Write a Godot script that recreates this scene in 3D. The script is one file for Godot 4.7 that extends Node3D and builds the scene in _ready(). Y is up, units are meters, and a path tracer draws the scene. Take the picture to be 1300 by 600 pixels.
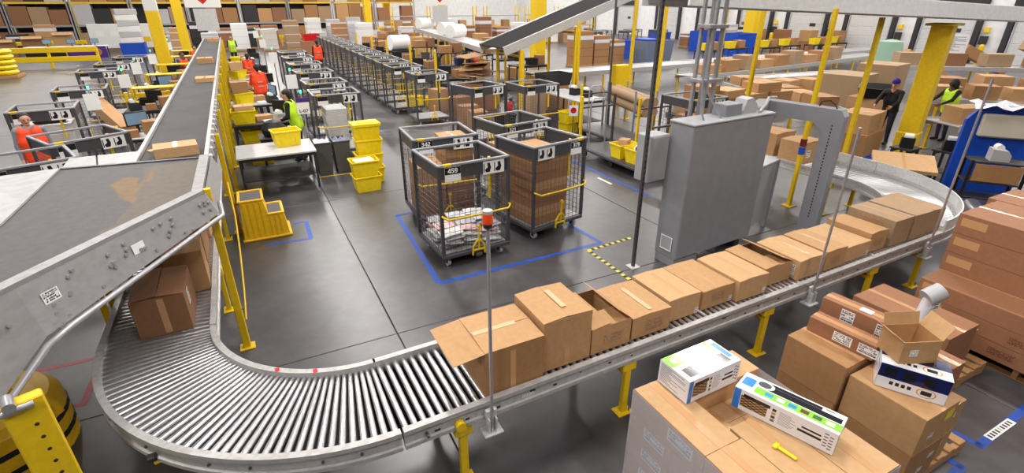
extends Node3D

# ---------------------------------------------------------------- mesh collector
class MB:
	var v := PackedVector3Array()
	var n := PackedVector3Array()
	var t := PackedVector2Array()
	var ix := PackedInt32Array()
	func tri(a: Vector3, b: Vector3, c: Vector3, out: Vector3) -> void:
		var nn := (b - a).cross(c - a).normalized()
		if nn.dot(out) < 0.0:
			var q := b; b = c; c = q; nn = -nn
		var i := v.size()
		v.append(a); v.append(b); v.append(c)
		for k in 3:
			n.append(nn); t.append(Vector2.ZERO)
		ix.append(i); ix.append(i + 2); ix.append(i + 1)
	func quad(a: Vector3, b: Vector3, c: Vector3, d: Vector3, out: Vector3) -> void:
		var nn := (b - a).cross(c - a)
		if nn.length_squared() < 1e-14: nn = (c - a).cross(d - a)
		nn = nn.normalized()
		if nn.dot(out) < 0.0:
			var q := b; b = d; d = q; nn = -nn
			_q(a, b, c, d, nn, Vector2(0, 0), Vector2(0, 1), Vector2(1, 1), Vector2(1, 0))
		else:
			_q(a, b, c, d, nn, Vector2(0, 0), Vector2(1, 0), Vector2(1, 1), Vector2(0, 1))
	func _q(a, b, c, d, nn, ta, tb, tc, td) -> void:
		var i := v.size()
		v.append(a); v.append(b); v.append(c); v.append(d)
		for k in 4: n.append(nn)
		t.append(ta); t.append(tb); t.append(tc); t.append(td)
		ix.append(i); ix.append(i + 2); ix.append(i + 1)
		ix.append(i); ix.append(i + 3); ix.append(i + 2)
	# uv: a = top left, b = top right, c = bottom right, d = bottom left of the print
	func print_quad(a: Vector3, b: Vector3, c: Vector3, d: Vector3) -> void:
		var nn := (d - a).cross(b - a).normalized()
		_q(a, d, c, b, nn, Vector2(0, 0), Vector2(0, 1), Vector2(1, 1), Vector2(1, 0))
	func box(c: Vector3, s: Vector3, bev := 0.0, bs := Basis.IDENTITY) -> MB:
		var h := s * 0.5
		if bev <= 0.0:
			for ax in 3:
				for sg in [-1.0, 1.0]:
					var u := (ax + 1) % 3
					var w := (ax + 2) % 3
					var p := []
					for q in [[-1, -1], [1, -1], [1, 1], [-1, 1]]:
						var e := Vector3.ZERO
						e[ax] = sg * h[ax]; e[u] = q[0] * h[u]; e[w] = q[1] * h[w]
						p.append(c + bs * e)
					var o := Vector3.ZERO
					o[ax] = sg
					quad(p[0], p[1], p[2], p[3], bs * o)
			return self
		bev = minf(bev, minf(h.x, minf(h.y, h.z)) * 0.49)
		for ax in 3:
			for sg in [-1.0, 1.0]:
				var u := (ax + 1) % 3
				var w := (ax + 2) % 3
				var p := []
				for q in [[-1, -1], [1, -1], [1, 1], [-1, 1]]:
					var e := Vector3.ZERO
					e[ax] = sg * h[ax]; e[u] = q[0] * (h[u] - bev); e[w] = q[1] * (h[w] - bev)
					p.append(c + bs * e)
				var o := Vector3.ZERO
				o[ax] = sg
				quad(p[0], p[1], p[2], p[3], bs * o)
		for tx in 3:
			var a := (tx + 1) % 3
			var b := (tx + 2) % 3
			for sa in [-1.0, 1.0]:
				for sb in [-1.0, 1.0]:
					var q := []
					for m in [[-1, a], [-1, b], [1, b], [1, a]]:
						var e := Vector3.ZERO
						e[tx] = m[0] * (h[tx] - bev)
						e[a] = sa * (h[a] if m[1] == a else h[a] - bev)
						e[b] = sb * (h[b] if m[1] == b else h[b] - bev)
						q.append(c + bs * e)
					var o := Vector3.ZERO
					o[a] = sa; o[b] = sb
					quad(q[0], q[1], q[2], q[3], bs * o)
		for sx in [-1.0, 1.0]:
			for sy in [-1.0, 1.0]:
				for sz in [-1.0, 1.0]:
					var s3 := Vector3(sx, sy, sz)
					var q := []
					for ax in 3:
						var e := Vector3.ZERO
						for k in 3: e[k] = s3[k] * (h[k] if k == ax else h[k] - bev)
						q.append(c + bs * e)
					tri(q[0], q[1], q[2], bs * s3)
		return self
	# bar between two points with a rectangular section
	func bar(a: Vector3, b: Vector3, w: float, hh: float, bev := 0.0, upv := Vector3.UP) -> MB:
		var z := (b - a).normalized()
		if absf(z.dot(upv)) > 0.98: upv = Vector3.RIGHT if absf(z.x) < 0.9 else Vector3.BACK
		var x := upv.cross(z).normalized()
		var y := z.cross(x)
		return box((a + b) * 0.5, Vector3(w, hh, a.distance_to(b)), bev, Basis(x, y, z))
	func cyl(a: Vector3, b: Vector3, r0: float, r1 := -1.0, k := 12, cap := true) -> MB:
		if r1 < 0.0: r1 = r0
		var z := (b - a).normalized()
		var x := z.cross(Vector3.UP if absf(z.y) < 0.9 else Vector3.RIGHT).normalized()
		var y := z.cross(x)
		var i := v.size()
		for j in k + 1:
			var an := TAU * j / k
			var d := x * cos(an) + y * sin(an)
			v.append(a + d * r0); v.append(b + d * r1)
			n.append(d); n.append(d)
			t.append(Vector2(float(j) / k, 0)); t.append(Vector2(float(j) / k, 1))
		for j in k:
			var q := i + j * 2
			ix.append(q); ix.append(q + 1); ix.append(q + 2)
			ix.append(q + 2); ix.append(q + 1); ix.append(q + 3)
		if cap:
			for e in 2:
				var o := -z if e == 0 else z
				var ce := a if e == 0 else b
				var rr := r0 if e == 0 else r1
				if rr < 1e-5: continue
				var q := v.size()
				v.append(ce); n.append(o); t.append(Vector2(0.5, 0.5))
				for j in k + 1:
					var an := TAU * j / k
					v.append(ce + (x * cos(an) + y * sin(an)) * rr); n.append(o); t.append(Vector2(0.5 + 0.5 * cos(an), 0.5 + 0.5 * sin(an)))
				for j in k:
					if e == 0: ix.append(q); ix.append(q + 1 + j); ix.append(q + 2 + j)
					else: ix.append(q); ix.append(q + 2 + j); ix.append(q + 1 + j)
		return self
	# round tube along points
	func tube(p: Array, r: float, k := 8) -> MB:
		var last := p.size() - 1
		var x := Vector3.ZERO
		var i := v.size()
		for m in p.size():
			var z: Vector3 = ((p[mini(m + 1, last)] - p[maxi(m - 1, 0)]) as Vector3).normalized()
			if m == 0: x = z.cross(Vector3.UP if absf(z.y) < 0.9 else Vector3.RIGHT).normalized()
			else: x = (x - z * x.dot(z)).normalized()
			var y := z.cross(x)
			for j in k + 1:
				var an := TAU * j / k
				var d := x * cos(an) + y * sin(an)
				v.append(p[m] + d * r); n.append(d); t.append(Vector2.ZERO)
		for m in last:
			for j in k:
				var q := i + m * (k + 1) + j
				ix.append(q); ix.append(q + k + 1); ix.append(q + 1)
				ix.append(q + 1); ix.append(q + k + 1); ix.append(q + k + 2)
		for e in 2:
			var c: Vector3 = p[0] if e == 0 else p[last]
			var o: Vector3 = (p[0] - p[1] if e == 0 else p[last] - p[last - 1]).normalized()
			var q := v.size()
			v.append(c); n.append(o); t.append(Vector2.ZERO)
			var b := i + (0 if e == 0 else last * (k + 1))
			for j in k + 1:
				v.append(v[b + j]); n.append(o); t.append(Vector2.ZERO)
			for j in k:
				if e == 0: ix.append(q); ix.append(q + 1 + j); ix.append(q + 2 + j)
				else: ix.append(q); ix.append(q + 2 + j); ix.append(q + 1 + j)
		return self
	# closed profile (x = offset to the path's side, y = height) along a path in the ground plane
	func sweep(path: Array, prof: Array) -> MB:
		var last := path.size() - 1
		var k := prof.size()
		var ring := []
		for m in path.size():
			var d: Vector3 = ((path[mini(m + 1, last)] - path[maxi(m - 1, 0)]) as Vector3)
			d.y = 0; d = d.normalized()
			var s := d.cross(Vector3.UP)
			var r := []
			for q in prof: r.append(path[m] + s * q.x + Vector3.UP * q.y)
			ring.append(r)
		var cen := Vector2.ZERO
		for q in prof: cen += q / k
		for m in last:
			for j in k:
				var j2 := (j + 1) % k
				var e: Vector2 = prof[j2] - prof[j]
				var o2 := Vector2(e.y, -e.x)
				if _area(prof) < 0.0: o2 = -o2
				var d: Vector3 = ((path[m + 1] - path[m]) as Vector3)
				d.y = 0; d = d.normalized()
				var o := d.cross(Vector3.UP) * o2.x + Vector3.UP * o2.y
				quad(ring[m][j], ring[m + 1][j], ring[m + 1][j2], ring[m][j2], o)
		var pv := PackedVector2Array(prof)
		var tr := Geometry2D.triangulate_polygon(pv)
		for e in 2:
			var r: Array = ring[0] if e == 0 else ring[last]
			var o: Vector3 = (path[0] - path[1] if e == 0 else path[last] - path[last - 1])
			for j in range(0, tr.size(), 3): tri(r[tr[j]], r[tr[j + 1]], r[tr[j + 2]], o)
		return self
	func _area(p: Array) -> float:
		var a := 0.0
		for j in p.size():
			var q: Vector2 = p[j]
			var w: Vector2 = p[(j + 1) % p.size()]
			a += q.x * w.y - w.x * q.y
		return a
	# polygon (in the plane of ax, ay at org) pushed out along az
	func prism(poly: Array, org: Vector3, ax: Vector3, ay: Vector3, az: Vector3) -> MB:
		var tr := Geometry2D.triangulate_polygon(PackedVector2Array(poly))
		var f := []
		var g := []
		for q in poly:
			f.append(org + ax * q.x + ay * q.y)
			g.append(org + ax * q.x + ay * q.y + az)
		for j in range(0, tr.size(), 3):
			tri(f[tr[j]], f[tr[j + 1]], f[tr[j + 2]], -az)
			tri(g[tr[j]], g[tr[j + 1]], g[tr[j + 2]], az)
		var sg := 1.0 if _area(poly) > 0.0 else -1.0
		for j in poly.size():
			var j2 := (j + 1) % poly.size()
			var e: Vector2 = poly[j2] - poly[j]
			quad(f[j], f[j2], g[j2], g[j], (ax * e.y - ay * e.x) * sg)
		return self
	# turned shape: profile of (radius, height)
	func lathe(prof: Array, c: Vector3, k := 20) -> MB:
		for m in prof.size() - 1:
			var a: Vector2 = prof[m]
			var b: Vector2 = prof[m + 1]
			var e := b - a
			var nr := Vector2(e.y, -e.x).normalized()
			var i := v.size()
			for j in k + 1:
				var an := TAU * j / k
				var d := Vector3(cos(an), 0, sin(an))
				v.append(c + d * a.x + Vector3.UP * a.y); v.append(c + d * b.x + Vector3.UP * b.y)
				var nn := d * nr.x + Vector3.UP * nr.y
				n.append(nn); n.append(nn); t.append(Vector2.ZERO); t.append(Vector2.ZERO)
			for j in k:
				var q := i + j * 2
				ix.append(q); ix.append(q + 2); ix.append(q + 1)
				ix.append(q + 2); ix.append(q + 3); ix.append(q + 1)
		return self
	# tapered open-topped tub: outer bottom / top sizes, wall thickness
	func tub(wb: float, db: float, wt: float, dt: float, hh: float, th: float) -> MB:
		var sg := [[-1, -1], [1, -1], [1, 1], [-1, 1]]
		var ob := []; var ot := []; var it := []; var ib := []
		for s in sg:
			ob.append(Vector3(s[0] * wb / 2, 0, s[1] * db / 2))
			ot.append(Vector3(s[0] * wt / 2, hh, s[1] * dt / 2))
			it.append(Vector3(s[0] * (wt / 2 - th), hh, s[1] * (dt / 2 - th)))
			ib.append(Vector3(s[0] * (wb / 2 - th), th, s[1] * (db / 2 - th)))
		for j in 4:
			var k := (j + 1) % 4
			var o: Vector3 = ob[j] + ob[k]
			quad(ob[j], ob[k], ot[k], ot[j], o)
			quad(ot[j], ot[k], it[k], it[j], Vector3.UP)
			quad(it[j], it[k], ib[k], ib[j], -o)
		quad(ob[0], ob[1], ob[2], ob[3], Vector3.DOWN)
		quad(ib[0], ib[1], ib[2], ib[3], Vector3.UP)
		return self
	func mesh() -> ArrayMesh:
		var a := []
		a.resize(Mesh.ARRAY_MAX)
		a[Mesh.ARRAY_VERTEX] = v; a[Mesh.ARRAY_NORMAL] = n; a[Mesh.ARRAY_TEX_UV] = t; a[Mesh.ARRAY_INDEX] = ix
		var m := ArrayMesh.new()
		m.add_surface_from_arrays(Mesh.PRIMITIVE_TRIANGLES, a)
		return m

# ---------------------------------------------------------------- naming and tagging
var used := {}
var M := {}
var rng := RandomNumberGenerator.new()

func numbered(called: String) -> String:
	if not used.has(called):
		used[called] = 0
		return called
	used[called] += 1
	return "%s_%03d" % [called, used[called]]
func tag(o: Node, label: String, category: String, group := "") -> void:
	o.set_meta("label", label); o.set_meta("category", category)
	if group != "": o.set_meta("group", group)
func thing(called: String, label: String, category: String, at := Vector3.ZERO, turn := 0.0, group := "") -> Node3D:
	var o := Node3D.new()
	o.name = numbered(called); add_child(o)
	o.position = at; o.rotation.y = turn
	tag(o, label, category, group)
	return o
func part(parent: Node, called: String, m, mat: Material, at := Vector3.ZERO, turn := 0.0, stuff := false) -> MeshInstance3D:
	var o := MeshInstance3D.new()
	o.name = called
	o.mesh = m.mesh() if m is MB else m
	o.material_override = mat
	parent.add_child(o, true)
	o.position = at; o.rotation.y = turn
	if stuff: o.set_meta("kind", "stuff")
	return o
func solo(called: String, label: String, category: String, m, mat: Material, at := Vector3.ZERO, turn := 0.0, group := "") -> MeshInstance3D:
	var o := MeshInstance3D.new()
	o.name = numbered(called)
	o.mesh = m.mesh() if m is MB else m
	o.material_override = mat
	add_child(o)
	o.position = at; o.rotation.y = turn
	tag(o, label, category, group)
	return o
func struct(called: String, m, mat: Material, at := Vector3.ZERO) -> MeshInstance3D:
	var o := MeshInstance3D.new()
	o.name = called
	o.mesh = m.mesh() if m is MB else m
	o.material_override = mat
	add_child(o)
	o.position = at
	o.set_meta("kind", "structure")
	return o
func copy(src: Node3D, label: String, at: Vector3, turn := 0.0, group := "") -> Node3D:
	var o: Node3D = src.duplicate()
	o.name = numbered(String(src.name).rstrip("0123456789").trim_suffix("_") if String(src.name).right(4).begins_with("_") else String(src.name))
	add_child(o)
	o.position = at; o.rotation.y = turn
	o.set_meta("label", label)
	if group != "": o.set_meta("group", group)
	return o
func V(x: float, y: float, z: float) -> Vector3: return Vector3(x, y, z)

const ORD := ["first", "second", "third", "fourth", "fifth", "sixth", "seventh", "eighth", "ninth", "tenth", "eleventh", "twelfth", "thirteenth", "fourteenth", "fifteenth", "sixteenth", "seventeenth", "eighteenth", "nineteenth", "twentieth"]

# ---------------------------------------------------------------- materials
func noise_tex(seed_: int, freq: float, a: Color, b: Color, size := 256, oct := 4, lo := 0.25, hi := 0.75) -> ImageTexture:
	var f := FastNoiseLite.new()
	f.seed = seed_; f.frequency = freq; f.fractal_octaves = oct; f.noise_type = FastNoiseLite.TYPE_SIMPLEX_SMOOTH
	var im := f.get_seamless_image(size, size)
	im.convert(Image.FORMAT_L8)
	var d := im.get_data()
	var o := PackedByteArray()
	o.resize(size * size * 3)
	var lut := []
	for i in 256:
		var c := a.lerp(b, clampf((i / 255.0 - lo) / (hi - lo), 0, 1))
		lut.append([int(c.r * 255), int(c.g * 255), int(c.b * 255)])
	for i in d.size():
		var c = lut[d[i]]
		o[i * 3] = c[0]; o[i * 3 + 1] = c[1]; o[i * 3 + 2] = c[2]
	return ImageTexture.create_from_image(Image.create_from_data(size, size, false, Image.FORMAT_RGB8, o))
func mat(c: Color, rough := 0.6, metal := 0.0) -> StandardMaterial3D:
	var m := StandardMaterial3D.new()
	m.albedo_color = c; m.roughness = rough; m.metallic = metal
	return m
func tmat(tex: Texture2D, c: Color, rough: float, scale_: float, metal := 0.0, world := false) -> StandardMaterial3D:
	var m := mat(c, rough, metal)
	m.albedo_texture = tex
	m.uv1_triplanar = true
	m.uv1_world_triplanar = world
	m.uv1_scale = Vector3.ONE * scale_
	return m
func glow(c: Color, e: float) -> StandardMaterial3D:
	var m := mat(c, 0.4)
	m.emission_enabled = true; m.emission = c; m.emission_energy_multiplier = e
	return m

func make_materials() -> void:
	var fib := noise_tex(3, 0.03, Color(0.965, 0.965, 0.965), Color(1, 1, 1), 256, 5)
	var worn := noise_tex(8, 0.03, Color(0.93, 0.925, 0.92), Color(1, 1, 1), 256, 6, 0.25, 0.6)
	var scuff := noise_tex(11, 0.03, Color(0.965, 0.96, 0.955), Color(1, 1, 1), 256, 5)
	var tones := {"card": Color(0.735, 0.57, 0.39), "card_pale": Color(0.78, 0.625, 0.445), "card_deep": Color(0.65, 0.48, 0.31), "card_red": Color(0.62, 0.43, 0.305), "card_wet": Color(0.56, 0.395, 0.27), "card_grey": Color(0.65, 0.54, 0.415)}
	for k in tones: M[k] = tmat(fib, tones[k], 0.75, 1.7)
	M.tape = mat(Color(0.78, 0.60, 0.42), 0.22)
	M.tape_clear = mat(Color(0.84, 0.73, 0.58), 0.10)
	M.steel = tmat(scuff, Color(0.80, 0.80, 0.81), 0.30, 3.0, 0.9)
	M.steel_dark = tmat(scuff, Color(0.42, 0.42, 0.44), 0.4, 2.0, 0.7)
	M.rail = tmat(worn, Color(0.74, 0.735, 0.73), 0.45, 1.6, 0.25)
	M.rail_edge = tmat(worn, Color(0.84, 0.84, 0.84), 0.35, 2.5, 0.3)
	M.frame_grey = tmat(worn, Color(0.62, 0.615, 0.62), 0.5, 1.3, 0.1)
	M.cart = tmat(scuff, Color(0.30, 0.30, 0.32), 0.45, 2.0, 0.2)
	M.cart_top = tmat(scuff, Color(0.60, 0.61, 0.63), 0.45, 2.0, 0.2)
	M.wire = mat(Color(0.42, 0.42, 0.44), 0.4, 0.4)
	M.deck = tmat(worn, Color(0.66, 0.66, 0.66), 0.5, 1.5, 0.2)
	M.yellow = tmat(scuff, Color(0.93, 0.78, 0.05), 0.45, 1.5)
	M.tote = tmat(scuff, Color(0.97, 0.86, 0.07), 0.4, 1.2)
	M.stool = tmat(scuff, Color(1.0, 0.80, 0.08), 0.42, 1.4)
	M.guard = tmat(scuff, Color(0.93, 0.74, 0.05), 0.45, 1.2)
	M.machine = tmat(fib, Color(0.555, 0.56, 0.58), 0.45, 0.5)
	M.machine_light = tmat(fib, Color(0.66, 0.665, 0.68), 0.45, 0.5)
	M.alu = tmat(scuff, Color(0.72, 0.72, 0.74), 0.35, 2.0, 0.6)
	M.belt = tmat(noise_tex(21, 0.008, Color(0.90, 0.89, 0.88), Color(1, 1, 1), 256, 5), Color(0.285, 0.275, 0.28), 0.75, 0.6)
	M.belt_dark = tmat(scuff, Color(0.20, 0.195, 0.20), 0.9, 0.8)
	M.belt_dark.metallic_specular = 0.2
	M.black = mat(Color(0.05, 0.05, 0.055), 0.5)
	M.rubber = mat(Color(0.09, 0.09, 0.095), 0.7)
	M.dark = mat(Color(0.16, 0.16, 0.17), 0.55)
	M.grey = mat(Color(0.45, 0.45, 0.46), 0.5)
	M.bin_grey = mat(Color(0.33, 0.335, 0.345), 0.55)
	M.lightgrey = mat(Color(0.72, 0.72, 0.73), 0.5)
	M.white = mat(Color(0.90, 0.90, 0.89), 0.5)
	M.sheet = tmat(fib, Color(0.80, 0.80, 0.80), 0.28, 0.7)
	M.slide = tmat(worn, Color(0.70, 0.70, 0.70), 0.3, 0.8)
	M.paper = mat(Color(0.93, 0.93, 0.92), 0.7)
	M.plastic_film = mat(Color(0.86, 0.86, 0.88), 0.18)
	M.blue = mat(Color(0.04, 0.28, 0.72), 0.45)
	M.blue_tape = tmat(worn, Color(0.12, 0.32, 0.70), 0.45, 2.0)
	M.red_tape = tmat(worn, Color(0.62, 0.08, 0.11), 0.45, 2.0)
	M.haz_yellow = mat(Color(0.90, 0.84, 0.25), 0.45)
	M.red = mat(Color(0.78, 0.07, 0.06), 0.4)
	M.dark_red = mat(Color(0.40, 0.06, 0.08), 0.5)
	M.orange = mat(Color(0.96, 0.32, 0.08), 0.45)
	M.green = mat(Color(0.35, 0.62, 0.12), 0.5)
	M.purple = mat(Color(0.30, 0.12, 0.50), 0.6)
	M.wood = tmat(fib, Color(0.72, 0.55, 0.36), 0.7, 3.0)
	M.green_led = glow(Color(0.3, 1.0, 0.7), 2.0)
	M.blue_led = glow(Color(0.35, 0.5, 1.0), 2.0)
	M.screen = glow(Color(0.40, 0.50, 0.58), 0.35)
	M.lamp = glow(Color(1.0, 0.98, 0.95), 6.0)
	M.skin = mat(Color(0.78, 0.58, 0.47), 0.55)
	M.body = mat(Color.WHITE, 0.75)
	M.body.vertex_color_use_as_albedo = true
	M.hair = mat(Color(0.10, 0.07, 0.05), 0.6)
	M.vest_orange = mat(Color(1.0, 0.30, 0.10), 0.6)
	M.vest_lime = mat(Color(0.78, 0.95, 0.16), 0.6)
	M.beanie = mat(Color(0.16, 0.10, 0.55), 0.9)
	# concrete: stained, polished
	var f := FastNoiseLite.new()
	var n := 1024
	f.seed = 5; f.frequency = 0.006; f.fractal_octaves = 6
	var a := f.get_seamless_image(n, n); a.convert(Image.FORMAT_L8)
	f.seed = 15; f.frequency = 0.05; f.fractal_octaves = 4
	var b := f.get_seamless_image(n, n); b.convert(Image.FORMAT_L8)
	var da := a.get_data(); var db := b.get_data()
	var col := PackedByteArray(); col.resize(n * n * 3)
	var ro := PackedByteArray(); ro.resize(n * n)
	for i in n * n:
		var k := 0.72 + 0.34 * (da[i] / 255.0 - 0.5) + 0.14 * (db[i] / 255.0 - 0.5)
		var g := int(clampf(k, 0, 1) * 255)
		col[i * 3] = g; col[i * 3 + 1] = int(g * 0.985); col[i * 3 + 2] = int(g * 0.985)
		ro[i] = int(clampf(0.86 + 0.10 * (da[i] / 255.0 - 0.5) + 0.06 * (db[i] / 255.0 - 0.5), 0, 1) * 255)
	M.concrete = tmat(ImageTexture.create_from_image(Image.create_from_data(n, n, false, Image.FORMAT_RGB8, col)), Color(0.42, 0.415, 0.43), 0.40, 0.09, 0.0, true)
	M.concrete.roughness_texture = ImageTexture.create_from_image(Image.create_from_data(n, n, false, Image.FORMAT_L8, ro))
	M.concrete.roughness_texture_channel = BaseMaterial3D.TEXTURE_CHANNEL_RED
	M.concrete.metallic_specular = 0.75
	M.joint = mat(Color(0.12, 0.12, 0.12), 0.8)
	M.wall = tmat(fib, Color(0.92, 0.92, 0.92), 0.7, 0.2)
	M.ceiling = mat(Color(0.74, 0.74, 0.74), 0.8)
	M.wall_grey = tmat(fib, Color(0.52, 0.52, 0.53), 0.8, 0.2)
	M.overhead = tmat(scuff, Color(0.93, 0.93, 0.93), 0.5, 1.0)
	# flat print: rows of unreadable small type
	for k in 4: M["print%d" % k] = print_mat(k, Color(0.93, 0.93, 0.92), Color(0.10, 0.10, 0.11))
	for k in 2: M["ink%d" % k] = print_mat(10 + k, Color(0.70, 0.535, 0.365), Color(0.50, 0.40, 0.32))
	M.ink_red = print_mat(14, Color(0.60, 0.41, 0.29), Color(0.36, 0.23, 0.18))

func print_mat(seed_: int, bg: Color, ink: Color) -> StandardMaterial3D:
	var im := Image.create(96, 64, false, Image.FORMAT_RGB8)
	im.fill(bg)
	var r := RandomNumberGenerator.new()
	r.seed = seed_ + 77
	var y := 6
	while y < 56:
		var hh := r.randi_range(3, 8)
		var x := 6
		while x < 86:
			var w := r.randi_range(2, 9)
			if r.randf() < 0.8: im.fill_rect(Rect2i(x, y, mini(w, 90 - x), hh), ink)
			x += w + r.randi_range(1, 3)
		y += hh + r.randi_range(3, 6)
	var m := mat(Color.WHITE, 0.6)
	m.albedo_texture = ImageTexture.create_from_image(im)
	return m

# ---------------------------------------------------------------- cartons
var mesh_cache := {}
func cbox(s: Vector3, bev := 0.004) -> ArrayMesh:   # chamfered box standing on its base
	var k := "%0.3f %0.3f %0.3f %0.3f" % [s.x, s.y, s.z, bev]
	if not mesh_cache.has(k): mesh_cache[k] = MB.new().box(V(0, s.y / 2, 0), s, bev).mesh()
	return mesh_cache[k]
# a flap hinged along x at its own origin, lying along -z when flat
func flap(parent: Node, at: Vector3, turn: float, lift: float, w: float, l: float, m: Material) -> MeshInstance3D:
	var o := part(parent, "flap", MB.new().box(V(0, 0.002, -l / 2), V(w, 0.004, l)).mesh(), m, at)
	o.rotation = Vector3(lift, turn, 0)
	return o
func sticker(parent: Node, called: String, c: Vector3, right: Vector3, up: Vector3, w: float, h: float, m: Material) -> MeshInstance3D:
	var a := c - right * w / 2 + up * h / 2
	var q := MB.new()
	q.print_quad(a, a + right * w, a + right * w - up * h, a - up * h)
	return part(parent, called, q, m)
# style: shut, popped, plain, open
func carton(label: String, at: Vector3, s: Vector3, turn := 0.0, tone := "card", style := "shut", group := "", lift := 0.0, along_x := false) -> Node3D:
	var m: Material = M[tone]
	var o := thing("cardboard_box", label, "cardboard box", at, turn, group)
	if style == "plain":
		part(o, "body", cbox(s), m)
		if along_x: part(o, "tape", MB.new().box(V(0, s.y + 0.0007, 0), V(s.x + 0.002, 0.0015, 0.05)), M.tape)
		else: part(o, "tape", MB.new().box(V(0, s.y + 0.0007, 0), V(0.05, 0.0015, s.z + 0.002)), M.tape)
		return o
	if style == "open":
		part(o, "body", MB.new().tub(s.x, s.z, s.x, s.z, s.y, 0.006), m)
		return o
	part(o, "body", cbox(V(s.x, s.y - 0.004, s.z), 0.003), m)
	if along_x:
		flap(o, V(0, s.y - 0.004, s.z / 2), 0.0, lift, s.x, s.z / 2 - 0.002, m)
		flap(o, V(0, s.y - 0.004, -s.z / 2), PI, lift * 0.7, s.x, s.z / 2 - 0.002, m)
		if lift < 0.02: part(o, "tape", MB.new().box(V(0, s.y + 0.0008, 0), V(s.x + 0.003, 0.0012, 0.055)), M.tape)
	else:
		flap(o, V(-s.x / 2, s.y - 0.004, 0), -PI / 2, lift, s.z, s.x / 2 - 0.002, m)
		flap(o, V(s.x / 2, s.y - 0.004, 0), PI / 2, lift * 0.7, s.z, s.x / 2 - 0.002, m)
		if lift < 0.02: part(o, "tape", MB.new().box(V(0, s.y + 0.0008, 0), V(0.055, 0.0012, s.z + 0.003)), M.tape)
	return o
func front_print(o: Node3D, s: Vector3, cx: float, cy: float, w: float, h: float, m: Material, called := "printed_mark") -> void:
	sticker(o, called, V(cx, cy, s.z / 2 + 0.0015), V(1, 0, 0), V(0, 1, 0), w, h, m)

# ---------------------------------------------------------------- totes
var tote_mesh: ArrayMesh
var tote_rim: ArrayMesh
func tote(label: String, at: Vector3, turn := 0.0, group := "", full := false) -> Node3D:
	if tote_mesh == null:
		tote_mesh = MB.new().tub(0.46, 0.33, 0.54, 0.40, 0.33, 0.006).mesh()
		var r := MB.new()
		for sx in [-1, 1]: r.box(V(sx * 0.275, 0.315, 0), V(0.025, 0.035, 0.43), 0.005)
		for sz in [-1, 1]: r.box(V(0, 0.315, sz * 0.205), V(0.57, 0.035, 0.025), 0.005)
		for sx in [-0.15, 0.15]:
			for sz in [-1, 1]: r.box(V(sx, 0.16, sz * 0.188), V(0.015, 0.27, 0.012))
		tote_rim = r.mesh()
	var o := thing("tote", label, "tote", at, turn, group)
	part(o, "body", tote_mesh, M.tote)
	part(o, "rim", tote_rim, M.tote)
	return o

# ---------------------------------------------------------------- pallets
func pallet(label: String, at: Vector3, w: float, d: float, turn := 0.0, blue := false) -> Node3D:
	var o := thing("pallet", label, "pallet", at, turn)
	var m: Material = M.blue if blue else M.wood
	var bw := 0.1
	var k := 7
	for i in k: part(o, "deck_board", cbox(V(bw, 0.02, d), 0.003), m, V(-w / 2 + bw / 2 + (w - bw) * i / (k - 1), 0.12, 0))
	for i in 3: part(o, "stringer", cbox(V(w, 0.1, 0.05), 0.003), m, V(0, 0.02, -d / 2 + 0.025 + (d - 0.05) * i / 2))
	for i in 3: part(o, "bottom_board", cbox(V(bw, 0.02, d), 0.003), m, V(-w / 2 + bw / 2 + (w - bw) * i / 2, 0, 0))
	return o

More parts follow.
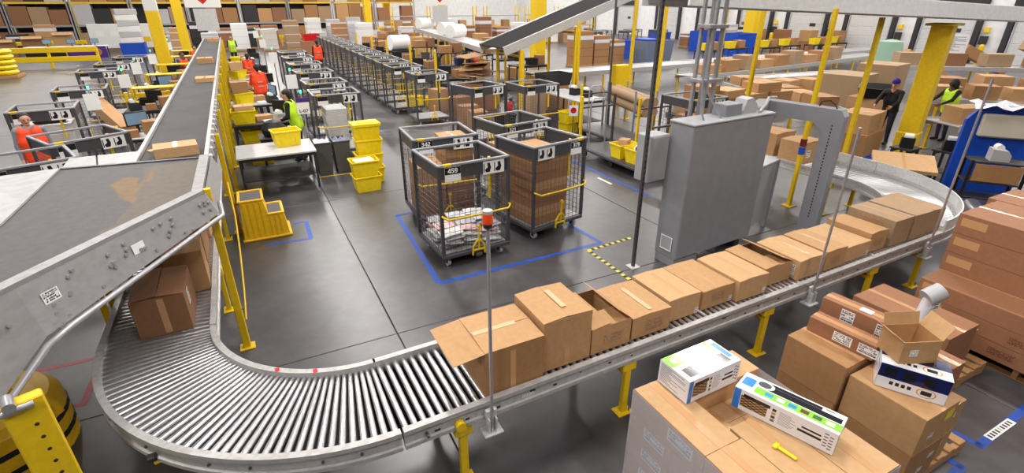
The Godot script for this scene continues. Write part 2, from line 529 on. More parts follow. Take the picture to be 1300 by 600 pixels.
# ---------------------------------------------------------------- cage carts
func wire_panel(w: float, h: float, step: float) -> MB:
	var q := MB.new()
	var k := int(w / step)
	for i in range(1, k): q.bar(V(-w / 2 + w * i / k, 0, 0), V(-w / 2 + w * i / k, h, 0), 0.005, 0.005)
	k = int(h / step)
	for i in range(1, k): q.bar(V(-w / 2, h * i / k, 0), V(w / 2, h * i / k, 0), 0.005, 0.005)
	return q
func text_mesh(s: String, px: float, depth := 0.003) -> TextMesh:
	var t := TextMesh.new()
	var f := SystemFont.new()
	f.font_names = PackedStringArray(["Droid Sans"])
	f.font_weight = 700
	t.font = f; t.text = s; t.font_size = 32; t.pixel_size = px / 32.0; t.depth = depth
	return t
var cart_parts := {}
func cage_cart(label: String, at: Vector3, turn: float, group: String, number := "", detail := true, flip := 1.0) -> Node3D:
	var o := thing("cage_cart", label, "cart", at, turn, group)
	var w := 1.08; var d := 0.98; var h := 1.57; var y := 0.22
	if cart_parts.is_empty():
		cart_parts.deck = MB.new().box(V(0, y - 0.03, 0), V(w + 0.04, 0.06, d + 0.06), 0.008).mesh()
		cart_parts.plate = MB.new().box(V(0, y + 0.003, 0), V(w - 0.06, 0.008, d - 0.06)).mesh()
		cart_parts.post = MB.new().box(V(0, (h - y) / 2, 0), V(0.05, h - y, 0.05), 0.006).mesh()
		cart_parts.rx = MB.new().box(V(0, 0, 0), V(w + 0.04, 0.035, 0.045), 0.006).mesh()
		cart_parts.rz = MB.new().box(V(0, 0, 0), V(0.045, 0.035, d + 0.04), 0.006).mesh()
		cart_parts.bx = MB.new().box(V(0, -0.1, 0), V(w - 0.06, 0.19, 0.012)).mesh()
		cart_parts.bz = MB.new().box(V(0, -0.1, 0), V(0.012, 0.19, d - 0.06)).mesh()
		cart_parts.wx = wire_panel(w - 0.05, h - y - 0.22, 0.085).mesh()
		cart_parts.wz = wire_panel(d - 0.05, h - y - 0.22, 0.085).mesh()
		var wh := MB.new().cyl(V(-0.022, 0.065, 0), V(0.022, 0.065, 0), 0.065, -1, 16)
		cart_parts.wheel = wh.mesh()
		cart_parts.fork = MB.new().box(V(-0.032, 0.1, 0), V(0.006, 0.11, 0.05)).box(V(0.032, 0.1, 0), V(0.006, 0.11, 0.05)).box(V(0, 0.152, 0), V(0.08, 0.014, 0.09)).mesh()
		cart_parts.handle = MB.new().tube([V(-w / 2, 0.02, 0), V(-w / 2, 0.02, 0.05), V(-w / 2 + 0.06, -0.01, 0.1), V(0, -0.015, 0.105), V(w / 2 - 0.06, -0.01, 0.1), V(w / 2, 0.02, 0.05), V(w / 2, 0.02, 0)], 0.014, 8).mesh()
		var hi := MB.new()
		for sx in [-1, 1]:
			hi.bar(V(sx * 0.10, 0, 0), V(sx * 0.095, 0.14, 0.005), 0.03, 0.02, 0.003)
			hi.bar(V(sx * 0.095, 0.135, 0.005), V(sx * 0.03, 0.235, 0.015), 0.03, 0.02, 0.003)
		hi.bar(V(-0.1, 0.08, 0.003), V(0.1, 0.08, 0.003), 0.02, 0.03, 0.003)
		hi.bar(V(-0.04, 0.235, 0.015), V(0.04, 0.235, 0.015), 0.02, 0.03, 0.003)
		hi.bar(V(0, 0.08, 0.003), V(0, 0.46, 0.03), 0.03, 0.022, 0.003)
		hi.cyl(V(0, 0.46, 0.015), V(0, 0.46, 0.05), 0.028, -1, 12)
		cart_parts.hitch = hi.mesh()
		cart_parts.bumper = MB.new().box(V(0, 0, 0), V(0.10, 0.05, 0.08), 0.006).mesh()
		cart_parts.tab = MB.new().box(V(0, 0, 0), V(0.12, 0.036, 0.05), 0.003).mesh()
		cart_parts.pole = MB.new().cyl(V(0, 0, 0), V(0, 0.62, 0), 0.022, -1, 10).mesh()
		cart_parts.numplate = MB.new().box(V(0, 0, 0), V(0.24, 0.21, 0.004)).mesh()
		cart_parts.numblack = MB.new().box(V(0, 0.05, 0.003), V(0.235, 0.10, 0.003)).mesh()
		cart_parts.pic = MB.new().box(V(0, 0, 0), V(0.34, 0.19, 0.004)).mesh()
		var im := MB.new()
		for sx in [-0.072, 0.062]:
			im.prism([Vector2(-0.03, -0.05), Vector2(0.02, -0.05), Vector2(0.035, 0.0), Vector2(0.02, 0.055), Vector2(-0.012, 0.05), Vector2(-0.005, 0.005), Vector2(-0.04, -0.02)], V(sx * 1.25, 0, 0.0025), V(1.3, 0, 0), V(0, 1.3, 0), V(0, 0, 0.001))
			im.box(V(sx * 1.25 - 0.065, 0, 0.003), V(0.014, 0.13, 0.001))
		cart_parts.marks = im.mesh()
	part(o, "deck", cart_parts.deck, M.cart)
	part(o, "deck_plate", cart_parts.plate, M.deck)
	for sx in [-1, 1]:
		for sz in [-1, 1]:
			part(o, "post", cart_parts.post, M.cart, V(sx * w / 2, y, sz * d / 2))
			var wl := part(o, "wheel", cart_parts.wheel, M.lightgrey, V(sx * (w / 2 - 0.1), 0, sz * (d / 2 - 0.1)))
			part(wl, "fork", cart_parts.fork, M.cart)
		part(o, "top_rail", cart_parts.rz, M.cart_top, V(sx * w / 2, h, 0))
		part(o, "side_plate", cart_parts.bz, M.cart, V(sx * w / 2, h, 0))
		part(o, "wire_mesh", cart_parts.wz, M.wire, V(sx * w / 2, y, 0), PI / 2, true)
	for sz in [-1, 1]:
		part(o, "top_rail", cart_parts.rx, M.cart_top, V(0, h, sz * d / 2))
	part(o, "header_plate", cart_parts.bx, M.cart, V(0, h, d / 2))
	part(o, "wire_mesh", cart_parts.wx, M.wire, V(0, y, -d / 2), 0.0, true)
	if detail: part(o, "wire_mesh", cart_parts.wx, M.wire, V(0, y, d / 2), 0.0, true)
	part(o, "handle_bar", cart_parts.handle, M.yellow, V(0, 0.83, d / 2 + 0.02))
	part(o, "tow_hitch", cart_parts.hitch, M.yellow, V(0, 0.15, d / 2 + 0.06))
	part(o, "hitch_bracket", cart_parts.bumper, M.cart, V(0, 0.15, d / 2 + 0.05))
	part(o, "corner_tab", cart_parts.tab, M.yellow, V(flip * (-w / 2 + 0.12), h + 0.002, d / 2))
	part(o, "latch_pole", cart_parts.pole, M.yellow, V(w / 2 - 0.28, h - 0.60, d / 2 - 0.06))
	var np := part(o, "number_label", cart_parts.numplate, M.paper, V(flip * (-w / 2 + 0.2), h - 0.13, d / 2 + 0.01))
	part(np, "black_field", cart_parts.numblack, M.black)
	if number != "":
		var tx := part(np, "number", text_mesh(number, 0.095), M.paper, V(0, 0.05, 0.006))
		tx.set_meta("label", "white number " + number)
	var pc := part(o, "pictogram_label", cart_parts.pic, M.paper, V(flip * (w / 2 - 0.24), h - 0.12, d / 2 + 0.01))
	part(pc, "pictogram", cart_parts.marks, M.black, Vector3.ZERO, 0.0, true)
	return o

# ---------------------------------------------------------------- conveyors
const RAIL := [Vector2(-0.02, 0.79), Vector2(0.034, 0.79), Vector2(0.034, 0.752), Vector2(0.016, 0.748), Vector2(0.016, 0.66), Vector2(0.034, 0.655), Vector2(0.034, 0.62), Vector2(-0.02, 0.62)]
func mirror(p: Array, s := -1.0) -> Array:
	var r := []
	for q in p: r.append(Vector2(q.x * s, q.y))
	return r
func roller_run(called: String, label: String, path_c: Array, half: float, rollers: Array, guard_outer := false) -> Node3D:
	# path_c: centre line in world space; the left hand of the run is its outer side
	var o := thing(called, label, "conveyor")
	var l := []; var r := []
	var last := path_c.size() - 1
	for m in path_c.size():
		var d: Vector3 = ((path_c[mini(m + 1, last)] - path_c[maxi(m - 1, 0)]) as Vector3).normalized()
		var s := d.cross(Vector3.UP)
		r.append(path_c[m] + s * half); l.append(path_c[m] - s * half)
	part(o, "side_rail", MB.new().sweep(r, RAIL), M.rail)
	part(o, "side_rail", MB.new().sweep(l, mirror(RAIL)), M.rail)
	if guard_outer: part(o, "guard_rail", MB.new().sweep(r, [Vector2(0.0, 0.79), Vector2(0.02, 0.79), Vector2(0.02, 0.95), Vector2(0.0, 0.95)]), M.rail_edge)
	part(o, "drive_belt", MB.new().sweep(path_c, [Vector2(-half + 0.03, 0.655), Vector2(half - 0.03, 0.655), Vector2(half - 0.03, 0.67), Vector2(-half + 0.03, 0.67)]), M.rubber)
	for q in rollers:
		var ro := part(o, "roller", q.mesh, M.steel)
		ro.transform = Transform3D(Basis(Vector3.UP, q.turn), q.at)
	return o
func bolts(parent: Node, a: Vector3, b: Vector3, out: Vector3, step: float) -> void:
	var k := int(a.distance_to(b) / step)
	var m := MB.new().cyl(Vector3.ZERO, V(0, 0, 0.008), 0.009, -1, 6).mesh()
	for i in k:
		var p := part(parent, "bolt", m, M.steel_dark, a.lerp(b, (i + 0.5) / k))
		p.rotation.y = atan2(out.x, out.z)
func conveyor_leg(parent: Node, at: Vector3, h: float, turn := 0.0) -> void:
	var g := part(parent, "support_leg", MB.new().box(V(0, h / 2, 0), V(0.065, h, 0.055), 0.006).box(V(0, h - 0.05, 0.01), V(0.15, 0.11, 0.065), 0.01), M.yellow, at, turn)
	part(g, "foot_plate", cbox(V(0.17, 0.012, 0.13), 0.003), M.yellow)
	part(g, "levelling_bolt", MB.new().cyl(V(0.05, 0.012, 0.03), V(0.05, 0.05, 0.03), 0.008, -1, 6), M.steel_dark)
# flat-belt conveyor between two points; y = height of the belt
func belt_run(label: String, a: Vector3, b: Vector3, w: float, group := "", legs := true, belt_mat: Material = null, dep := 0.18, rail_mat: Material = null) -> Node3D:
	var o := thing("belt_conveyor", label, "conveyor", Vector3.ZERO, 0.0, group)
	var d := (b - a).normalized()
	var flat := V(d.x, 0, d.z).normalized()
	var s := flat.cross(Vector3.UP)
	var up := s.cross(d)
	if up.y < 0: up = -up
	part(o, "belt", MB.new().bar(a - up * 0.02, b - up * 0.02, w, 0.04, 0.01), belt_mat if belt_mat else M.belt)
	for q in [-1.0, 1.0]:
		part(o, "side_rail", MB.new().bar(a + s * q * (w / 2 + 0.025) - up * (dep / 2 - 0.03), b + s * q * (w / 2 + 0.025) - up * (dep / 2 - 0.03), 0.05, dep, 0.008), rail_mat if rail_mat else M.rail)
	if legs:
		var len := a.distance_to(b)
		var k := maxi(2, int(len / 3.0) + 1)
		for i in k:
			var c := a.lerp(b, (0.25 + i * (len - 0.5) / (k - 1)) / len)
			for q in [-1.0, 1.0]:
				var p: Vector3 = c + s * q * (w / 2 + 0.02)
				var hh := p.y - dep + 0.02
				var g := part(o, "leg", MB.new().box(V(0, hh / 2, 0), V(0.07, hh, 0.07), 0.006), M.yellow, V(p.x, 0, p.z))
				part(g, "foot_plate", cbox(V(0.16, 0.012, 0.16), 0.003), M.yellow)
	return o

# ---------------------------------------------------------------- furniture
func work_table(label: String, at: Vector3, w: float, d: float, h: float, top: Material, group := "") -> Node3D:
	var o := thing("packing_table", label, "table", at, 0.0, group)
	part(o, "table_top", cbox(V(w, 0.035, d), 0.005), top, V(0, h - 0.035, 0))
	for sx in [-1, 1]:
		for sz in [-1, 1]: part(o, "leg", cbox(V(0.045, h - 0.035, 0.045), 0.004), M.dark, V(sx * (w / 2 - 0.05), 0, sz * (d / 2 - 0.05)))
	for sz in [-1, 1]: part(o, "apron", cbox(V(w - 0.1, 0.06, 0.03), 0.003), M.dark, V(0, h - 0.1, sz * (d / 2 - 0.05)))
	part(o, "lower_shelf", cbox(V(w - 0.1, 0.02, d - 0.12), 0.003), M.dark, V(0, 0.28, 0))
	return o
func monitor(label: String, at: Vector3, turn: float, group := "") -> Node3D:
	var o := thing("monitor", label, "monitor", at, turn, group)
	part(o, "base", cbox(V(0.22, 0.015, 0.18), 0.004), M.dark)
	part(o, "stand", MB.new().box(V(0, 0.1, -0.03), V(0.05, 0.2, 0.03), 0.004), M.dark)
	part(o, "housing", MB.new().box(V(0, 0.30, 0), V(0.48, 0.30, 0.04), 0.008), M.black)
	part(o, "screen", MB.new().box(V(0, 0.305, 0.0205), V(0.44, 0.25, 0.002)), M.screen)
	return o
func sign_pole(label: String, at: Vector3, h: float, turn := 0.0, group := "", sign_label := "white paper sign", top: Material = null) -> Node3D:
	var o := thing("station_sign", label, "sign", at, turn, group)
	part(o, "base", cbox(V(0.2, 0.01, 0.2), 0.003), M.grey)
	part(o, "pole", MB.new().cyl(V(0, 0.01, 0), V(0, h, 0), 0.018, -1, 8), M.alu)
	var p := part(o, "sign_board", MB.new().box(V(0, h - 0.28, 0.03), V(0.27, 0.36, 0.008), 0.002), M.paper)
	p.set_meta("label", sign_label)
	if top: part(p, "sign_header", MB.new().box(V(0, h - 0.15, 0.035), V(0.27, 0.1, 0.004)), top)
	var l := part(o, "status_light", MB.new().cyl(V(0, h, 0), V(0, h + 0.06, 0), 0.022, -1, 10), M.green_led)
	l.set_meta("label", "green glowing status light")
	return o
func column(label: String, at: Vector3, w: float, h: float, two_tone := 0.0) -> Node3D:
	var o := thing("steel_column", label, "column", at)
	if two_tone > 0.0:
		part(o, "painted_shaft", MB.new().box(V(0, two_tone / 2, 0), V(w, two_tone, w), 0.015), M.yellow)
		part(o, "white_shaft", MB.new().box(V(0, (h + two_tone) / 2, 0), V(w, h - two_tone, w), 0.015), M.white)
	else: part(o, "painted_shaft", MB.new().box(V(0, h / 2, 0), V(w, h, w), 0.015), M.yellow)
	part(o, "base_plate", cbox(V(w + 0.16, 0.03, w + 0.16), 0.005), M.yellow)
	return o
func thin_post(label: String, at: Vector3, h: float, m: Material, group := "", r := 0.04, perforated := false) -> Node3D:
	var o := thing("support_post", label, "post", at, 0.0, group)
	part(o, "shaft", MB.new().box(V(0, h / 2, 0), V(r * 2, h, r * 2), 0.006), m)
	var k := MB.new().box(V(0, 0.008, 0), V(r * 5, 0.016, r * 5), 0.003)
	part(o, "base_plate", k, m)
	if perforated:
		var hole := MB.new().box(Vector3.ZERO, V(r * 0.5, 0.035, 0.002)).mesh()
		for i in mini(60, int(h / 0.1)): part(o, "slot", hole, M.black, V(0, 0.12 + i * 0.1, r + 0.0005))
	return o

# ---------------------------------------------------------------- people
class Field:
	var lo: Vector3
	var c: float
	var nx: int
	var ny: int
	var nz: int
	var f := PackedFloat32Array()
	var best := PackedFloat32Array()
	var id := PackedInt32Array()
	func _init(a: Vector3, b: Vector3, cell: float) -> void:
		lo = a; c = cell
		nx = int((b.x - a.x) / c) + 2; ny = int((b.y - a.y) / c) + 2; nz = int((b.z - a.z) / c) + 2
		f.resize(nx * ny * nz); f.fill(9.0)
		best.resize(nx * ny * nz); best.fill(9.0)
		id.resize(nx * ny * nz)
	func bone(a: Vector3, b: Vector3, ra: float, rb: float, col: int, k := 0.03) -> void:
		var mg := maxf(ra, rb) + k + c * 2.5
		var p0 := (a.min(b) - Vector3.ONE * mg - lo) / c
		var p1 := (a.max(b) + Vector3.ONE * mg - lo) / c
		var ab := b - a
		var l2 := maxf(ab.length_squared(), 1e-9)
		for y in range(maxi(0, int(p0.y)), mini(ny, int(p1.y) + 1)):
			for z in range(maxi(0, int(p0.z)), mini(nz, int(p1.z) + 1)):
				var base := (y * nz + z) * nx
				for x in range(maxi(0, int(p0.x)), mini(nx, int(p1.x) + 1)):
					var p := lo + Vector3(x, y, z) * c
					var t := clampf((p - a).dot(ab) / l2, 0.0, 1.0)
					var d := p.distance_to(a + ab * t) - lerpf(ra, rb, t)
					var i := base + x
					var e := f[i]
					var h := maxf(k - absf(d - e), 0.0) / k
					f[i] = minf(d, e) - h * h * k * 0.25
					if d < best[i]:
						best[i] = d; id[i] = col
	func mesh(pal: Array, ymin := -9.0, ymax := 9.0) -> Dictionary:
		var vi := {}
		var vs := PackedVector3Array(); var ns := PackedVector3Array(); var cs := PackedColorArray()
		var sx := 1; var sz := nx; var sy := nx * nz
		var offs := [0, sx, sz, sx + sz, sy, sy + sx, sy + sz, sy + sx + sz]
		for y in ny - 1:
			for z in nz - 1:
				for x in nx - 1:
					var i := y * sy + z * sz + x
					if f[i] > c * 3.0 or f[i] < -c * 3.0: continue
					var m := 0
					for k in 8:
						if f[i + offs[k]] < 0.0: m |= 1 << k
					if m == 0 or m == 255: continue
					var acc := Vector3.ZERO
					var cnt := 0
					for e in [[0, 1], [2, 3], [4, 5], [6, 7], [0, 2], [1, 3], [4, 6], [5, 7], [0, 4], [1, 5], [2, 6], [3, 7]]:
						var a: int = e[0]; var b: int = e[1]
						if ((m >> a) & 1) == ((m >> b) & 1): continue
						var fa := f[i + offs[a]]; var fb := f[i + offs[b]]
						var t := fa / (fa - fb)
						var pa := Vector3(a & 1, (a >> 2) & 1, (a >> 1) & 1)
						var pb := Vector3(b & 1, (b >> 2) & 1, (b >> 1) & 1)
						acc += pa.lerp(pb, t); cnt += 1
					var p := lo + (Vector3(x, y, z) + acc / cnt) * c
					p.y = clampf(p.y, ymin, ymax)
					vi[i] = vs.size()
					vs.append(p)
					var g := Vector3(f[i + 1] - f[i], f[i + sy] - f[i], f[i + sz] - f[i])
					ns.append(g.normalized())
					var bi := i
					for k in 8:
						if best[i + offs[k]] < best[bi]: bi = i + offs[k]
					cs.append(pal[id[bi]])
		var ix := PackedInt32Array()
		for i in vi:
			var x: int = i % nx
			var z: int = (i / nx) % nz
			var y: int = i / sy
			if x < 1 or y < 1 or z < 1: continue
			for ax in 3:
				var s: int = [sx, sy, sz][ax]
				var u: int = [sy, sz, sx][ax]
				var w: int = [sz, sx, sy][ax]
				if (f[i] < 0.0) == (f[i + s] < 0.0): continue
				if not (vi.has(i - u) and vi.has(i - w) and vi.has(i - u - w)): continue
				var a: int = vi[i]; var b: int = vi[i - u]; var cc: int = vi[i - u - w]; var d: int = vi[i - w]
				if f[i] < 0.0:
					ix.append_array([a, cc, b, a, d, cc])
				else:
					ix.append_array([a, b, cc, a, cc, d])
		return {"v": vs, "n": ns, "c": cs, "i": ix}
func add_geo(acc: Dictionary, g: Dictionary, tr := Transform3D.IDENTITY) -> void:
	var o: int = acc.v.size()
	for k in g.v.size():
		acc.v.append(tr * g.v[k]); acc.n.append((tr.basis * g.n[k]).normalized()); acc.c.append(g.c[k])
	for k in g.i: acc.i.append(k + o)
func geo_mesh(g: Dictionary) -> ArrayMesh:
	var a := []
	a.resize(Mesh.ARRAY_MAX)
	a[Mesh.ARRAY_VERTEX] = g.v; a[Mesh.ARRAY_NORMAL] = g.n; a[Mesh.ARRAY_COLOR] = g.c; a[Mesh.ARRAY_INDEX] = g.i
	var m := ArrayMesh.new()
	m.add_surface_from_arrays(Mesh.PRIMITIVE_TRIANGLES, a)
	return m
var hand_field: Field
var head_field: Field
func make_head_hand() -> void:
	# hand: wrist at origin, fingers along -y, palm facing +z, thumb on +x
	var h := Field.new(V(-0.06, -0.2, -0.04), V(0.085, 0.03, 0.06), 0.004)
	h.bone(V(0, 0.01, 0), V(0, -0.04, 0), 0.024, 0.026, 0, 0.02)
	for x in [-0.024, -0.008, 0.008, 0.024]: h.bone(V(x * 0.6, -0.02, 0), V(x * 1.1, -0.088, 0), 0.015, 0.012, 0, 0.012)
	var ln := [0.058, 0.07, 0.076, 0.068]
	for k in 4:
		var x: float = [-0.03, -0.01, 0.01, 0.03][k]
		var l: float = ln[k]
		h.bone(V(x * 0.9, -0.088, 0), V(x, -0.088 - l * 0.5, 0.008), 0.0095, 0.009, 0, 0.004)
		h.bone(V(x, -0.088 - l * 0.5, 0.008), V(x * 1.02, -0.088 - l * 0.9, 0.03), 0.009, 0.0075, 0, 0.004)
	h.bone(V(0.02, -0.03, 0.005), V(0.05, -0.06, 0.018), 0.014, 0.011, 0, 0.012)
	h.bone(V(0.05, -0.06, 0.018), V(0.058, -0.092, 0.032), 0.011, 0.009, 0, 0.005)
	hand_field = h
	# head: neck joint at origin, face towards +z, crown at y = 0.24
	var d := Field.new(V(-0.11, -0.03, -0.13), V(0.11, 0.27, 0.15), 0.006)
	d.bone(V(0, 0.155, -0.022), V(0, 0.15, 0.018), 0.086, 0.078, 0, 0.03)
	d.bone(V(0, 0.10, 0.03), V(0, 0.05, 0.05), 0.062, 0.036, 0, 0.03)
	d.bone(V(0, 0, -0.01), V(0, 0.08, -0.01), 0.052, 0.055, 0, 0.03)
	d.bone(V(0, 0.13, 0.092), V(0, 0.097, 0.112), 0.008, 0.013, 0, 0.012)
	for s in [-1, 1]:
		d.bone(V(s * 0.082, 0.135, -0.01), V(s * 0.084, 0.10, -0.005), 0.013, 0.009, 0, 0.008)
		d.bone(V(s * 0.026, 0.078 + 0.045, 0.086), V(s * 0.036, 0.123, 0.084), 0.0045, 0.0045, 2, 0.002)
		d.bone(V(s * 0.018, 0.14, 0.094), V(s * 0.045, 0.14, 0.084), 0.0035, 0.003, 3, 0.003)
	d.bone(V(-0.02, 0.07, 0.084), V(0.02, 0.07, 0.084), 0.007, 0.007, 1, 0.003)
	head_field = d
func person(label: String, at: Vector3, turn: float, p: Dictionary) -> Node3D:
	var o := thing("person", label, "person", at, turn)
	var k: float = p.get("h", 1.72) / 1.72
	var lean: float = p.get("lean", 0.0)          # torso bend forward, radians
	var bend := Basis(Vector3.RIGHT, lean)
	var hip := V(0, 0.94, 0)
	var up := func(q: Vector3) -> Vector3: return hip + bend * (q - hip)
	var fd := Field.new(V(-0.65, -0.02, -0.5), V(0.65, 1.72, 0.85), 0.022)
	for s in [-1, 1]:
		fd.bone(V(s * 0.075, 0.93, -0.005), up.call(V(s * 0.085, 1.18, 0)), 0.115, 0.105, 1, 0.05)
		fd.bone(up.call(V(s * 0.085, 1.18, 0)), up.call(V(s * 0.09, 1.36, -0.01)), 0.105, 0.095, 1, 0.05)
		fd.bone(up.call(V(0, 1.42, -0.02)), up.call(V(s * 0.17, 1.40, -0.01)), 0.06, 0.062, 1, 0.04)
		var step: float = p.get("step", 0.0) * s
		var kn := V(s * 0.105, 0.50, 0.02 + step * 0.6)
		var an := V(s * 0.11, 0.09, -0.03 + step)
		fd.bone(V(s * 0.09, 0.90, 0), kn, 0.098, 0.066, 2, 0.03)
		fd.bone(kn, an, 0.066, 0.045, 2, 0.02)
		fd.bone(an + V(0, -0.04, -0.02), an + V(s * 0.012, -0.05, 0.16), 0.045, 0.036, 3, 0.015)
		var sh: Vector3 = up.call(V(s * 0.195, 1.40, -0.01))
		var el: Vector3 = sh + bend * (p.el[0 if s < 0 else 1] as Vector3)
		var wr: Vector3 = el + bend * (p.wr[0 if s < 0 else 1] as Vector3)
		fd.bone(sh, el, 0.058, 0.046, 1, 0.03)
		fd.bone(el, wr, 0.046, 0.032, 4, 0.02)
	fd.bone(up.call(V(0, 1.40, -0.015)), up.call(V(0, 1.5, 0)), 0.055, 0.05, 0, 0.02)
	var lin := func(c: Color) -> Color: return c.srgb_to_linear()
	var skin: Color = lin.call(p.get("skin", Color(0.80, 0.60, 0.49)))
	var pal := [skin, lin.call(p.shirt), lin.call(p.trousers), lin.call(Color(0.08, 0.08, 0.09)), lin.call(p.get("sleeve", p.shirt))]
	var g := fd.mesh(pal)
	for s in [-1, 1]:
		var sh: Vector3 = up.call(V(s * 0.195, 1.40, -0.01))
		var el: Vector3 = sh + bend * (p.el[0 if s < 0 else 1] as Vector3)
		var fo: Vector3 = bend * (p.wr[0 if s < 0 else 1] as Vector3)
		var yy := -fo.normalized()
		var xx := yy.cross(V(-s, 0, 0)).normalized()
		if xx.length() < 0.1: xx = V(0, 0, 1)
		var zz := xx.cross(yy)
		add_geo(g, hand_field.mesh([skin]), Transform3D(Basis(xx, yy, zz), el + fo))
	var nod := Basis(Vector3.UP, p.get("look", 0.0)) * Basis(Vector3.RIGHT, lean * 0.6 + p.get("nod", 0.0))
	var htr := Transform3D(nod, up.call(V(0, 1.475, 0)))
	add_geo(g, head_field.mesh([skin, lin.call(Color(0.62, 0.32, 0.28)), lin.call(Color(0.05, 0.04, 0.04)), lin.call(Color(0.16, 0.10, 0.07))]), htr)
	var b := part(o, "body", geo_mesh(g), M.body)
	b.scale = Vector3.ONE * k
	# hair or head cover
	var hf := Field.new(V(-0.14, -0.12, -0.18), V(0.14, 0.31, 0.16), 0.009)
	var cover: String = p.get("cover", "hair")
	if cover == "hood":
		hf.bone(V(0, 0.16, -0.03), V(0, 0.14, 0.0), 0.112, 0.10, 0, 0.03)
		hf.bone(V(0, 0.10, -0.06), V(0, -0.04, -0.07), 0.09, 0.085, 0, 0.04)
	elif cover == "beanie":
		hf.bone(V(0, 0.185, -0.03), V(0, 0.185, 0.02), 0.088, 0.083, 0, 0.02)
		hf.bone(V(0, 0.25, -0.03), V(0, 0.26, -0.03), 0.03, 0.02, 0, 0.03)
	else:
		hf.bone(V(0, 0.175, -0.035), V(0, 0.172, -0.008), 0.09, 0.086, 0, 0.02)
		hf.bone(V(0, 0.12, -0.06), V(0, 0.06, -0.07), 0.07, 0.05, 0, 0.03)
		if cover == "tail": hf.bone(V(0, 0.13, -0.13), V(0, 0.0, -0.12), 0.03, 0.02, 0, 0.03)
	var hm := part(b, "hair" if cover in ["hair", "tail"] else cover, geo_mesh(hf.mesh([Color.WHITE])), p.get("cover_mat", M.hair))
	hm.transform = htr
	if p.has("vest"):
		var vf := Field.new(V(-0.34, 0.7, -0.45), V(0.34, 1.6, 0.6), 0.02)
		for s in [-1, 1]:
			vf.bone(V(s * 0.075, 0.86, -0.005), up.call(V(s * 0.088, 1.18, 0)), 0.132, 0.128, 0, 0.05)
			vf.bone(up.call(V(s * 0.088, 1.18, 0)), up.call(V(s * 0.092, 1.345, -0.01)), 0.128, 0.116, 0, 0.05)
			vf.bone(up.call(V(s * 0.11, 1.38, -0.015)), up.call(V(s * 0.14, 1.40, -0.015)), 0.078, 0.074, 0, 0.03)
		var ve := part(b, "safety_vest", geo_mesh(vf.mesh([Color.WHITE])), p.vest)
		var band := MB.new()
		for yy in [1.02, 1.16]:
			for z in [0.137, -0.147]:
				band.box(up.call(V(0, yy, z)), V(0.16, 0.03, 0.006), 0.0, bend)
		part(b, "reflective_band", band, M.lightgrey, Vector3.ZERO, 0.0, true)
	return o
const ARMS_DOWN := {"el": [Vector3(-0.05, -0.29, 0.0), Vector3(0.05, -0.29, 0.0)], "wr": [Vector3(0.0, -0.24, 0.08), Vector3(0.0, -0.24, 0.08)]}
const ARMS_WORK := {"el": [Vector3(-0.06, -0.27, 0.08), Vector3(0.06, -0.27, 0.08)], "wr": [Vector3(0.06, -0.04, 0.25), Vector3(-0.06, -0.04, 0.25)]}
const ARMS_REACH := {"el": [Vector3(-0.05, -0.16, 0.23), Vector3(0.05, -0.16, 0.23)], "wr": [Vector3(0.05, -0.05, 0.25), Vector3(-0.05, -0.05, 0.25)]}
func pose(base: Dictionary, more: Dictionary) -> Dictionary:
	var d := base.duplicate()
	d.merge(more, true)
	return d

# ================================================================ the scene
func _ready() -> void:
	rng.seed = 4711
	set_camera_and_light()
	make_materials()
	make_lamps()
	make_shell()
	make_near_conveyor()
	make_conveyor_boxes()
	make_takeaway_belt()
	make_scanner()
	make_floor_marks()
	make_near_carts()
	make_near_things()
	make_pallets()
	make_stations()
	make_middle()
	make_right_side()
	make_back()
	make_clutter()
	make_people()

func set_camera_and_light() -> void:
	var cam := Camera3D.new()
	cam.name = "camera"
	cam.position = V(0, 3.6, 0)
	cam.rotation = V(deg_to_rad(-24.8), deg_to_rad(-27.19), 0)
	cam.fov = 49.89
	cam.far = 400.0
	add_child(cam)
	cam.current = true
	var we := WorldEnvironment.new()
	we.name = "world_environment"
	var e := Environment.new()
	e.background_mode = Environment.BG_COLOR
	e.background_color = Color(0.02, 0.02, 0.02)
	e.tonemap_mode = Environment.TONE_MAPPER_LINEAR
	e.tonemap_exposure = 1.17
	e.sdfgi_enabled = true; e.ssao_enabled = true; e.ssil_enabled = true
	we.environment = e
	add_child(we)

const LAMP_X := [-15.5, -4.6, 2.9, 11.5, 20.5, 30.0, 39.0]
const LAMP_Z := [2.5, -5.0, -12.5, -20.0, -27.5, -35.0, -42.5, -50.0, -57.5, -65.0, -72.5]
const LAMP_ENERGY := 34.0
func make_lamps() -> void:
	var house := MB.new().box(V(0, 0.06, 0), V(0.62, 0.1, 2.5), 0.01).mesh()
	var lens := MB.new().box(V(0, 0, 0), V(0.54, 0.02, 2.42), 0.004).mesh()
	var rod := MB.new().cyl(V(0, 0.1, 0), V(0, 1.5, 0), 0.01, -1, 6).mesh()
	for i in LAMP_X.size():
		for j in LAMP_Z.size():
			var o := thing("ceiling_lamp", "long white high-bay lamp hanging in the %s row of the hall ceiling" % ORD[i], "lamp", V(LAMP_X[i], 9.5, LAMP_Z[j] - (4.0 if i in [3, 5] else 0.0)), 0.0, "high-bay lamps row %d" % (i + 1))
			part(o, "housing", house, M.white)
			part(o, "diffuser", lens, M.lamp)
			for z in [-1.0, 1.0]: part(o, "hanger", rod, M.steel_dark, V(0, 0, z))
			var l := AreaLight3D.new()
			l.name = "lamp_light"
			l.area_size = Vector2(0.54, 2.42)
			l.light_energy = LAMP_ENERGY
			l.light_color = Color(1.0, 0.98, 0.965)
			l.shadow_enabled = true
			l.area_range = 60.0
			l.area_attenuation = 2.0
			o.add_child(l)
			l.position = V(0, -0.03, 0)
			l.rotation.x = -PI / 2

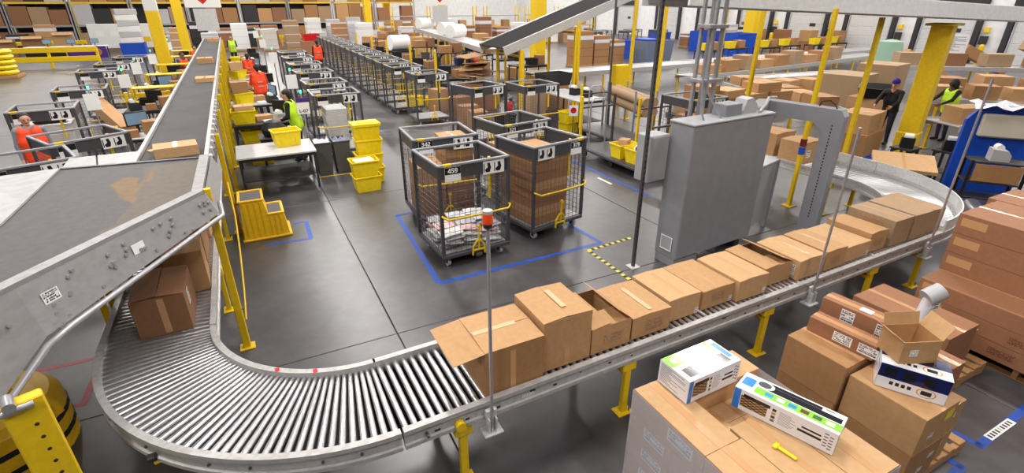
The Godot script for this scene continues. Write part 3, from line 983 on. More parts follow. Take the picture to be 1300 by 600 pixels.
func make_shell() -> void:
	# floor: cast slabs with saw-cut joints
	var fl := struct("floor", MB.new().box(V(8, -0.16, -32), V(90, 0.3, 116)), M.joint)
	var sm := {}
	var xs := [-37.0, -28.92, -23.92, -18.92, -13.92, -8.92, -3.92, 1.08, 6.08, 11.08, 16.08, 21.08, 26.08, 31.08, 36.08, 41.08, 53.0]
	var zs := [26.0, 4.9, -0.1, -5.1, -10.1, -15.1, -20.1, -25.1, -30.1, -35.1, -40.1, -45.1, -50.1, -60.1, -70.1, -90.0]
	for i in xs.size() - 1:
		for j in zs.size() - 1:
			var w: float = xs[i + 1] - xs[i] - 0.012
			var d: float = zs[j] - zs[j + 1] - 0.012
			var k := "%.2f %.2f" % [w, d]
			if not sm.has(k): sm[k] = MB.new().box(V(0, -0.01, 0), V(w, 0.02, d), 0.004).mesh()
			part(fl, "slab", sm[k], M.concrete, V((xs[i] + xs[i + 1]) / 2, 0, (zs[j] + zs[j + 1]) / 2))
	struct("ceiling", MB.new().box(V(8, 11.15, -32), V(90, 0.3, 116)), M.ceiling)
	struct("wall_back", MB.new().box(V(8, 5.5, -80.15), V(90, 11, 0.3)), M.wall)
	struct("wall_front", MB.new().box(V(8, 5.5, 26.15), V(90, 11, 0.3)), M.wall_grey)
	struct("wall_left", MB.new().box(V(-37.15, 5.5, -32), V(0.3, 11, 116)), M.wall_grey)
	struct("wall_right", MB.new().box(V(42.15, 5.5, -32), V(0.3, 11, 116)), M.wall)
	# dock doors along the far side wall
	var n := 0
	for z in [-4.0, -9.0, -14.0, -19.0, -24.0, -29.0, -34.0, -39.0, -45.0, -52.0, -60.0]:
		n += 1
		var d := struct("door_%d" % n, MB.new().box(V(0, 1.6, 0), V(0.1, 3.2, 3.0), 0.01), M.white, V(41.93, 0, z))
		for k in 5: part(d, "door_panel", MB.new().box(V(-0.06, 0.32 + k * 0.64, 0), V(0.04, 0.61, 2.9), 0.012), M.sheet)
		for s in [-1, 1]:
			part(d, "dock_seal", MB.new().box(V(-0.1, 1.9, s * 1.72), V(0.25, 3.8, 0.3), 0.02), M.dark)
			part(d, "track", MB.new().box(V(-0.12, 1.7, s * 1.5), V(0.06, 3.4, 0.06), 0.005), M.lightgrey)
		part(d, "lintel", MB.new().box(V(-0.1, 3.5, 0), V(0.2, 0.5, 3.6), 0.02), M.dark)
		if n > 1 and n < 8:
			part(d, "control_box", MB.new().box(V(-0.12, 1.4, 2.2), V(0.2, 0.5, 0.4), 0.02), M.dark)
			part(d, "yellow_notice", MB.new().box(V(-0.08, 2.0, 2.2), V(0.1, 0.3, 0.3), 0.005), M.yellow)
		if n % 2 == 0: part(d, "door_window", MB.new().box(V(-0.085, 1.9, 0.6), V(0.01, 0.25, 0.5)), M.dark)

# ---------------------------------------------------------------- near roller conveyor
func straight_rollers(a: Vector3, b: Vector3, half: float, step := 0.072) -> Array:
	var m := MB.new().cyl(V(-half + 0.02, 0, 0), V(half - 0.02, 0, 0), 0.0245, -1, 14).mesh()
	var d := (b - a).normalized()
	var s := d.cross(Vector3.UP)
	var k := int(a.distance_to(b) / step)
	var r := []
	for i in k: r.append({"mesh": m, "turn": atan2(-s.z, s.x), "at": a.lerp(b, (i + 0.5) / k) + V(0, 0.7255, 0)})
	return r
func arc(c: Vector3, r: float, t0: float, t1: float, k: int) -> Array:
	var p := []
	for i in k + 1:
		var t := deg_to_rad(lerpf(t0, t1, float(i) / k))
		p.append(c + V(cos(t), 0, sin(t)) * r)
	return p
func arc_rollers(c: Vector3, ri: float, ro: float, t0: float, t1: float, k: int) -> Array:
	var mid := (ri + ro) / 2
	var m := MB.new().cyl(V(ri - mid + 0.02, 0.004, 0), V(ro - mid - 0.02, 0, 0), 0.019, 0.027, 14).mesh()
	var r := []
	for i in k:
		var t := deg_to_rad(lerpf(t0, t1, (i + 0.5) / k))
		r.append({"mesh": m, "turn": -t, "at": c + V(cos(t), 0, sin(t)) * mid + V(0, 0.7245, 0)})
	return r
const C1 := Vector3(0.55, 0, -4.93)
const C2 := Vector3(8.0, 0, -4.95)
func make_near_conveyor() -> void:
	var half := 0.435
	var s1 := roller_run("roller_conveyor", "straight steel roller conveyor running beneath the grey takeaway belt", [V(-1.135, 0, -13.0), V(-1.135, 0, -4.93)], half, straight_rollers(V(-1.135, 0, -13.0), V(-1.135, 0, -4.93), half))
	for z in [-6.6, -9.0, -11.4]:
		conveyor_leg(s1, V(-1.57, 0, z), 0.62, PI / 2); conveyor_leg(s1, V(-0.70, 0, z), 0.62, PI / 2)
	var c1 := roller_run("curved_roller_conveyor", "wide curved roller conveyor with bare tapered rollers between two straight runs", arc(C1, 1.685, 180, 90, 28), half, arc_rollers(C1, 1.25, 2.12, 180, 90, 43))
	for t in [160.0, 112.0]:
		var q := V(cos(deg_to_rad(t)), 0, sin(deg_to_rad(t)))
		conveyor_leg(c1, C1 + q * 1.92, 0.62, -deg_to_rad(t) + PI / 2); conveyor_leg(c1, C1 + q * 1.25, 0.62, -deg_to_rad(t) + PI / 2)
	for t in [170.0, 155.0, 141.0, 126.0, 118.0, 105.0, 98.0]:
		var q := V(cos(deg_to_rad(t)), 0, sin(deg_to_rad(t)))
		var bt := part(c1, "bolt", MB.new().cyl(Vector3.ZERO, V(0, 0, 0.012), 0.012, -1, 6), M.steel_dark, C1 + q * 2.137 + V(0, 0.70, 0))
		bt.rotation.y = atan2(q.x, q.z)
	for t in [127.0, 112.0]:
		var q := V(cos(deg_to_rad(t)), 0, sin(deg_to_rad(t)))
		part(c1, "red_tape_mark", MB.new().box(C1 + q * 1.245 + V(0, 0.791, 0), V(0.035, 0.002, 0.05)), M.red)
	part(c1, "photo_eye", MB.new().box(C1 + V(cos(2.42), 0, sin(2.42)) * 2.17 + V(0, 0.66, 0), V(0.06, 0.05, 0.06), 0.01), M.dark)
	var a := V(0.55, 0, -3.245); var b := V(8.0, 0, -3.35)
	var s2 := roller_run("roller_conveyor", "long straight roller conveyor carrying a tight line of cartons past the pallets", [a, b], half, straight_rollers(a, b, half))
	for x in [1.02, 2.67, 4.59, 6.55, 7.75]:
		var z := lerpf(-3.245, -3.35, (x - 0.55) / 7.45)
		conveyor_leg(s2, V(x, 0, z + half - 0.02), 0.62); conveyor_leg(s2, V(x, 0, z - half + 0.02), 0.62, PI)
		part(s2, "cross_brace", MB.new().box(V(x, 0.45, z), V(0.04, 0.04, half * 2 - 0.06), 0.004), M.yellow)
	for x in [0.86, 1.05]: part(s2, "knob", MB.new().cyl(V(0.98 if x < 1 else 0.72, 0.67 if x < 1 else 0.7, -2.79), V(0.98 if x < 1 else 0.72, 0.67 if x < 1 else 0.7, -2.74), 0.04 if x < 1 else 0.012, -1, 16), M.yellow if x < 1 else M.steel_dark)
	var rnd := RandomNumberGenerator.new(); rnd.seed = 9
	for i in 26:
		var x := 0.7 + i * 0.28 + rnd.randf() * 0.12
		var z := lerpf(-3.245, -3.35, (x - 0.55) / 7.45) + half + 0.016
		part(s2, "slot", MB.new().box(V(x, 0.69 + rnd.randf_range(-0.015, 0.03), z), V(rnd.randf_range(0.012, 0.05), rnd.randf_range(0.012, 0.022), 0.004)), M.dark)
	for x in [1.56, 1.62, 4.42]: sticker(s2, "printed_label", V(x, 0.69, lerpf(-3.245, -3.35, (x - 0.55) / 7.45) + half + 0.0185), V(1, 0, 0), V(0, 1, 0), 0.05, 0.035, M.print0)
	for i in 5:
		var e: Array = [[-6.15, 0.0, 0.5, 0.4], [-6.8, 0.0, 0.55, 0.45], [-6.5, 0.0, 0.0, 0.0], [-7.55, 0.0, 0.6, 0.35], [-8.2, 0.0, 0.0, 0.5]][i]
		if e[2] == 0.0: continue
		var k := carton("white-labelled carton behind the arch, %s from the arch" % ORD[i if i < 2 else i - 1], V(9.58, 0.751, e[0]), V(0.62, e[3], e[2]), 0.05 * i, "card", "popped", "labelled cartons behind the arch", 0.06)
		front_print(k, V(0.62, e[3], e[2]), -0.12, 0.18, 0.12, 0.14, M.print2, "label")
	roller_run("curved_roller_conveyor", "far curved roller conveyor with a raised white guard rail on its outer edge", arc(C2, 1.605, 90, 0, 24), half, arc_rollers(C2, 1.17, 2.04, 90, 0, 42), true)
	var s3 := roller_run("roller_conveyor", "straight roller conveyor leading away behind the grey arch", [V(9.605, 0, -4.95), V(9.605, 0, -8.2)], half, straight_rollers(V(9.605, 0, -4.95), V(9.605, 0, -8.2), half), true)
	for z in [-5.2, -7.8]:
		conveyor_leg(s3, V(9.17, 0, z), 0.62, PI / 2); conveyor_leg(s3, V(10.04, 0, z), 0.62, PI / 2)
	# thin poles clamped to the outer rail
	rail_pole("thin grey pole with an orange beacon clamped to the conveyor beside the open carton", V(1.23, 0, -2.765), 2.34, true)
	rail_pole("thin grey pole clamped to the conveyor rail in the middle of the carton line", V(5.2, 0, -2.83), 2.5, false)
	rail_pole("thin grey pole clamped to the conveyor where it starts to curve away", V(7.62, 0, -2.87), 2.8, false)

func rail_pole(label: String, at: Vector3, top: float, beacon: bool) -> void:
	var o := thing("rail_pole", label, "pole", at)
	part(o, "pole", MB.new().cyl(V(0, 0.52, 0.03), V(0, top, 0.03), 0.0135, -1, 10), M.alu)
	part(o, "clamp", MB.new().box(V(0, 0.70, 0.01), V(0.09, 0.08, 0.035), 0.006), M.rail_edge)
	part(o, "bracket", MB.new().box(V(0, 0.53, 0.02), V(0.16, 0.015, 0.12), 0.003).box(V(-0.03, 0.6, 0.03), V(0.012, 0.14, 0.06), 0.002).box(V(0.03, 0.6, 0.03), V(0.012, 0.14, 0.06), 0.002), M.rail_edge)
	if beacon:
		var be := part(o, "beacon", MB.new().lathe([Vector2(0, 0), Vector2(0.034, 0), Vector2(0.036, 0.02), Vector2(0.032, 0.07), Vector2(0.0, 0.07)], V(0, top - 0.03, 0.03), 16), M.orange)
		part(be, "beacon_cap", MB.new().lathe([Vector2(0, 0.07), Vector2(0.033, 0.07), Vector2(0.033, 0.09), Vector2(0, 0.092)], V(0, top - 0.03, 0.03), 16), M.lightgrey)
		part(be, "beacon_base", MB.new().cyl(V(0, top - 0.06, 0.03), V(0, top - 0.03, 0.03), 0.03, -1, 14), M.dark)

# ---------------------------------------------------------------- cartons on the near conveyor
func conv_box(label: String, x0: float, x1: float, zf: float, d: float, h: float, tone: String, style: String, lift := 0.0, turn := 0.0) -> Node3D:
	return carton(label, V((x0 + x1) / 2, 0.751, zf - d / 2), V(x1 - x0, h, d), turn, tone, style, "cartons riding the near roller conveyor", lift)
func make_conveyor_boxes() -> void:
	var s: Vector3
	# first: one top flap thrown open over the rollers
	var o := conv_box("large brown carton with one flap thrown open over the bare rollers", 1.24, 1.76, -2.86, 0.53, 0.43, "card_deep", "open")
	flap(o, V(-0.26, 0.43, 0), -PI / 2, deg_to_rad(186), 0.53, 0.26, M.card)
	flap(o, V(0.26, 0.426, 0), PI / 2, deg_to_rad(1), 0.52, 0.25, M.card)
	flap(o, V(0, 0.43, 0.265), 0, deg_to_rad(2), 0.52, 0.262, M.card)
	flap(o, V(0, 0.43, -0.265), PI, deg_to_rad(2), 0.52, 0.262, M.card)
	part(o, "tape", MB.new().box(V(-0.06, 0.4445, 0), V(0.38, 0.001, 0.05)), M.tape_clear)
	part(o, "side_tape", MB.new().box(V(-0.02, 0.2, 0.2665), V(0.05, 0.38, 0.001)), M.tape)
	s = V(0.48, 0.49, 0.52)
	o = conv_box("tallest brown carton on the conveyor with a shiny strip of tape", 1.79, 2.27, -2.92, 0.52, 0.49, "card", "popped", 0.07)
	part(o, "tape", MB.new().box(V(0.03, 0.512, -0.02), V(0.05, 0.001, 0.30), 0, Basis(Vector3.FORWARD, -0.05)), M.tape_clear)
	front_print(o, s, 0.0, 0.1, 0.05, 0.18, M.tape, "side_tape")
	# open-topped one
	o = conv_box("low open carton with its lid flap standing up, squeezed between taller ones", 2.29, 2.72, -2.93, 0.58, 0.26, "card", "open")
	flap(o, V(0.213, 0.26, 0), PI / 2, deg_to_rad(40), 0.58, 0.21, M.card)
	flap(o, V(-0.213, 0.26, 0), -PI / 2, deg_to_rad(6), 0.58, 0.2, M.card)
	flap(o, V(0, 0.26, 0.288), 0, deg_to_rad(8), 0.41, 0.2, M.card)
	front_print(o, V(0.43, 0.26, 0.58), 0.02, 0.12, 0.24, 0.11, M.ink0)
	o = conv_box("carton with a long glossy tape strip beside the low open one", 2.75, 3.21, -2.94, 0.58, 0.23, "card", "popped", 0.05)
	part(o, "tape", MB.new().box(V(0.01, 0.246, 0.03), V(0.05, 0.001, 0.42)), M.tape_clear)
	front_print(o, V(0.46, 0.23, 0.58), 0.03, 0.11, 0.24, 0.12, M.ink1)
	var row := [[3.24, 3.65, -3.0, 0.56, 0.245, "card_pale", 0.05, "carton with a pale top and a corner label, right of the glossy-taped carton"],
		[3.70, 4.14, -3.01, 0.59, 0.215, "card", 0.04, "flat-topped carton, third past the low open one"],
		[4.15, 4.59, -2.96, 0.59, 0.24, "card_pale", 0.06, "carton just before the one whose lid flap is lifted"],
		[4.64, 5.09, -3.04, 0.55, 0.225, "card", 0.0, "carton whose long lid flap is lifted towards the grey machine"],
		[5.12, 5.57, -2.97, 0.58, 0.235, "card_pale", 0.08, "carton with a white shipping label behind the middle rail pole"],
		[5.59, 5.97, -2.97, 0.57, 0.245, "card", 0.06, "narrow carton after the white-labelled one"],
		[6.0, 6.49, -2.99, 0.58, 0.2, "card_pale", 0.02, "lowest flat carton before the three tall end cartons"],
		[6.52, 6.88, -3.02, 0.57, 0.26, "card", 0.10, "carton with a torn front corner next to the tall end cartons"]]
	for i in row.size():
		var r: Array = row[i]
		s = V(r[1] - r[0], r[4], r[3])
		if i == 3:
			o = conv_box(r[7], r[0], r[1], r[2], r[3], r[4], r[5], "open")
			flap(o, V(s.x / 2, s.y, 0), PI / 2, deg_to_rad(24), s.z, s.x / 2, M.card)
			flap(o, V(-s.x / 2, s.y, 0), -PI / 2, deg_to_rad(4), s.z, s.x / 2, M.card)
			flap(o, V(0, s.y, s.z / 2), 0, deg_to_rad(1), s.x - 0.02, s.x / 2, M.card)
		else: o = conv_box(r[7], r[0], r[1], r[2], r[3], r[4], r[5], "popped", r[6])
		if i in [0, 1, 2, 6]: sticker(o, "label", V(s.x / 2 - 0.035, 0.045, s.z / 2 + 0.0015), V(1, 0, 0), V(0, 1, 0), 0.05, 0.06, M.print1)
		if i == 4: sticker(o, "label", V(-s.x / 2 - 0.0015, 0.11, s.z / 2 - 0.1), V(0, 0, 1), V(0, 1, 0), 0.11, 0.13, M.print2)
		if i in [1, 5, 7]: front_print(o, s, 0.0, 0.12, 0.2, 0.10, M["ink%d" % (i % 2)])
		if r[6] > 0.03: part(o, "tape", MB.new().box(V(0.0, s.y + s.x * 0.5 * r[6] * 0.9, 0.0), V(0.045, 0.001, s.z * 0.8)), M.tape)
	var tall := [[6.95, 7.36, -3.0, 0.6, 0.35, 0.0, "first of three tall shut cartons at the end of the line"], [7.38, 7.74, -2.98, 0.62, 0.36, -0.03, "middle one of three tall shut cartons at the end of the line"], [7.79, 8.12, -3.0, 0.64, 0.34, -0.1, "last tall shut carton, already on the curve"]]
	for r in tall:
		o = conv_box(r[6], r[0], r[1], r[2], r[3], r[4], "card_grey", "shut", 0.0, r[5])
		front_print(o, V(r[1] - r[0], r[4], r[3]), 0.05, 0.2, 0.2, 0.06, M.ink1)
		sticker(o, "printed_mark", V(-(r[1] - r[0]) / 2 - 0.0015, 0.27, 0.05), V(0, 0, 1), V(0, 1, 0), 0.3, 0.05, M.ink0)
	# left run under the belt
	o = carton("big dark brown carton with loosely closed flaps entering the bare curve", V(-1.075, 0.751, -5.32), V(0.43, 0.40, 0.62), 0.0, "card_wet", "popped", "", 0.10)
	part(o, "side_tape", MB.new().box(V(0.02, 0.2, 0.311), V(0.055, 0.36, 0.0015)), M.tape)
	sticker(o, "label", V(0.2165, 0.26, 0.1), V(0, 0, -1), V(0, 1, 0), 0.1, 0.16, M.print3)
	o = carton("tan carton standing close behind the big dark brown one", V(-0.92, 0.751, -6.02), V(0.36, 0.47, 0.5), 0.06, "card", "shut", "")
	o = carton("carton with two white labels in the shade of the takeaway belt", V(-1.08, 0.751, -6.78), V(0.62, 0.5, 0.62), 0.0, "card_deep", "shut", "")
	for k in 3: front_print(o, V(0.62, 0.5, 0.62), -0.17 + k * 0.17, 0.36, 0.12, 0.06, M["print%d" % k], "label")
	carton("yellowish carton behind the one with two white labels", V(-0.95, 0.751, -7.5), V(0.42, 0.52, 0.45), -0.05, "card_pale", "shut", "")
	carton("dark carton next to the yellow stool under the belt", V(-1.05, 0.751, -8.3), V(0.5, 0.45, 0.6), 0.0, "card_deep", "shut", "")
	carton("upright carton under the belt beside the first ladder-like posts", V(-1.0, 0.751, -9.2), V(0.45, 0.55, 0.5), 0.0, "card_pale", "shut", "")
	carton("last carton under the belt before the white table", V(-1.05, 0.751, -10.2), V(0.5, 0.4, 0.6), 0.0, "card", "shut", "")

# ---------------------------------------------------------------- takeaway belt and spur
func stain_tex() -> StandardMaterial3D:
	var n := 256
	var im := Image.create(n, n, false, Image.FORMAT_RGB8)
	var f := FastNoiseLite.new(); f.seed = 31; f.frequency = 0.03; f.fractal_octaves = 4
	# print of spilled brown dust on the belt, x across 3 m, y along 4 m of the plate
	var blot := PackedVector2Array([Vector2(0.775, 0.118), Vector2(1.01, 0.08), Vector2(1.0, 0.62), Vector2(0.88, 0.752), Vector2(0.807, 0.825), Vector2(0.74, 0.911), Vector2(0.736, 0.861), Vector2(0.787, 0.706), Vector2(0.779, 0.59), Vector2(0.793, 0.452)])
	var core := PackedVector2Array([Vector2(0.68, 0.344), Vector2(0.696, 0.252), Vector2(0.756, 0.282), Vector2(0.788, 0.365), Vector2(0.827, 0.34), Vector2(0.811, 0.109), Vector2(0.803, 0.184), Vector2(0.793, 0.452), Vector2(0.78, 0.617), Vector2(0.726, 0.499)])
	for y in n:
		for x in n:
			var w := f.get_noise_2d(x, y)
			var u := Vector2(x + w * 6.0, y + f.get_noise_2d(y + 90, x) * 8.0) / n
			var c := Color(0.30, 0.292, 0.292)
			if Geometry2D.is_point_in_polygon(u, core): c = Color(0.44, 0.34, 0.19)
			elif Geometry2D.is_point_in_polygon(u, blot): c = Color(0.355, 0.325, 0.275)
			c = c * (1.0 + 0.10 * f.get_noise_2d(x * 3, y * 3))
			im.set_pixel(x, y, c)
	var m := mat(Color.WHITE, 0.6)
	m.albedo_texture = ImageTexture.create_from_image(im)
	return m
func make_takeaway_belt() -> void:
	var o := thing("takeaway_conveyor", "long grey belt conveyor raised on yellow posts, running away down the hall", "conveyor")
	part(o, "belt", MB.new().box(V(-0.99, 1.735, -20.6), V(0.74, 0.03, 27.2), 0.006), M.belt)
	part(o, "side_rail", MB.new().box(V(-0.595, 1.70, -20.6), V(0.05, 0.20, 27.2), 0.006), M.rail_edge)
	part(o, "side_rail", MB.new().box(V(-1.385, 1.70, -20.6), V(0.05, 0.20, 27.2), 0.006), M.rail)
	part(o, "belt_bed", MB.new().box(V(-0.99, 1.66, -20.6), V(0.72, 0.06, 27.0)), M.frame_grey)
	var k := 0
	for z in [-5.63, -9.23, -11.47, -13.5, -15.5, -17.5, -19.6, -21.8, -24.0, -26.5, -29.0, -31.5, -33.8]:
		var h := 1.92 if k == 0 else 1.7
		var p := part(o, "support_post", MB.new().box(V(0, h / 2, 0), V(0.075, h, 0.06), 0.006), M.yellow, V(-0.52, 0, z))
		part(p, "foot_plate", cbox(V(0.16, 0.014, 0.14), 0.003), M.yellow)
		part(p, "knob", MB.new().cyl(V(-0.03, 0.5, 0), V(0.06, 0.5, 0), 0.012, -1, 8), M.steel_dark)
		if k > 1:
			p = part(o, "support_post", MB.new().box(V(0, 0.85, 0), V(0.075, 1.7, 0.06), 0.006), M.yellow, V(-1.455, 0, z))
			part(p, "foot_plate", cbox(V(0.16, 0.014, 0.14), 0.003), M.yellow)
			part(o, "cross_beam", MB.new().box(V(-0.99, 1.58, z), V(0.9, 0.07, 0.06), 0.006), M.yellow)
		k += 1
	part(o, "cable", MB.new().tube([V(-0.47, 1.2, -8.2), V(-0.44, 0.9, -7.6), V(-0.45, 0.6, -7.0), V(-0.47, 0.35, -6.4), V(-0.49, 0.2, -5.9)], 0.012, 6), M.yellow)
	for i in 12:
		var e := part(o, "roller_bracket", MB.new().box(V(-0.555, 1.72, -7.6 - i * 0.42), V(0.05, 0.12, 0.09), 0.008), M.rail_edge)
		part(e, "bolt", MB.new().cyl(V(-0.53, 1.74, -7.6 - i * 0.42), V(-0.515, 1.74, -7.6 - i * 0.42), 0.014, -1, 6), M.steel_dark)
	# cartons on the belt
	carton("flat carton lying on the takeaway belt where the stained spur joins", V(-0.95, 1.751, -7.95), V(0.5, 0.13, 0.36), 0.12, "card_pale", "shut", "")
	solo("envelope", "thin pale envelope on the takeaway belt beside the flat carton", "envelope", cbox(V(0.28, 0.015, 0.12), 0.004), M.card_pale, V(-1.18, 1.752, -8.3), 0.4)
	carton("small carton on the takeaway belt, middle one of those riding it", V(-0.82, 1.751, -15.6), V(0.42, 0.1, 0.5), 0.0, "card_pale", "shut", "")
	carton("small carton farther along the takeaway belt", V(-0.95, 1.751, -20.5), V(0.46, 0.16, 0.6), 0.0, "card", "shut", "")
	carton("carton at the far end of the takeaway belt", V(-0.9, 1.751, -31.5), V(0.5, 0.16, 0.6), 0.0, "card", "shut", "")
	# the merging spur close to the camera
	var s := thing("spur_conveyor", "broad grey spur conveyor with a brown dust stain merging onto the takeaway belt", "conveyor")
	var poly := [Vector2(-2.02, -7.2), Vector2(-0.62, -7.0), Vector2(-0.64, -5.57), Vector2(-1.67, -4.09), Vector2(-2.45, -2.98), Vector2(-3.1, -3.9), Vector2(-2.05, -5.49)]
	var q := MB.new().prism(poly, V(0, 1.86, 0), V(1, 0, 0), V(0, 0, 1), V(0, 0.025, 0))
	for i in q.v.size(): q.t[i] = Vector2((q.v[i].x + 3.1) / 2.5, (q.v[i].z + 7.2) / 2.6)
	part(s, "belt", q, stain_tex())
	part(s, "end_lip", MB.new().bar(V(-2.04, 1.885, -7.22), V(-0.6, 1.885, -7.02), 0.03, 0.04, 0.006), M.steel_dark)
	part(s, "bed", MB.new().prism(poly, V(0, 1.80, 0), V(1, 0, 0), V(0, 0, 1), V(0, 0.055, 0)), M.frame_grey)
	# rail: flat strip, then a side plate leaning out with bolts
	var b := [Vector2(-0.62, -7.0), Vector2(-0.64, -5.57), Vector2(-1.67, -4.09), Vector2(-1.876, -3.794), Vector2(-2.45, -2.98)]
	var nrm := [Vector2(1, 0), Vector2(0.93, 0.37), Vector2(0.82, 0.575), Vector2(0.82, 0.575), Vector2(0.82, 0.575)]
	var low := [1.72, 1.69, 1.54, 1.34, 1.1]
	var strip := MB.new(); var face := MB.new()
	for i in 4:
		var p := []
		for j in [i, i + 1]:
			var o0 := V(b[j].x, 0, b[j].y)
			var nn := V(nrm[j].x, 0, nrm[j].y)
			p.append([o0 + V(0, 1.885, 0), o0 + V(0, 1.93, 0), o0 + nn * 0.10 + V(0, 1.93, 0), o0 + nn * 0.10 + V(0, 1.885, 0), o0 + nn * 0.115 + V(0, 1.90, 0), o0 + nn * 0.20 + V(0, low[j], 0), o0 + nn * 0.165 + V(0, low[j], 0), o0 + nn * 0.09 + V(0, 1.86, 0)])
		var nm := V(nrm[i].x, 0, nrm[i].y)
		strip.quad(p[0][1], p[1][1], p[1][2], p[0][2], Vector3.UP)
		strip.quad(p[0][0], p[1][0], p[1][1], p[0][1], -nm)
		strip.quad(p[0][2], p[1][2], p[1][3], p[0][3], nm)
		face.quad(p[0][4], p[1][4], p[1][5], p[0][5], nm)
		face.quad(p[0][5], p[1][5], p[1][6], p[0][6], Vector3.DOWN)
		face.quad(p[0][6], p[1][6], p[1][7], p[0][7], -nm)
		face.quad(p[0][7], p[1][7], p[1][4], p[0][4], Vector3.UP)
	part(s, "top_strip", strip, M.frame_grey)
	part(s, "side_plate", face, M.frame_grey)
	var rnd := RandomNumberGenerator.new(); rnd.seed = 12
	var bm := MB.new().cyl(Vector3.ZERO, V(0, 0, 0.014), 0.016, -1, 6).mesh()
	for i in 46:
		var t := rnd.randf()
		var d := rnd.randf_range(0.15, 0.95)
		var pa := V(b[1].x, 1.90, b[1].y).lerp(V(b[4].x, 1.90, b[4].y), t * 0.72)
		var dep := lerpf(0.23, 0.5, t)
		var bo := part(s, "bolt", bm, M.frame_grey, pa + V(0.82, 0, 0.575) * (0.118 + 0.083 * d) - V(0, dep * d - 0.004, 0))
		bo.rotation.y = atan2(0.82, 0.575)
	for i in 3:
		var t: float = [0.28, 0.52, 0.66][i]
		var pa := V(b[1].x, 1.90, b[1].y).lerp(V(b[4].x, 1.90, b[4].y), t) + V(0.82, 0, 0.575) * 0.158 - V(0, 0.14, 0)
		sticker(s, "warning_label" if i == 1 else "paper_label", pa, V(0.575, 0, -0.82), V(-0.1, 0.97, -0.07), 0.12, 0.09, M.print3 if i == 1 else M.paper)
	var pipe := []
	for j in 4:
		var w: Vector2 = b[j + 1] + (nrm[j + 1] as Vector2) * 0.235
		pipe.append(V(w.x, low[j + 1] - 0.02, w.y))
	pipe.insert(0, V(-0.44, 1.72, -5.75))
	part(s, "conduit", MB.new().tube([pipe[0], pipe[1], pipe[1].lerp(pipe[2], 0.5), pipe[2].lerp(pipe[1], 0.08), pipe[2].lerp(pipe[3], 0.1), pipe[3], pipe[4]], 0.022, 10), M.alu)
	part(s, "yellow_bracket", MB.new().bar(V(-0.98, 1.60, -5.2), V(-0.62, 1.66, -5.68), 0.05, 0.05, 0.006), M.yellow)
	for e in [[-1.82, -6.25], [-1.70, -6.15]]:
		part(s, "leg", MB.new().box(V(e[0], 0.9, e[1]), V(0.06, 1.8, 0.05), 0.005), M.yellow)
	var pst := part(s, "front_post", MB.new().box(V(0, 0.74, 0), V(0.20, 1.48, 0.09), 0.008), M.yellow, V(-1.52, 0, -3.38), 0.35)
	for i in 12: part(pst, "hole", MB.new().cyl(V(0.02, 0.2 + i * 0.1, 0.0455), V(0.02, 0.2 + i * 0.1, 0.0462), 0.012, -1, 12), M.dark)
	part(pst, "clamp", MB.new().cyl(V(-0.05, 1.50, -0.02), V(-0.05, 1.50, 0.10), 0.032, -1, 14).cyl(V(-0.1, 1.46, 0.07), V(0.05, 1.46, 0.07), 0.02, -1, 10), M.alu)
	# white sheet-metal slides beside the spur
	solo("metal_slide", "white sheet-metal slide along the edge of the stained spur", "slide", MB.new().prism([Vector2(-2.0, -7.2), Vector2(-2.03, -5.45), Vector2(-3.05, -3.9), Vector2(-3.9, -4.3), Vector2(-3.4, -7.0)], V(0, 1.887, 0), V(1, 0, 0), V(0, 0, 1), V(0, 0.02, 0)), M.slide)
	var sl := thing("metal_slide", "white two-piece sheet-metal cover beside the start of the spur", "slide")
	part(sl, "panel", MB.new().prism([Vector2(-2.2, -8.4), Vector2(-1.92, -8.4), Vector2(-1.75, -7.45), Vector2(-2.15, -7.45)], V(0, 1.72, 0), V(1, 0, 0), V(0, 0, 1), V(0, 0.02, 0)), M.slide)
	part(sl, "panel", MB.new().prism([Vector2(-1.90, -8.4), Vector2(-1.44, -8.4), Vector2(-1.44, -7.45), Vector2(-1.73, -7.45)], V(0, 1.72, 0), V(1, 0, 0), V(0, 0, 1), V(0, 0.02, 0)), M.slide)
	for e in [[-1.6, -8.0], [-2.05, -8.0]]: part(sl, "leg", MB.new().box(V(e[0], 0.86, e[1]), V(0.05, 1.72, 0.05), 0.004), M.yellow)

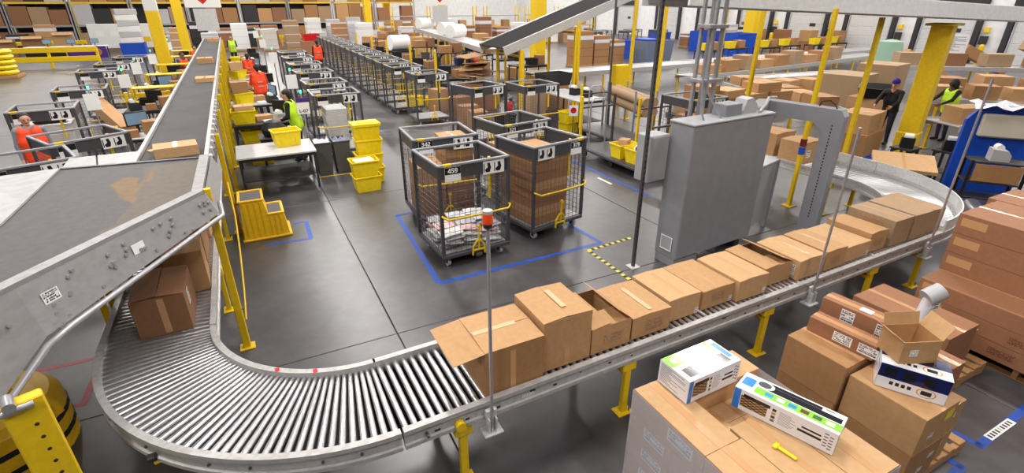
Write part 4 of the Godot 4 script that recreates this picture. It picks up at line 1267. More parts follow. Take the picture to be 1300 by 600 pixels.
# ---------------------------------------------------------------- grey scanning machine with its arch
func make_scanner() -> void:
	var o := thing("scanning_machine", "tall grey metal machine cabinet with an arch beside the carton line", "machine")
	var bs := Basis(Vector3.UP, 0.06)
	part(o, "cabinet", MB.new().box(V(5.98, 1.13, -5.06), V(1.68, 1.96, 0.42), 0.015, bs), M.machine)
	part(o, "plinth", MB.new().box(V(5.4, 0.075, -5.03), V(0.5, 0.15, 0.38), 0.01, bs), M.machine)
	part(o, "foot", MB.new().box(V(6.6, 0.075, -5.1), V(0.12, 0.15, 0.34), 0.01, bs), M.dark)
	part(o, "top_lid", MB.new().box(V(5.98, 2.125, -5.06), V(1.70, 0.03, 0.44), 0.008, bs), M.machine_light)
	var st := part(o, "outlined_sticker", MB.new().box(V(5.135, 0.36, -5.0), V(0.004, 0.22, 0.2), 0, bs), M.machine_light)
	for e in [[0.105, 0.0, 0.012, 0.22], [-0.105, 0.0, 0.012, 0.22], [0.0, 0.105, 0.22, 0.012], [0.0, -0.105, 0.22, 0.012]]:
		part(st, "white_line", MB.new().box(V(5.131, 0.36 + e[1], -5.0 + e[0]), V(0.004, e[3], e[2]), 0, bs), M.paper)
	var jb := part(o, "control_box", MB.new().box(V(4.93, 1.62, -5.3), V(0.34, 0.66, 0.28), 0.012, bs), M.machine_light)
	part(jb, "box_door", MB.new().box(V(4.935, 1.62, -5.152), V(0.30, 0.62, 0.012), 0.004, bs), M.machine_light)
	part(o, "sensor_unit", MB.new().box(V(6.05, 2.22, -5.1), V(0.34, 0.17, 0.24), 0.01, bs), M.machine)
	part(o, "scale_head", MB.new().prism([Vector2(-0.16, 0), Vector2(0.14, 0), Vector2(0.14, 0.1), Vector2(0.02, 0.22), Vector2(-0.1, 0.2)], V(6.42, 2.14, -5.2), V(1, 0, 0), V(0, 1, 0), V(0, 0, 0.2)), M.lightgrey)
	for e in [-0.16, 0.16]:
		part(o, "bent_rod", MB.new().tube([V(5.62 + e, 2.14, -4.95), V(5.60 + e, 2.2, -4.97), V(5.5 + e * 0.3, 2.5, -5.05), V(5.5 + e * 0.3, 2.75, -5.07)], 0.014, 8), M.alu)
	# mast of four extrusions
	var mp := [[-0.10, -0.08], [0.06, -0.08], [-0.04, 0.08], [0.14, 0.06]]
	for e in mp: part(o, "mast_post", MB.new().box(V(5.78 + e[0], 3.7, -5.35 + e[1]), V(0.045, 3.3, 0.045), 0.004), M.alu)
	for y in [2.6, 3.3, 4.0]: part(o, "mast_plate", MB.new().box(V(5.8, y, -5.35), V(0.34, 0.05, 0.24), 0.005), M.alu)
	# arch: plate with an opening, standing across the x direction
	var A := V(7.66, 0, -5.85); var B := V(8.02, 0, -4.58)
	var d := (B - A).normalized()
	var th := V(d.z, 0, -d.x) * 0.22
	var l := A.distance_to(B)
	part(o, "arch_frame", MB.new().prism([Vector2(0, 0), Vector2(0.16, 0), Vector2(0.16, 1.72), Vector2(0.30, 1.88), Vector2(l - 0.42, 1.88), Vector2(l - 0.28, 1.72), Vector2(l - 0.28, 0), Vector2(l, 0), Vector2(l, 2.0), Vector2(l - 0.06, 2.10), Vector2(0.1, 2.12), Vector2(0, 2.0)], A, d, V(0, 1, 0), th), M.machine)
	for i in 30: part(o, "slot", MB.new().box(A + d * (l - 0.14) - th.normalized() * 0.001 + V(0, 0.35 + i * 0.052, 0), V(0.004, 0.022, 0.02), 0, Basis(Vector3.UP, atan2(d.x, d.z))), M.black)
	part(o, "arch_arm", MB.new().bar(V(6.7, 2.12, -5.15), V(7.7, 2.06, -5.78), 0.2, 0.14, 0.02), M.machine)
	part(o, "arch_rail", MB.new().tube([V(6.55, 2.16, -4.95), V(7.0, 2.19, -5.2), V(7.5, 2.2, -5.55), V(7.75, 2.18, -5.6)], 0.02, 8), M.alu)
	part(o, "cable_loop", MB.new().tube([V(8.0, 2.12, -5.0), V(7.96, 2.2, -4.95), V(8.0, 2.22, -4.85), V(8.05, 2.16, -4.78), V(8.0, 2.12, -4.72)], 0.012, 6), M.black)
	# low guard door under the arch
	var g := thing("guard_gate", "low grey guard gate standing beneath the arch", "gate")
	part(g, "panel", MB.new().box(V(7.35, 0.68, -5.2), V(0.7, 1.05, 0.03), 0.006, Basis(Vector3.UP, 0.25)), M.machine_light)
	for x in [-0.32, 0.32]: part(g, "post", MB.new().box(V(7.35 + x * 1.1, 0.62, -5.2 - x * 0.28), V(0.06, 1.24, 0.06), 0.005), M.machine)
	part(g, "top_cover", MB.new().box(V(7.3, 1.22, -5.38), V(0.8, 0.03, 0.45), 0.005, Basis(Vector3.UP, 0.25)), M.sheet)
	var po := thing("strut_post", "dark perforated strut post standing on the floor before the grey machine", "post", V(4.68, 0, -5.15))
	part(po, "strut", MB.new().box(V(0, 2.7, 0), V(0.045, 5.4, 0.045), 0.003), M.steel_dark)
	part(po, "base_plate", cbox(V(0.16, 0.012, 0.16), 0.003), M.rail_edge)
	for i in 40: part(po, "slot", MB.new().box(V(-0.003, 0.5 + i * 0.08, 0.0232), V(0.012, 0.035, 0.002)), M.black)
	var yp := thing("warning_post", "yellow post with a red and blue band seen through the arch", "post", V(9.0, 0, -5.75))
	part(yp, "shaft", MB.new().box(V(0, 1.75, 0), V(0.07, 3.5, 0.07), 0.006), M.yellow)
	part(yp, "foot_plate", cbox(V(0.2, 0.015, 0.2), 0.003), M.yellow)
	part(yp, "red_band", MB.new().box(V(0, 1.24, 0), V(0.085, 0.14, 0.085), 0.004), M.dark_red)
	part(yp, "blue_band", MB.new().box(V(0, 1.09, 0), V(0.085, 0.14, 0.085), 0.004), M.blue)

# ---------------------------------------------------------------- marks taped on the floor
func tape_line(o: Node, a: Vector2, b: Vector2, w: float, m: Material) -> void:
	part(o, "tape_strip", MB.new().bar(V(a.x, 0.0012, a.y), V(b.x, 0.0012, b.y), w, 0.0016), m)
func make_floor_marks() -> void:
	var o := thing("floor_tape", "blue tape outlining the bay of the front cage carts", "floor marking")
	tape_line(o, Vector2(2.09, -8.75), Vector2(1.93, -6.03), 0.075, M.blue_tape)
	tape_line(o, Vector2(1.93, -6.0), Vector2(4.78, -6.04), 0.075, M.blue_tape)
	tape_line(o, Vector2(4.75, -6.07), Vector2(4.62, -8.0), 0.075, M.blue_tape)
	tape_line(o, Vector2(2.06, -8.72), Vector2(2.4, -8.75), 0.075, M.blue_tape)
	o = thing("floor_tape", "blue tape corner on the floor round the yellow stool", "floor marking")
	tape_line(o, Vector2(-0.15, -8.46), Vector2(0.55, -8.40), 0.07, M.blue_tape)
	tape_line(o, Vector2(0.53, -8.43), Vector2(0.55, -9.2), 0.07, M.blue_tape)
	tape_line(o, Vector2(0.52, -9.2), Vector2(0.33, -9.2), 0.07, M.blue_tape)
	o = thing("floor_tape", "red tape rectangle on the floor under the spur conveyor", "floor marking")
	tape_line(o, Vector2(-2.75, -6.2), Vector2(-1.95, -6.17), 0.06, M.red_tape)
	tape_line(o, Vector2(-1.97, -6.14), Vector2(-2.0, -5.33), 0.06, M.red_tape)
	tape_line(o, Vector2(-2.03, -5.36), Vector2(-2.4, -5.36), 0.06, M.red_tape)
	o = thing("floor_tape", "blue tape with a white printed strip on the floor by the long carton pallet", "floor marking")
	tape_line(o, Vector2(5.16, -1.55), Vector2(5.25, -1.04), 0.07, M.blue_tape)
	tape_line(o, Vector2(5.22, -1.06), Vector2(6.6, -1.10), 0.07, M.blue_tape)
	var lb := part(o, "printed_strip", MB.new().box(V(5.64, 0.003, -1.07), V(0.46, 0.001, 0.07)), M.paper)
	for i in 9: part(lb, "letter_block", MB.new().box(V(5.45 + i * 0.046, 0.0038, -1.07), V(0.024 if i != 4 else 0.008, 0.0006, 0.04)), M.dark)
	o = thing("floor_tape", "blue tape corner on the floor in front of the mixed carton pallet", "floor marking")
	tape_line(o, Vector2(4.80, -1.45), Vector2(4.83, -1.0), 0.07, M.blue_tape)
	tape_line(o, Vector2(4.86, -1.02), Vector2(4.2, -0.98), 0.07, M.blue_tape)
	o = thing("floor_tape", "blue tape along the edge of the flat cart with yellow totes", "floor marking")
	tape_line(o, Vector2(6.95, -11.5), Vector2(6.95, -7.4), 0.075, M.blue_tape)
	part(o, "white_strip", MB.new().box(V(6.72, 0.002, -8.6), V(0.06, 0.0016, 0.5)), M.paper)
	o = thing("hazard_tape", "black and yellow striped tape corner in front of the strut post", "floor marking")
	for s in [[V(4.40, 0, -5.9), V(5.30, 0, -5.97)], [V(4.40, 0, -5.9), V(4.38, 0, -4.5)]]:
		var a: Vector3 = s[0]; var b: Vector3 = s[1]
		var k := int(a.distance_to(b) / 0.06)
		for i in k:
			var c := a.lerp(b, (i + 0.5) / k)
			part(o, "stripe", MB.new().box(V(c.x, 0.0015, c.z), V(0.062, 0.0016, 0.06) if s[1].z < -5.5 else V(0.06, 0.0016, 0.062)), M.haz_yellow if i % 2 == 0 else M.black)

# ---------------------------------------------------------------- carts close by and what they carry
func stack_in_cart(c: Vector3, turn: float, cols: Array, who: String) -> void:
	# cols: [x, z, w, d, heights...]
	var k := 0
	for q in cols:
		var y := 0.235
		for i in range(4, q.size()):
			var p := Basis(Vector3.UP, turn) * V(q[0], 0, q[1])
			carton("brown carton %s, %s counted from the deck up" % [who, ORD[k]], c + p + V(0, y, 0), V(q[2], q[i], q[3]), turn, ["card_deep", "card", "card_red"][k % 3], "shut", "cartons %s" % who)
			y += q[i] + 0.002
			k += 1
func make_near_carts() -> void:
	var g := "cage carts parked inside the blue tape"
	cage_cart("grey cage cart holding a heap of silvery plastic mailers", V(2.66, 0, -6.87), 0.05, g, "459")
	cage_cart("grey cage cart with cartons behind the mailer cart", V(2.84, 0, -8.36), -0.06, g, "342")
	cage_cart("grey cage cart packed with tall flat brown cartons", V(4.22, 0, -7.18), 0.18, g, "379", true, -1.0)
	cage_cart("grey cage cart with loose goods behind the packed carton cart", V(4.48, 0, -8.72), 0.14, g, "321")
	stack_in_cart(V(2.84, 0, -8.36), -0.06, [[-0.26, 0.1, 0.46, 0.7, 0.42, 0.42], [0.24, 0.12, 0.48, 0.66, 0.48, 0.48, 0.3]], "in the cart behind the mailer cart")
	stack_in_cart(V(4.22, 0, -7.18), 0.18, [[-0.12, 0.0, 0.72, 0.86, 0.147, 0.147, 0.147, 0.147, 0.147, 0.147, 0.147, 0.147]], "in the packed cart")
	stack_in_cart(V(4.48, 0, -8.72), 0.14, [[-0.2, 0.1, 0.5, 0.6, 0.5, 0.4], [0.3, 0.15, 0.35, 0.5, 0.5, 0.25]], "in the loose goods cart")
	# heap of mailers
	var film := [M.plastic_film, M.paper, mat(Color(0.88, 0.74, 0.73), 0.3), mat(Color(0.72, 0.72, 0.75), 0.2)]
	var bs := Basis(Vector3.UP, 0.05)
	for i in 36:
		var w := rng.randf_range(0.26, 0.33); var d := rng.randf_range(0.19, 0.25)
		var q := MB.new()
		var nx := 5; var nz := 4
		var gr := []
		for a in nx + 1:
			var col := []
			for b in nz + 1:
				var u := float(a) / nx; var v := float(b) / nz
				var puff := sin(PI * u) * sin(PI * v)
				col.append([V((u - 0.5) * w, 0.018 + puff * 0.055 + rng.randf() * 0.012, (v - 0.5) * d), V((u - 0.5) * w, 0.012 - puff * 0.012, (v - 0.5) * d)])
			gr.append(col)
		for a in nx:
			for b in nz:
				q.tri(gr[a][b][0], gr[a + 1][b][0], gr[a + 1][b + 1][0], V(0, 1, 0)); q.tri(gr[a][b][0], gr[a + 1][b + 1][0], gr[a][b + 1][0], V(0, 1, 0))
				q.quad(gr[a][b][1], gr[a + 1][b][1], gr[a + 1][b + 1][1], gr[a][b + 1][1], V(0, -1, 0))
		var lay := i / 9
		var p := V(-0.33 + 0.33 * (i % 3) + rng.randf_range(-0.03, 0.03), 0.24 + lay * 0.075, -0.28 + 0.28 * ((i / 3) % 3) + rng.randf_range(-0.03, 0.03))
		var e := solo("mailer_bag", "crumpled silvery plastic mailer in the cart heap", "mailer", q, film[i % 4], V(2.66, 0, -6.87) + bs * p, rng.randf_range(-0.3, 0.3), "mailers heaped in the front cart")
		e.rotation.x = rng.randf_range(-0.12, 0.12); e.rotation.z = rng.randf_range(-0.12, 0.12)
	# the row of parked empties
	var r0 := cage_cart("empty grey cage cart at the front end of the long parked row", V(5.27, 0, -16.2), 0.0, "long row of parked cage carts", "", false)
	for i in range(1, 14):
		copy(r0, "empty grey cage cart, %s in the long parked row from the front" % ORD[i], V(5.12 + 0.02 * i, 0, -16.9 - i * 1.5), 0.01 * (i % 3), "long row of parked cage carts")
	tote("yellow tote standing on the deck of the second cart in the parked row", V(5.32, 0.235, -18.0), 0.1)
	copy(r0, "dark cage cart standing askew between the parked row and the packing desk", V(5.65, 0, -13.0), 0.2, "loose carts in the middle aisle")
	copy(r0, "cage cart by the red fire extinguisher with grey panels inside", V(7.1, 0, -12.6), 0.05, "loose carts in the middle aisle")
	copy(r0, "cage cart next to the bins with white goods inside", V(1.98, 0, -13.6), 0.0, "carts at the ends of the packing tables")
	for i in 5: copy(r0, "cage cart at the aisle end of the packing tables, %s beyond the bins" % ORD[i + 1], V(2.05 + 0.05 * i, 0, -15.6 - i * 2.6), 0.05, "carts at the ends of the packing tables")
	# white goods in the cart by the bins: sheets standing
	for i in 6: solo("white_carton", "white boxed panel in the cart by the bins, %s up from the deck" % ORD[i], "cardboard box", cbox(V(0.5, 0.16, 0.7), 0.006), M.sheet, V(1.92 + 0.02 * (i % 2), 0.235 + i * 0.162, -13.6), 0.0, "white panels in the cart by the bins")
	# carts left of the takeaway belt
	copy(r0, "cage cart with white goods beside the woman in the orange vest", V(-3.85, 0, -14.3), 0.1, "carts beyond the takeaway belt")
	copy(r0, "cage cart with pictogram labels between the spur and the woman", V(-2.62, 0, -10.9), 0.5, "carts beyond the takeaway belt")
	copy(r0, "cage cart closest to the white slide", V(-3.0, 0, -9.45), 0.35, "carts beyond the takeaway belt")
	copy(r0, "cage cart with the leaning long carton", V(-3.75, 0, -17.2), 0.1, "carts beyond the takeaway belt")
	copy(r0, "cage cart behind the leaning long carton", V(-4.1, 0, -21.6), 0.1, "carts beyond the takeaway belt")
	copy(r0, "cage cart second behind the leaning long carton", V(-4.0, 0, -24.0), 0.0, "carts beyond the takeaway belt")
	copy(r0, "cage cart farthest from the spur beyond the takeaway belt", V(-3.8, 0, -26.6), -0.1, "carts beyond the takeaway belt")
	for i in 5: solo("white_carton", "white carton in the cart beside the woman, %s up from the deck" % ORD[i], "cardboard box", cbox(V(0.8, 0.2, 0.66), 0.008), M.sheet, V(-3.85, 0.235 + i * 0.203, -14.3), 0.1, "white cartons beside the woman")
	solo("wall_bracket", "black tray lying on the white goods beside the woman", "tray", MB.new().tub(0.5, 0.26, 0.56, 0.3, 0.06, 0.01), M.black, V(-3.8, 1.26, -14.2), 0.2)
	var lean := carton("long carton leaning out of a cart beyond the belt", V(-3.2, 0.85, -16.4), V(0.3, 0.3, 1.9), 0.5, "card", "shut")
	lean.rotation.x = 0.35

# ---------------------------------------------------------------- stool, totes, bins, guard
func make_near_things() -> void:
	var o := thing("step_stool", "yellow two-step plastic stool with grey treads beside the conveyor", "step stool", V(-0.45, 0, -9.0))
	var prof := [Vector2(0, 0), Vector2(0.70, 0), Vector2(0.65, 0.40), Vector2(0.42, 0.42), Vector2(0.37, 0.68), Vector2(0.04, 0.68)]
	part(o, "body", MB.new().prism(prof, V(0, 0, -0.28), V(1, 0, 0), V(0, 1, 0), V(0, 0, 0.56)), M.stool)
	for i in 4: part(o, "rib", MB.new().box(V(0.085 + i * 0.085, 0.34, 0.283), V(0.045, 0.62, 0.014), 0.007), M.stool)
	for i in 3: part(o, "rib", MB.new().box(V(0.445 + i * 0.075, 0.2, 0.283), V(0.04, 0.36, 0.014), 0.007), M.stool)
	for sz in [-1, 1]:
		part(o, "top_edge", MB.new().box(V(0.205, 0.69, sz * 0.27), V(0.36, 0.03, 0.05), 0.01), M.stool)
		part(o, "step_edge", MB.new().box(V(0.53, 0.425, sz * 0.27), V(0.25, 0.03, 0.05), 0.01), M.stool)
	for x in [0.03, 0.38]: part(o, "top_edge", MB.new().box(V(x, 0.69, 0), V(0.04, 0.03, 0.56), 0.01), M.stool)
	part(o, "step_edge", MB.new().box(V(0.645, 0.425, 0), V(0.04, 0.03, 0.56), 0.01), M.stool)
	part(o, "tread", MB.new().box(V(0.205, 0.684, 0), V(0.3, 0.014, 0.46), 0.003), M.bin_grey)
	part(o, "tread", MB.new().box(V(0.52, 0.418, 0), V(0.2, 0.018, 0.46), 0.003), M.bin_grey)
	part(o, "skirt", MB.new().box(V(0.35, 0.02, 0), V(0.76, 0.04, 0.62), 0.012), M.stool)
	# totes
	var g := "yellow totes stacked beside the bins"
	tote("bottom yellow tote of the short front stack", V(1.94, 0, -10.45), 0.03, g)
	tote("upper yellow tote of the short front stack, holding papers", V(1.92, 0.325, -10.45), 0.0, g)
	solo("paper_bundle", "white printed papers lying in the short tote stack", "papers", cbox(V(0.38, 0.03, 0.28), 0.004), M.paper, V(1.92, 0.62, -10.45), 0.1)
	var lastt: Node3D
	for i in 4: lastt = tote("yellow tote, %s from the floor in the tall rear stack" % ORD[i], V(2.16 - 0.02 * (i % 2), i * 0.31, -11.0), 0.05 * (i % 2) - 0.03, g)
	part(lastt, "lid", MB.new().box(V(0, 0.0, 0), V(0.58, 0.03, 0.44), 0.008).box(V(0, 0.018, 0), V(0.3, 0.02, 0.2), 0.006), M.tote, V(0, 0.345, 0))
	# waste bins
	for i in 2:
		o = thing("waste_bin", ["dark grey waste bin with crumpled white paper in it", "dark grey waste bin with a blue-grey liner next to the tote stack"][i], "bin", V(1.34 + i * 0.4, 0, -12.1), 0.0, "waste bins")
		part(o, "body", MB.new().tub(0.28, 0.42, 0.36, 0.52, 0.74, 0.008), M.bin_grey)
		part(o, "rim", MB.new().box(V(0, 0.73, 0.262), V(0.38, 0.03, 0.02), 0.004).box(V(0, 0.73, -0.262), V(0.38, 0.03, 0.02), 0.004), M.bin_grey)
		var li := MB.new()
		for a in 6:
			for b in 6:
				var p := func(u, v): return V((u / 6.0 - 0.5) * 0.34, 0.70 + 0.09 * sin(u * 2.3 + v * 1.7 + i) * cos(v * 1.9 - u), (v / 6.0 - 0.5) * 0.5)
				li.quad(p.call(a, b), p.call(a + 1, b), p.call(a + 1, b + 1), p.call(a, b + 1), Vector3.UP)
		part(o, "liner", li, M.paper if i == 0 else mat(Color(0.55, 0.58, 0.66), 0.35))
	solo("floor_tape", "yellow tape strip on the floor along the waste bins", "floor marking", MB.new().box(V(0, 0.001, 0), V(0.8, 0.0016, 0.05)), M.yellow, V(1.55, 0, -11.75), 0.0)
	# column guard under the spur
	var cg := thing("column_guard", "round yellow column guard with black straps under the spur conveyor", "column guard", V(-2.47, 0, -4.85))
	var pts := [Vector2(0.26, 0.0), Vector2(0.50, 0.0), Vector2(0.55, 0.05), Vector2(0.55, 0.16), Vector2(0.53, 0.18), Vector2(0.53, 0.20), Vector2(0.55, 0.22), Vector2(0.55, 0.33), Vector2(0.53, 0.35), Vector2(0.53, 0.37), Vector2(0.55, 0.39), Vector2(0.54, 0.50), Vector2(0.48, 0.57), Vector2(0.38, 0.58), Vector2(0.28, 0.55), Vector2(0.26, 0.46), Vector2(0.26, 0.0)]
	part(cg, "body", MB.new().lathe(pts, Vector3.ZERO, 28), M.guard)
	for y in [0.19, 0.36]: part(cg, "strap", MB.new().lathe([Vector2(0.53, y - 0.022), Vector2(0.556, y - 0.02), Vector2(0.556, y + 0.02), Vector2(0.53, y + 0.022)], Vector3.ZERO, 28), M.rubber)
	for t in [0.2, 1.3, 2.4, 3.6, 4.9]: part(cg, "lobe", MB.new().tube([V(cos(t) * 0.545, 0.40, sin(t) * 0.545), V(cos(t) * 0.53, 0.5, sin(t) * 0.53), V(cos(t) * 0.42, 0.585, sin(t) * 0.42), V(cos(t) * 0.3, 0.55, sin(t) * 0.3)], 0.035, 8), M.guard)

# ---------------------------------------------------------------- pallets at the lower right
func art(kind: int) -> StandardMaterial3D:
	var w := 256; var h := 128
	var im := Image.create(w, h, false, Image.FORMAT_RGB8)
	im.fill(Color(0.93, 0.93, 0.95))
	var r := RandomNumberGenerator.new(); r.seed = 100 + kind
	if kind == 0:      # top of the long product carton: dark roll, green band with icons
		im.fill_rect(Rect2i(0, 66, w, 46), Color(0.55, 0.80, 0.30))
		im.fill_rect(Rect2i(0, 0, 44, h), Color(0.93, 0.93, 0.95))
		im.fill_rect(Rect2i(6, 30, 30, 60), Color(0.25, 0.55, 0.88))
		im.fill_rect(Rect2i(60, 8, 190, 54), Color(0.17, 0.17, 0.19))
		im.fill_rect(Rect2i(60, 24, 190, 5), Color(0.32, 0.32, 0.36))
		for y in range(8, 62):
			for x in range(36, 84):
				if Vector2((x - 60) / 24.0, (y - 35) / 27.0).length() < 1.0: im.set_pixel(x, y, Color(0.35, 0.36, 0.38) if Vector2((x - 58) / 17.0, (y - 35) / 20.0).length() < 1.0 else Color(0.85, 0.86, 0.88))
		for i in 6:
			im.fill_rect(Rect2i(70 + i * 30, 76, 20, 24), [Color(0.30, 0.60, 0.90), Color(0.85, 0.90, 0.95), Color(0.25, 0.55, 0.85), Color(0.45, 0.30, 0.25), Color(0.30, 0.45, 0.30), Color(0.92, 0.92, 0.92)][i])
		im.fill_rect(Rect2i(200, 0, 50, 30), Color(0.95, 0.95, 0.95))
		im.fill_rect(Rect2i(208, 8, 20, 6), Color(0.3, 0.3, 0.35))
	elif kind == 1:    # long side of the product carton
		for y in range(30, 100):
			for x in range(20, 90):
				var q := 0.5 + 0.5 * sin(x * 0.31) * cos(y * 0.37 + x * 0.1)
				im.set_pixel(x, y, Color(0.20, 0.13, 0.10).lerp(Color(0.78, 0.66, 0.48), q))
		im.fill_rect(Rect2i(0, 0, 18, h), Color(0.22, 0.50, 0.86))
		im.fill_rect(Rect2i(26, 18, 70, 20), Color(0.14, 0.14, 0.15))
		for i in 4: im.fill_rect(Rect2i(102, 24 + i * 22, 10, 16), [Color(0.2, 0.18, 0.15), Color(0.72, 0.62, 0.35), Color(0.25, 0.25, 0.25), Color(0.5, 0.4, 0.3)][i])
		for i in 9: im.fill_rect(Rect2i(120, 26 + i * 9, r.randi_range(24, 44), 3), Color(0.55, 0.55, 0.60))
		im.fill_rect(Rect2i(176, 44, 46, 10), Color(0.12, 0.12, 0.13))
		im.fill_rect(Rect2i(168, 66, 56, 14), Color(0.12, 0.12, 0.13))
		for i in 10: im.fill_rect(Rect2i(228 + (i % 2) * 12, 20 + i * 9, 9, 6), Color(0.25, 0.25, 0.28))
	elif kind == 2:    # green product carton top with a dark picture
		im.fill_rect(Rect2i(0, 0, w, 52), Color(0.55, 0.80, 0.30))
		for y in range(50, 122):
			for x in range(20, 240):
				if absf(y - 92.0) < 26.0 - absf(x - 130.0) * 0.05: im.set_pixel(x, y, Color(0.16, 0.16, 0.18))
		im.fill_rect(Rect2i(225, 0, 31, h), Color(0.93, 0.94, 0.96))
		im.fill_rect(Rect2i(228, 20, 22, 80), Color(0.25, 0.55, 0.88))
		for i in 5: im.fill_rect(Rect2i(22 + i * 40, 16, 20, 22), [Color(0.92, 0.92, 0.92), Color(0.35, 0.35, 0.35), Color(0.35, 0.62, 0.88), Color(0.70, 0.62, 0.35), Color(0.80, 0.72, 0.25)][i])
		im.fill_rect(Rect2i(70, 100, 26, 20), Color(0.90, 0.84, 0.35))
	elif kind == 3:    # navy and white appliance carton
		im.fill_rect(Rect2i(0, 0, w, 70), Color(0.07, 0.11, 0.34))
		for i in 3: im.fill_rect(Rect2i(20 + i * 70, 14, 44, 46), Color(0.10, 0.10, 0.13))
		for i in 4: im.fill_rect(Rect2i(50 + i * 22, 84, 14, 18), Color(0.12, 0.12, 0.14))
		for y in range(66, 122):
			for x in range(140, 230):
				var d := Vector2((x - 185) / 36.0, (y - 94) / 24.0).length()
				if d < 1.0: im.set_pixel(x, y, Color(0.90, 0.60, 0.15) if d > 0.86 else Color(0.92, 0.92, 0.94))
		im.fill_rect(Rect2i(166, 84, 38, 22), Color(0.12, 0.12, 0.14))
	else:
		for i in 12: im.fill_rect(Rect2i(14, 10 + i * 9, r.randi_range(60, 220), 4), Color(0.55, 0.56, 0.60))
	var m := mat(Color.WHITE, 0.1)
	m.albedo_texture = ImageTexture.create_from_image(im)
	return m
func product_box(called: String, label: String, at: Vector3, s: Vector3, turn: float, top: Material, side: Material, ends: Material) -> Node3D:
	var o := thing(called, label, "product box", at, turn)
	part(o, "body", cbox(s, 0.003), M.sheet)
	var e := 0.0012
	sticker(o, "top_print", V(0, s.y + e, 0), V(1, 0, 0), V(0, 0, -1), s.x - 0.004, s.z - 0.004, top)
	sticker(o, "side_print", V(0, s.y / 2, s.z / 2 + e), V(1, 0, 0), V(0, 1, 0), s.x - 0.004, s.y - 0.004, side)
	sticker(o, "side_print", V(0, s.y / 2, -s.z / 2 - e), V(-1, 0, 0), V(0, 1, 0), s.x - 0.004, s.y - 0.004, side)
	for q in [-1, 1]: sticker(o, "end_print", V(q * (s.x / 2 + e), s.y / 2, 0), V(0, 0, -q), V(0, 1, 0), s.z - 0.004, s.y - 0.004, ends)
	return o
func make_pallets() -> void:
	# wrapped pile, 3 columns x 2 rows x 5 layers; one place on top left open
	pallet("wooden pallet under the film-wrapped carton pile", V(2.56, 0, -1.5), 1.0, 1.24)
	var n := 0
	var lay := 5
	var bw := 0.325; var bd := 0.41; var bh := 0.19
	for y in lay - 1:
		for i in 3:
			for j in 3:
				if y < lay - 2 and i == 1 and j == 1: continue
				n += 1
				var at := V(2.56 + (i - 1) * (bw + 0.003), 0.141 + y * (bh + 0.001), -1.5 + (j - 1) * (bd + 0.003))
				var o := carton("film-wrapped pile carton, %s layer up, %s from the conveyor, %s across" % [ORD[y], ORD[j], ORD[i]], at, V(bw, bh, bd), 0.0, "card_pale", "shut", "cartons of the film-wrapped pile")
				if i == 0: sticker(o, "label", V(-bw / 2 - 0.0015, bh * 0.55, bd * 0.1), V(0, 0, 1), V(0, 1, 0), 0.2, 0.09, M["print%d" % (n % 4)])
				if j == 0: sticker(o, "label", V(0.03, bh * 0.55, -bd / 2 - 0.0015), V(-1, 0, 0), V(0, 1, 0), 0.2, 0.09, M["print%d" % (n % 4)])
				if i == 1 and j == 1: part(o, "white_label", MB.new().box(V(-0.02, bh + 0.002, -0.12), V(0.14, 0.001, 0.09)), M.lightgrey)
	for e in [[2.07, 2.365, -2.117, -1.46, "long top carton along the outer edge of the film-wrapped pile"], [2.372, 3.05, -2.117, -1.87, "top carton under the glossy product carton on the film-wrapped pile"], [2.07, 2.38, -1.455, -0.883, "top front corner carton of the film-wrapped pile with a label"], [2.386, 2.71, -1.55, -0.883, "top carton carrying the yellow cutter on the film-wrapped pile"], [2.716, 3.05, -1.55, -0.883, "top carton under the askew product carton on the film-wrapped pile"]]:
		var s5 := V(e[1] - e[0], bh, e[3] - e[2])
		var o := carton(e[4], V((e[0] + e[1]) / 2, 0.141 + 4 * (bh + 0.001), (e[2] + e[3]) / 2), s5, 0.0, "card_pale", "shut", "cartons of the film-wrapped pile")
		if e[0] < 2.1: sticker(o, "label", V(-s5.x / 2 - 0.0015, bh * 0.5, s5.z * 0.2), V(0, 0, 1), V(0, 1, 0), 0.22, 0.1, M.print1)
	var wrap := mat(Color(0.90, 0.90, 0.93, 0.30), 0.12)
	wrap.transparency = BaseMaterial3D.TRANSPARENCY_ALPHA
	var f := thing("stretch_film", "clear stretch film wound round the carton pile", "film")
	for e in [[V(2.062, 0.62, -1.5), V(0.002, 0.94, 1.246)], [V(3.058, 0.62, -1.5), V(0.002, 0.94, 1.246)], [V(2.56, 0.62, -2.124), V(0.994, 0.94, 0.002)], [V(2.56, 0.62, -0.876), V(0.994, 0.94, 0.002)]]:
		part(f, "film_side", MB.new().box(e[0], e[1]), wrap)
	solo("box_cutter", "yellow plastic cutter lying on the film-wrapped pile", "cutter", MB.new().bar(V(0, 0.008, -0.06), V(0, 0.008, 0.06), 0.022, 0.016, 0.004).box(V(0, 0.009, -0.07), V(0.05, 0.018, 0.03), 0.005), M.tote, V(2.52, 1.099, -1.24), 0.15)
	product_box("product_box", "white and green product carton with a glossy top beside the conveyor", V(2.53, 1.098, -1.98), V(0.5, 0.19, 0.28), 0.02, art(2), art(1), art(4))
	product_box("product_box", "white and green product carton lying askew over the gap in the pile", V(2.745, 1.100, -1.43), V(0.62, 0.165, 0.20), -1.24, art(0), art(1), art(4))
	# mixed pallet
	var first := get_child_count()
	pallet("wooden pallet under the mixed brown cartons", V(4.30, 0, -1.78), 1.14, 1.1)
	var g := "cartons of the mixed pallet"
	var c := carton("lower large brown carton at the front of the mixed pallet", V(4.02, 0.141, -1.50), V(0.46, 0.36, 0.56), 0.0, "card_deep", "shut", g)
	for k in 2: front_print(c, V(0.46, 0.36, 0.56), 0.12 - k * 0.1, 0.22 - k * 0.12, 0.08, 0.05, M.print1, "label")
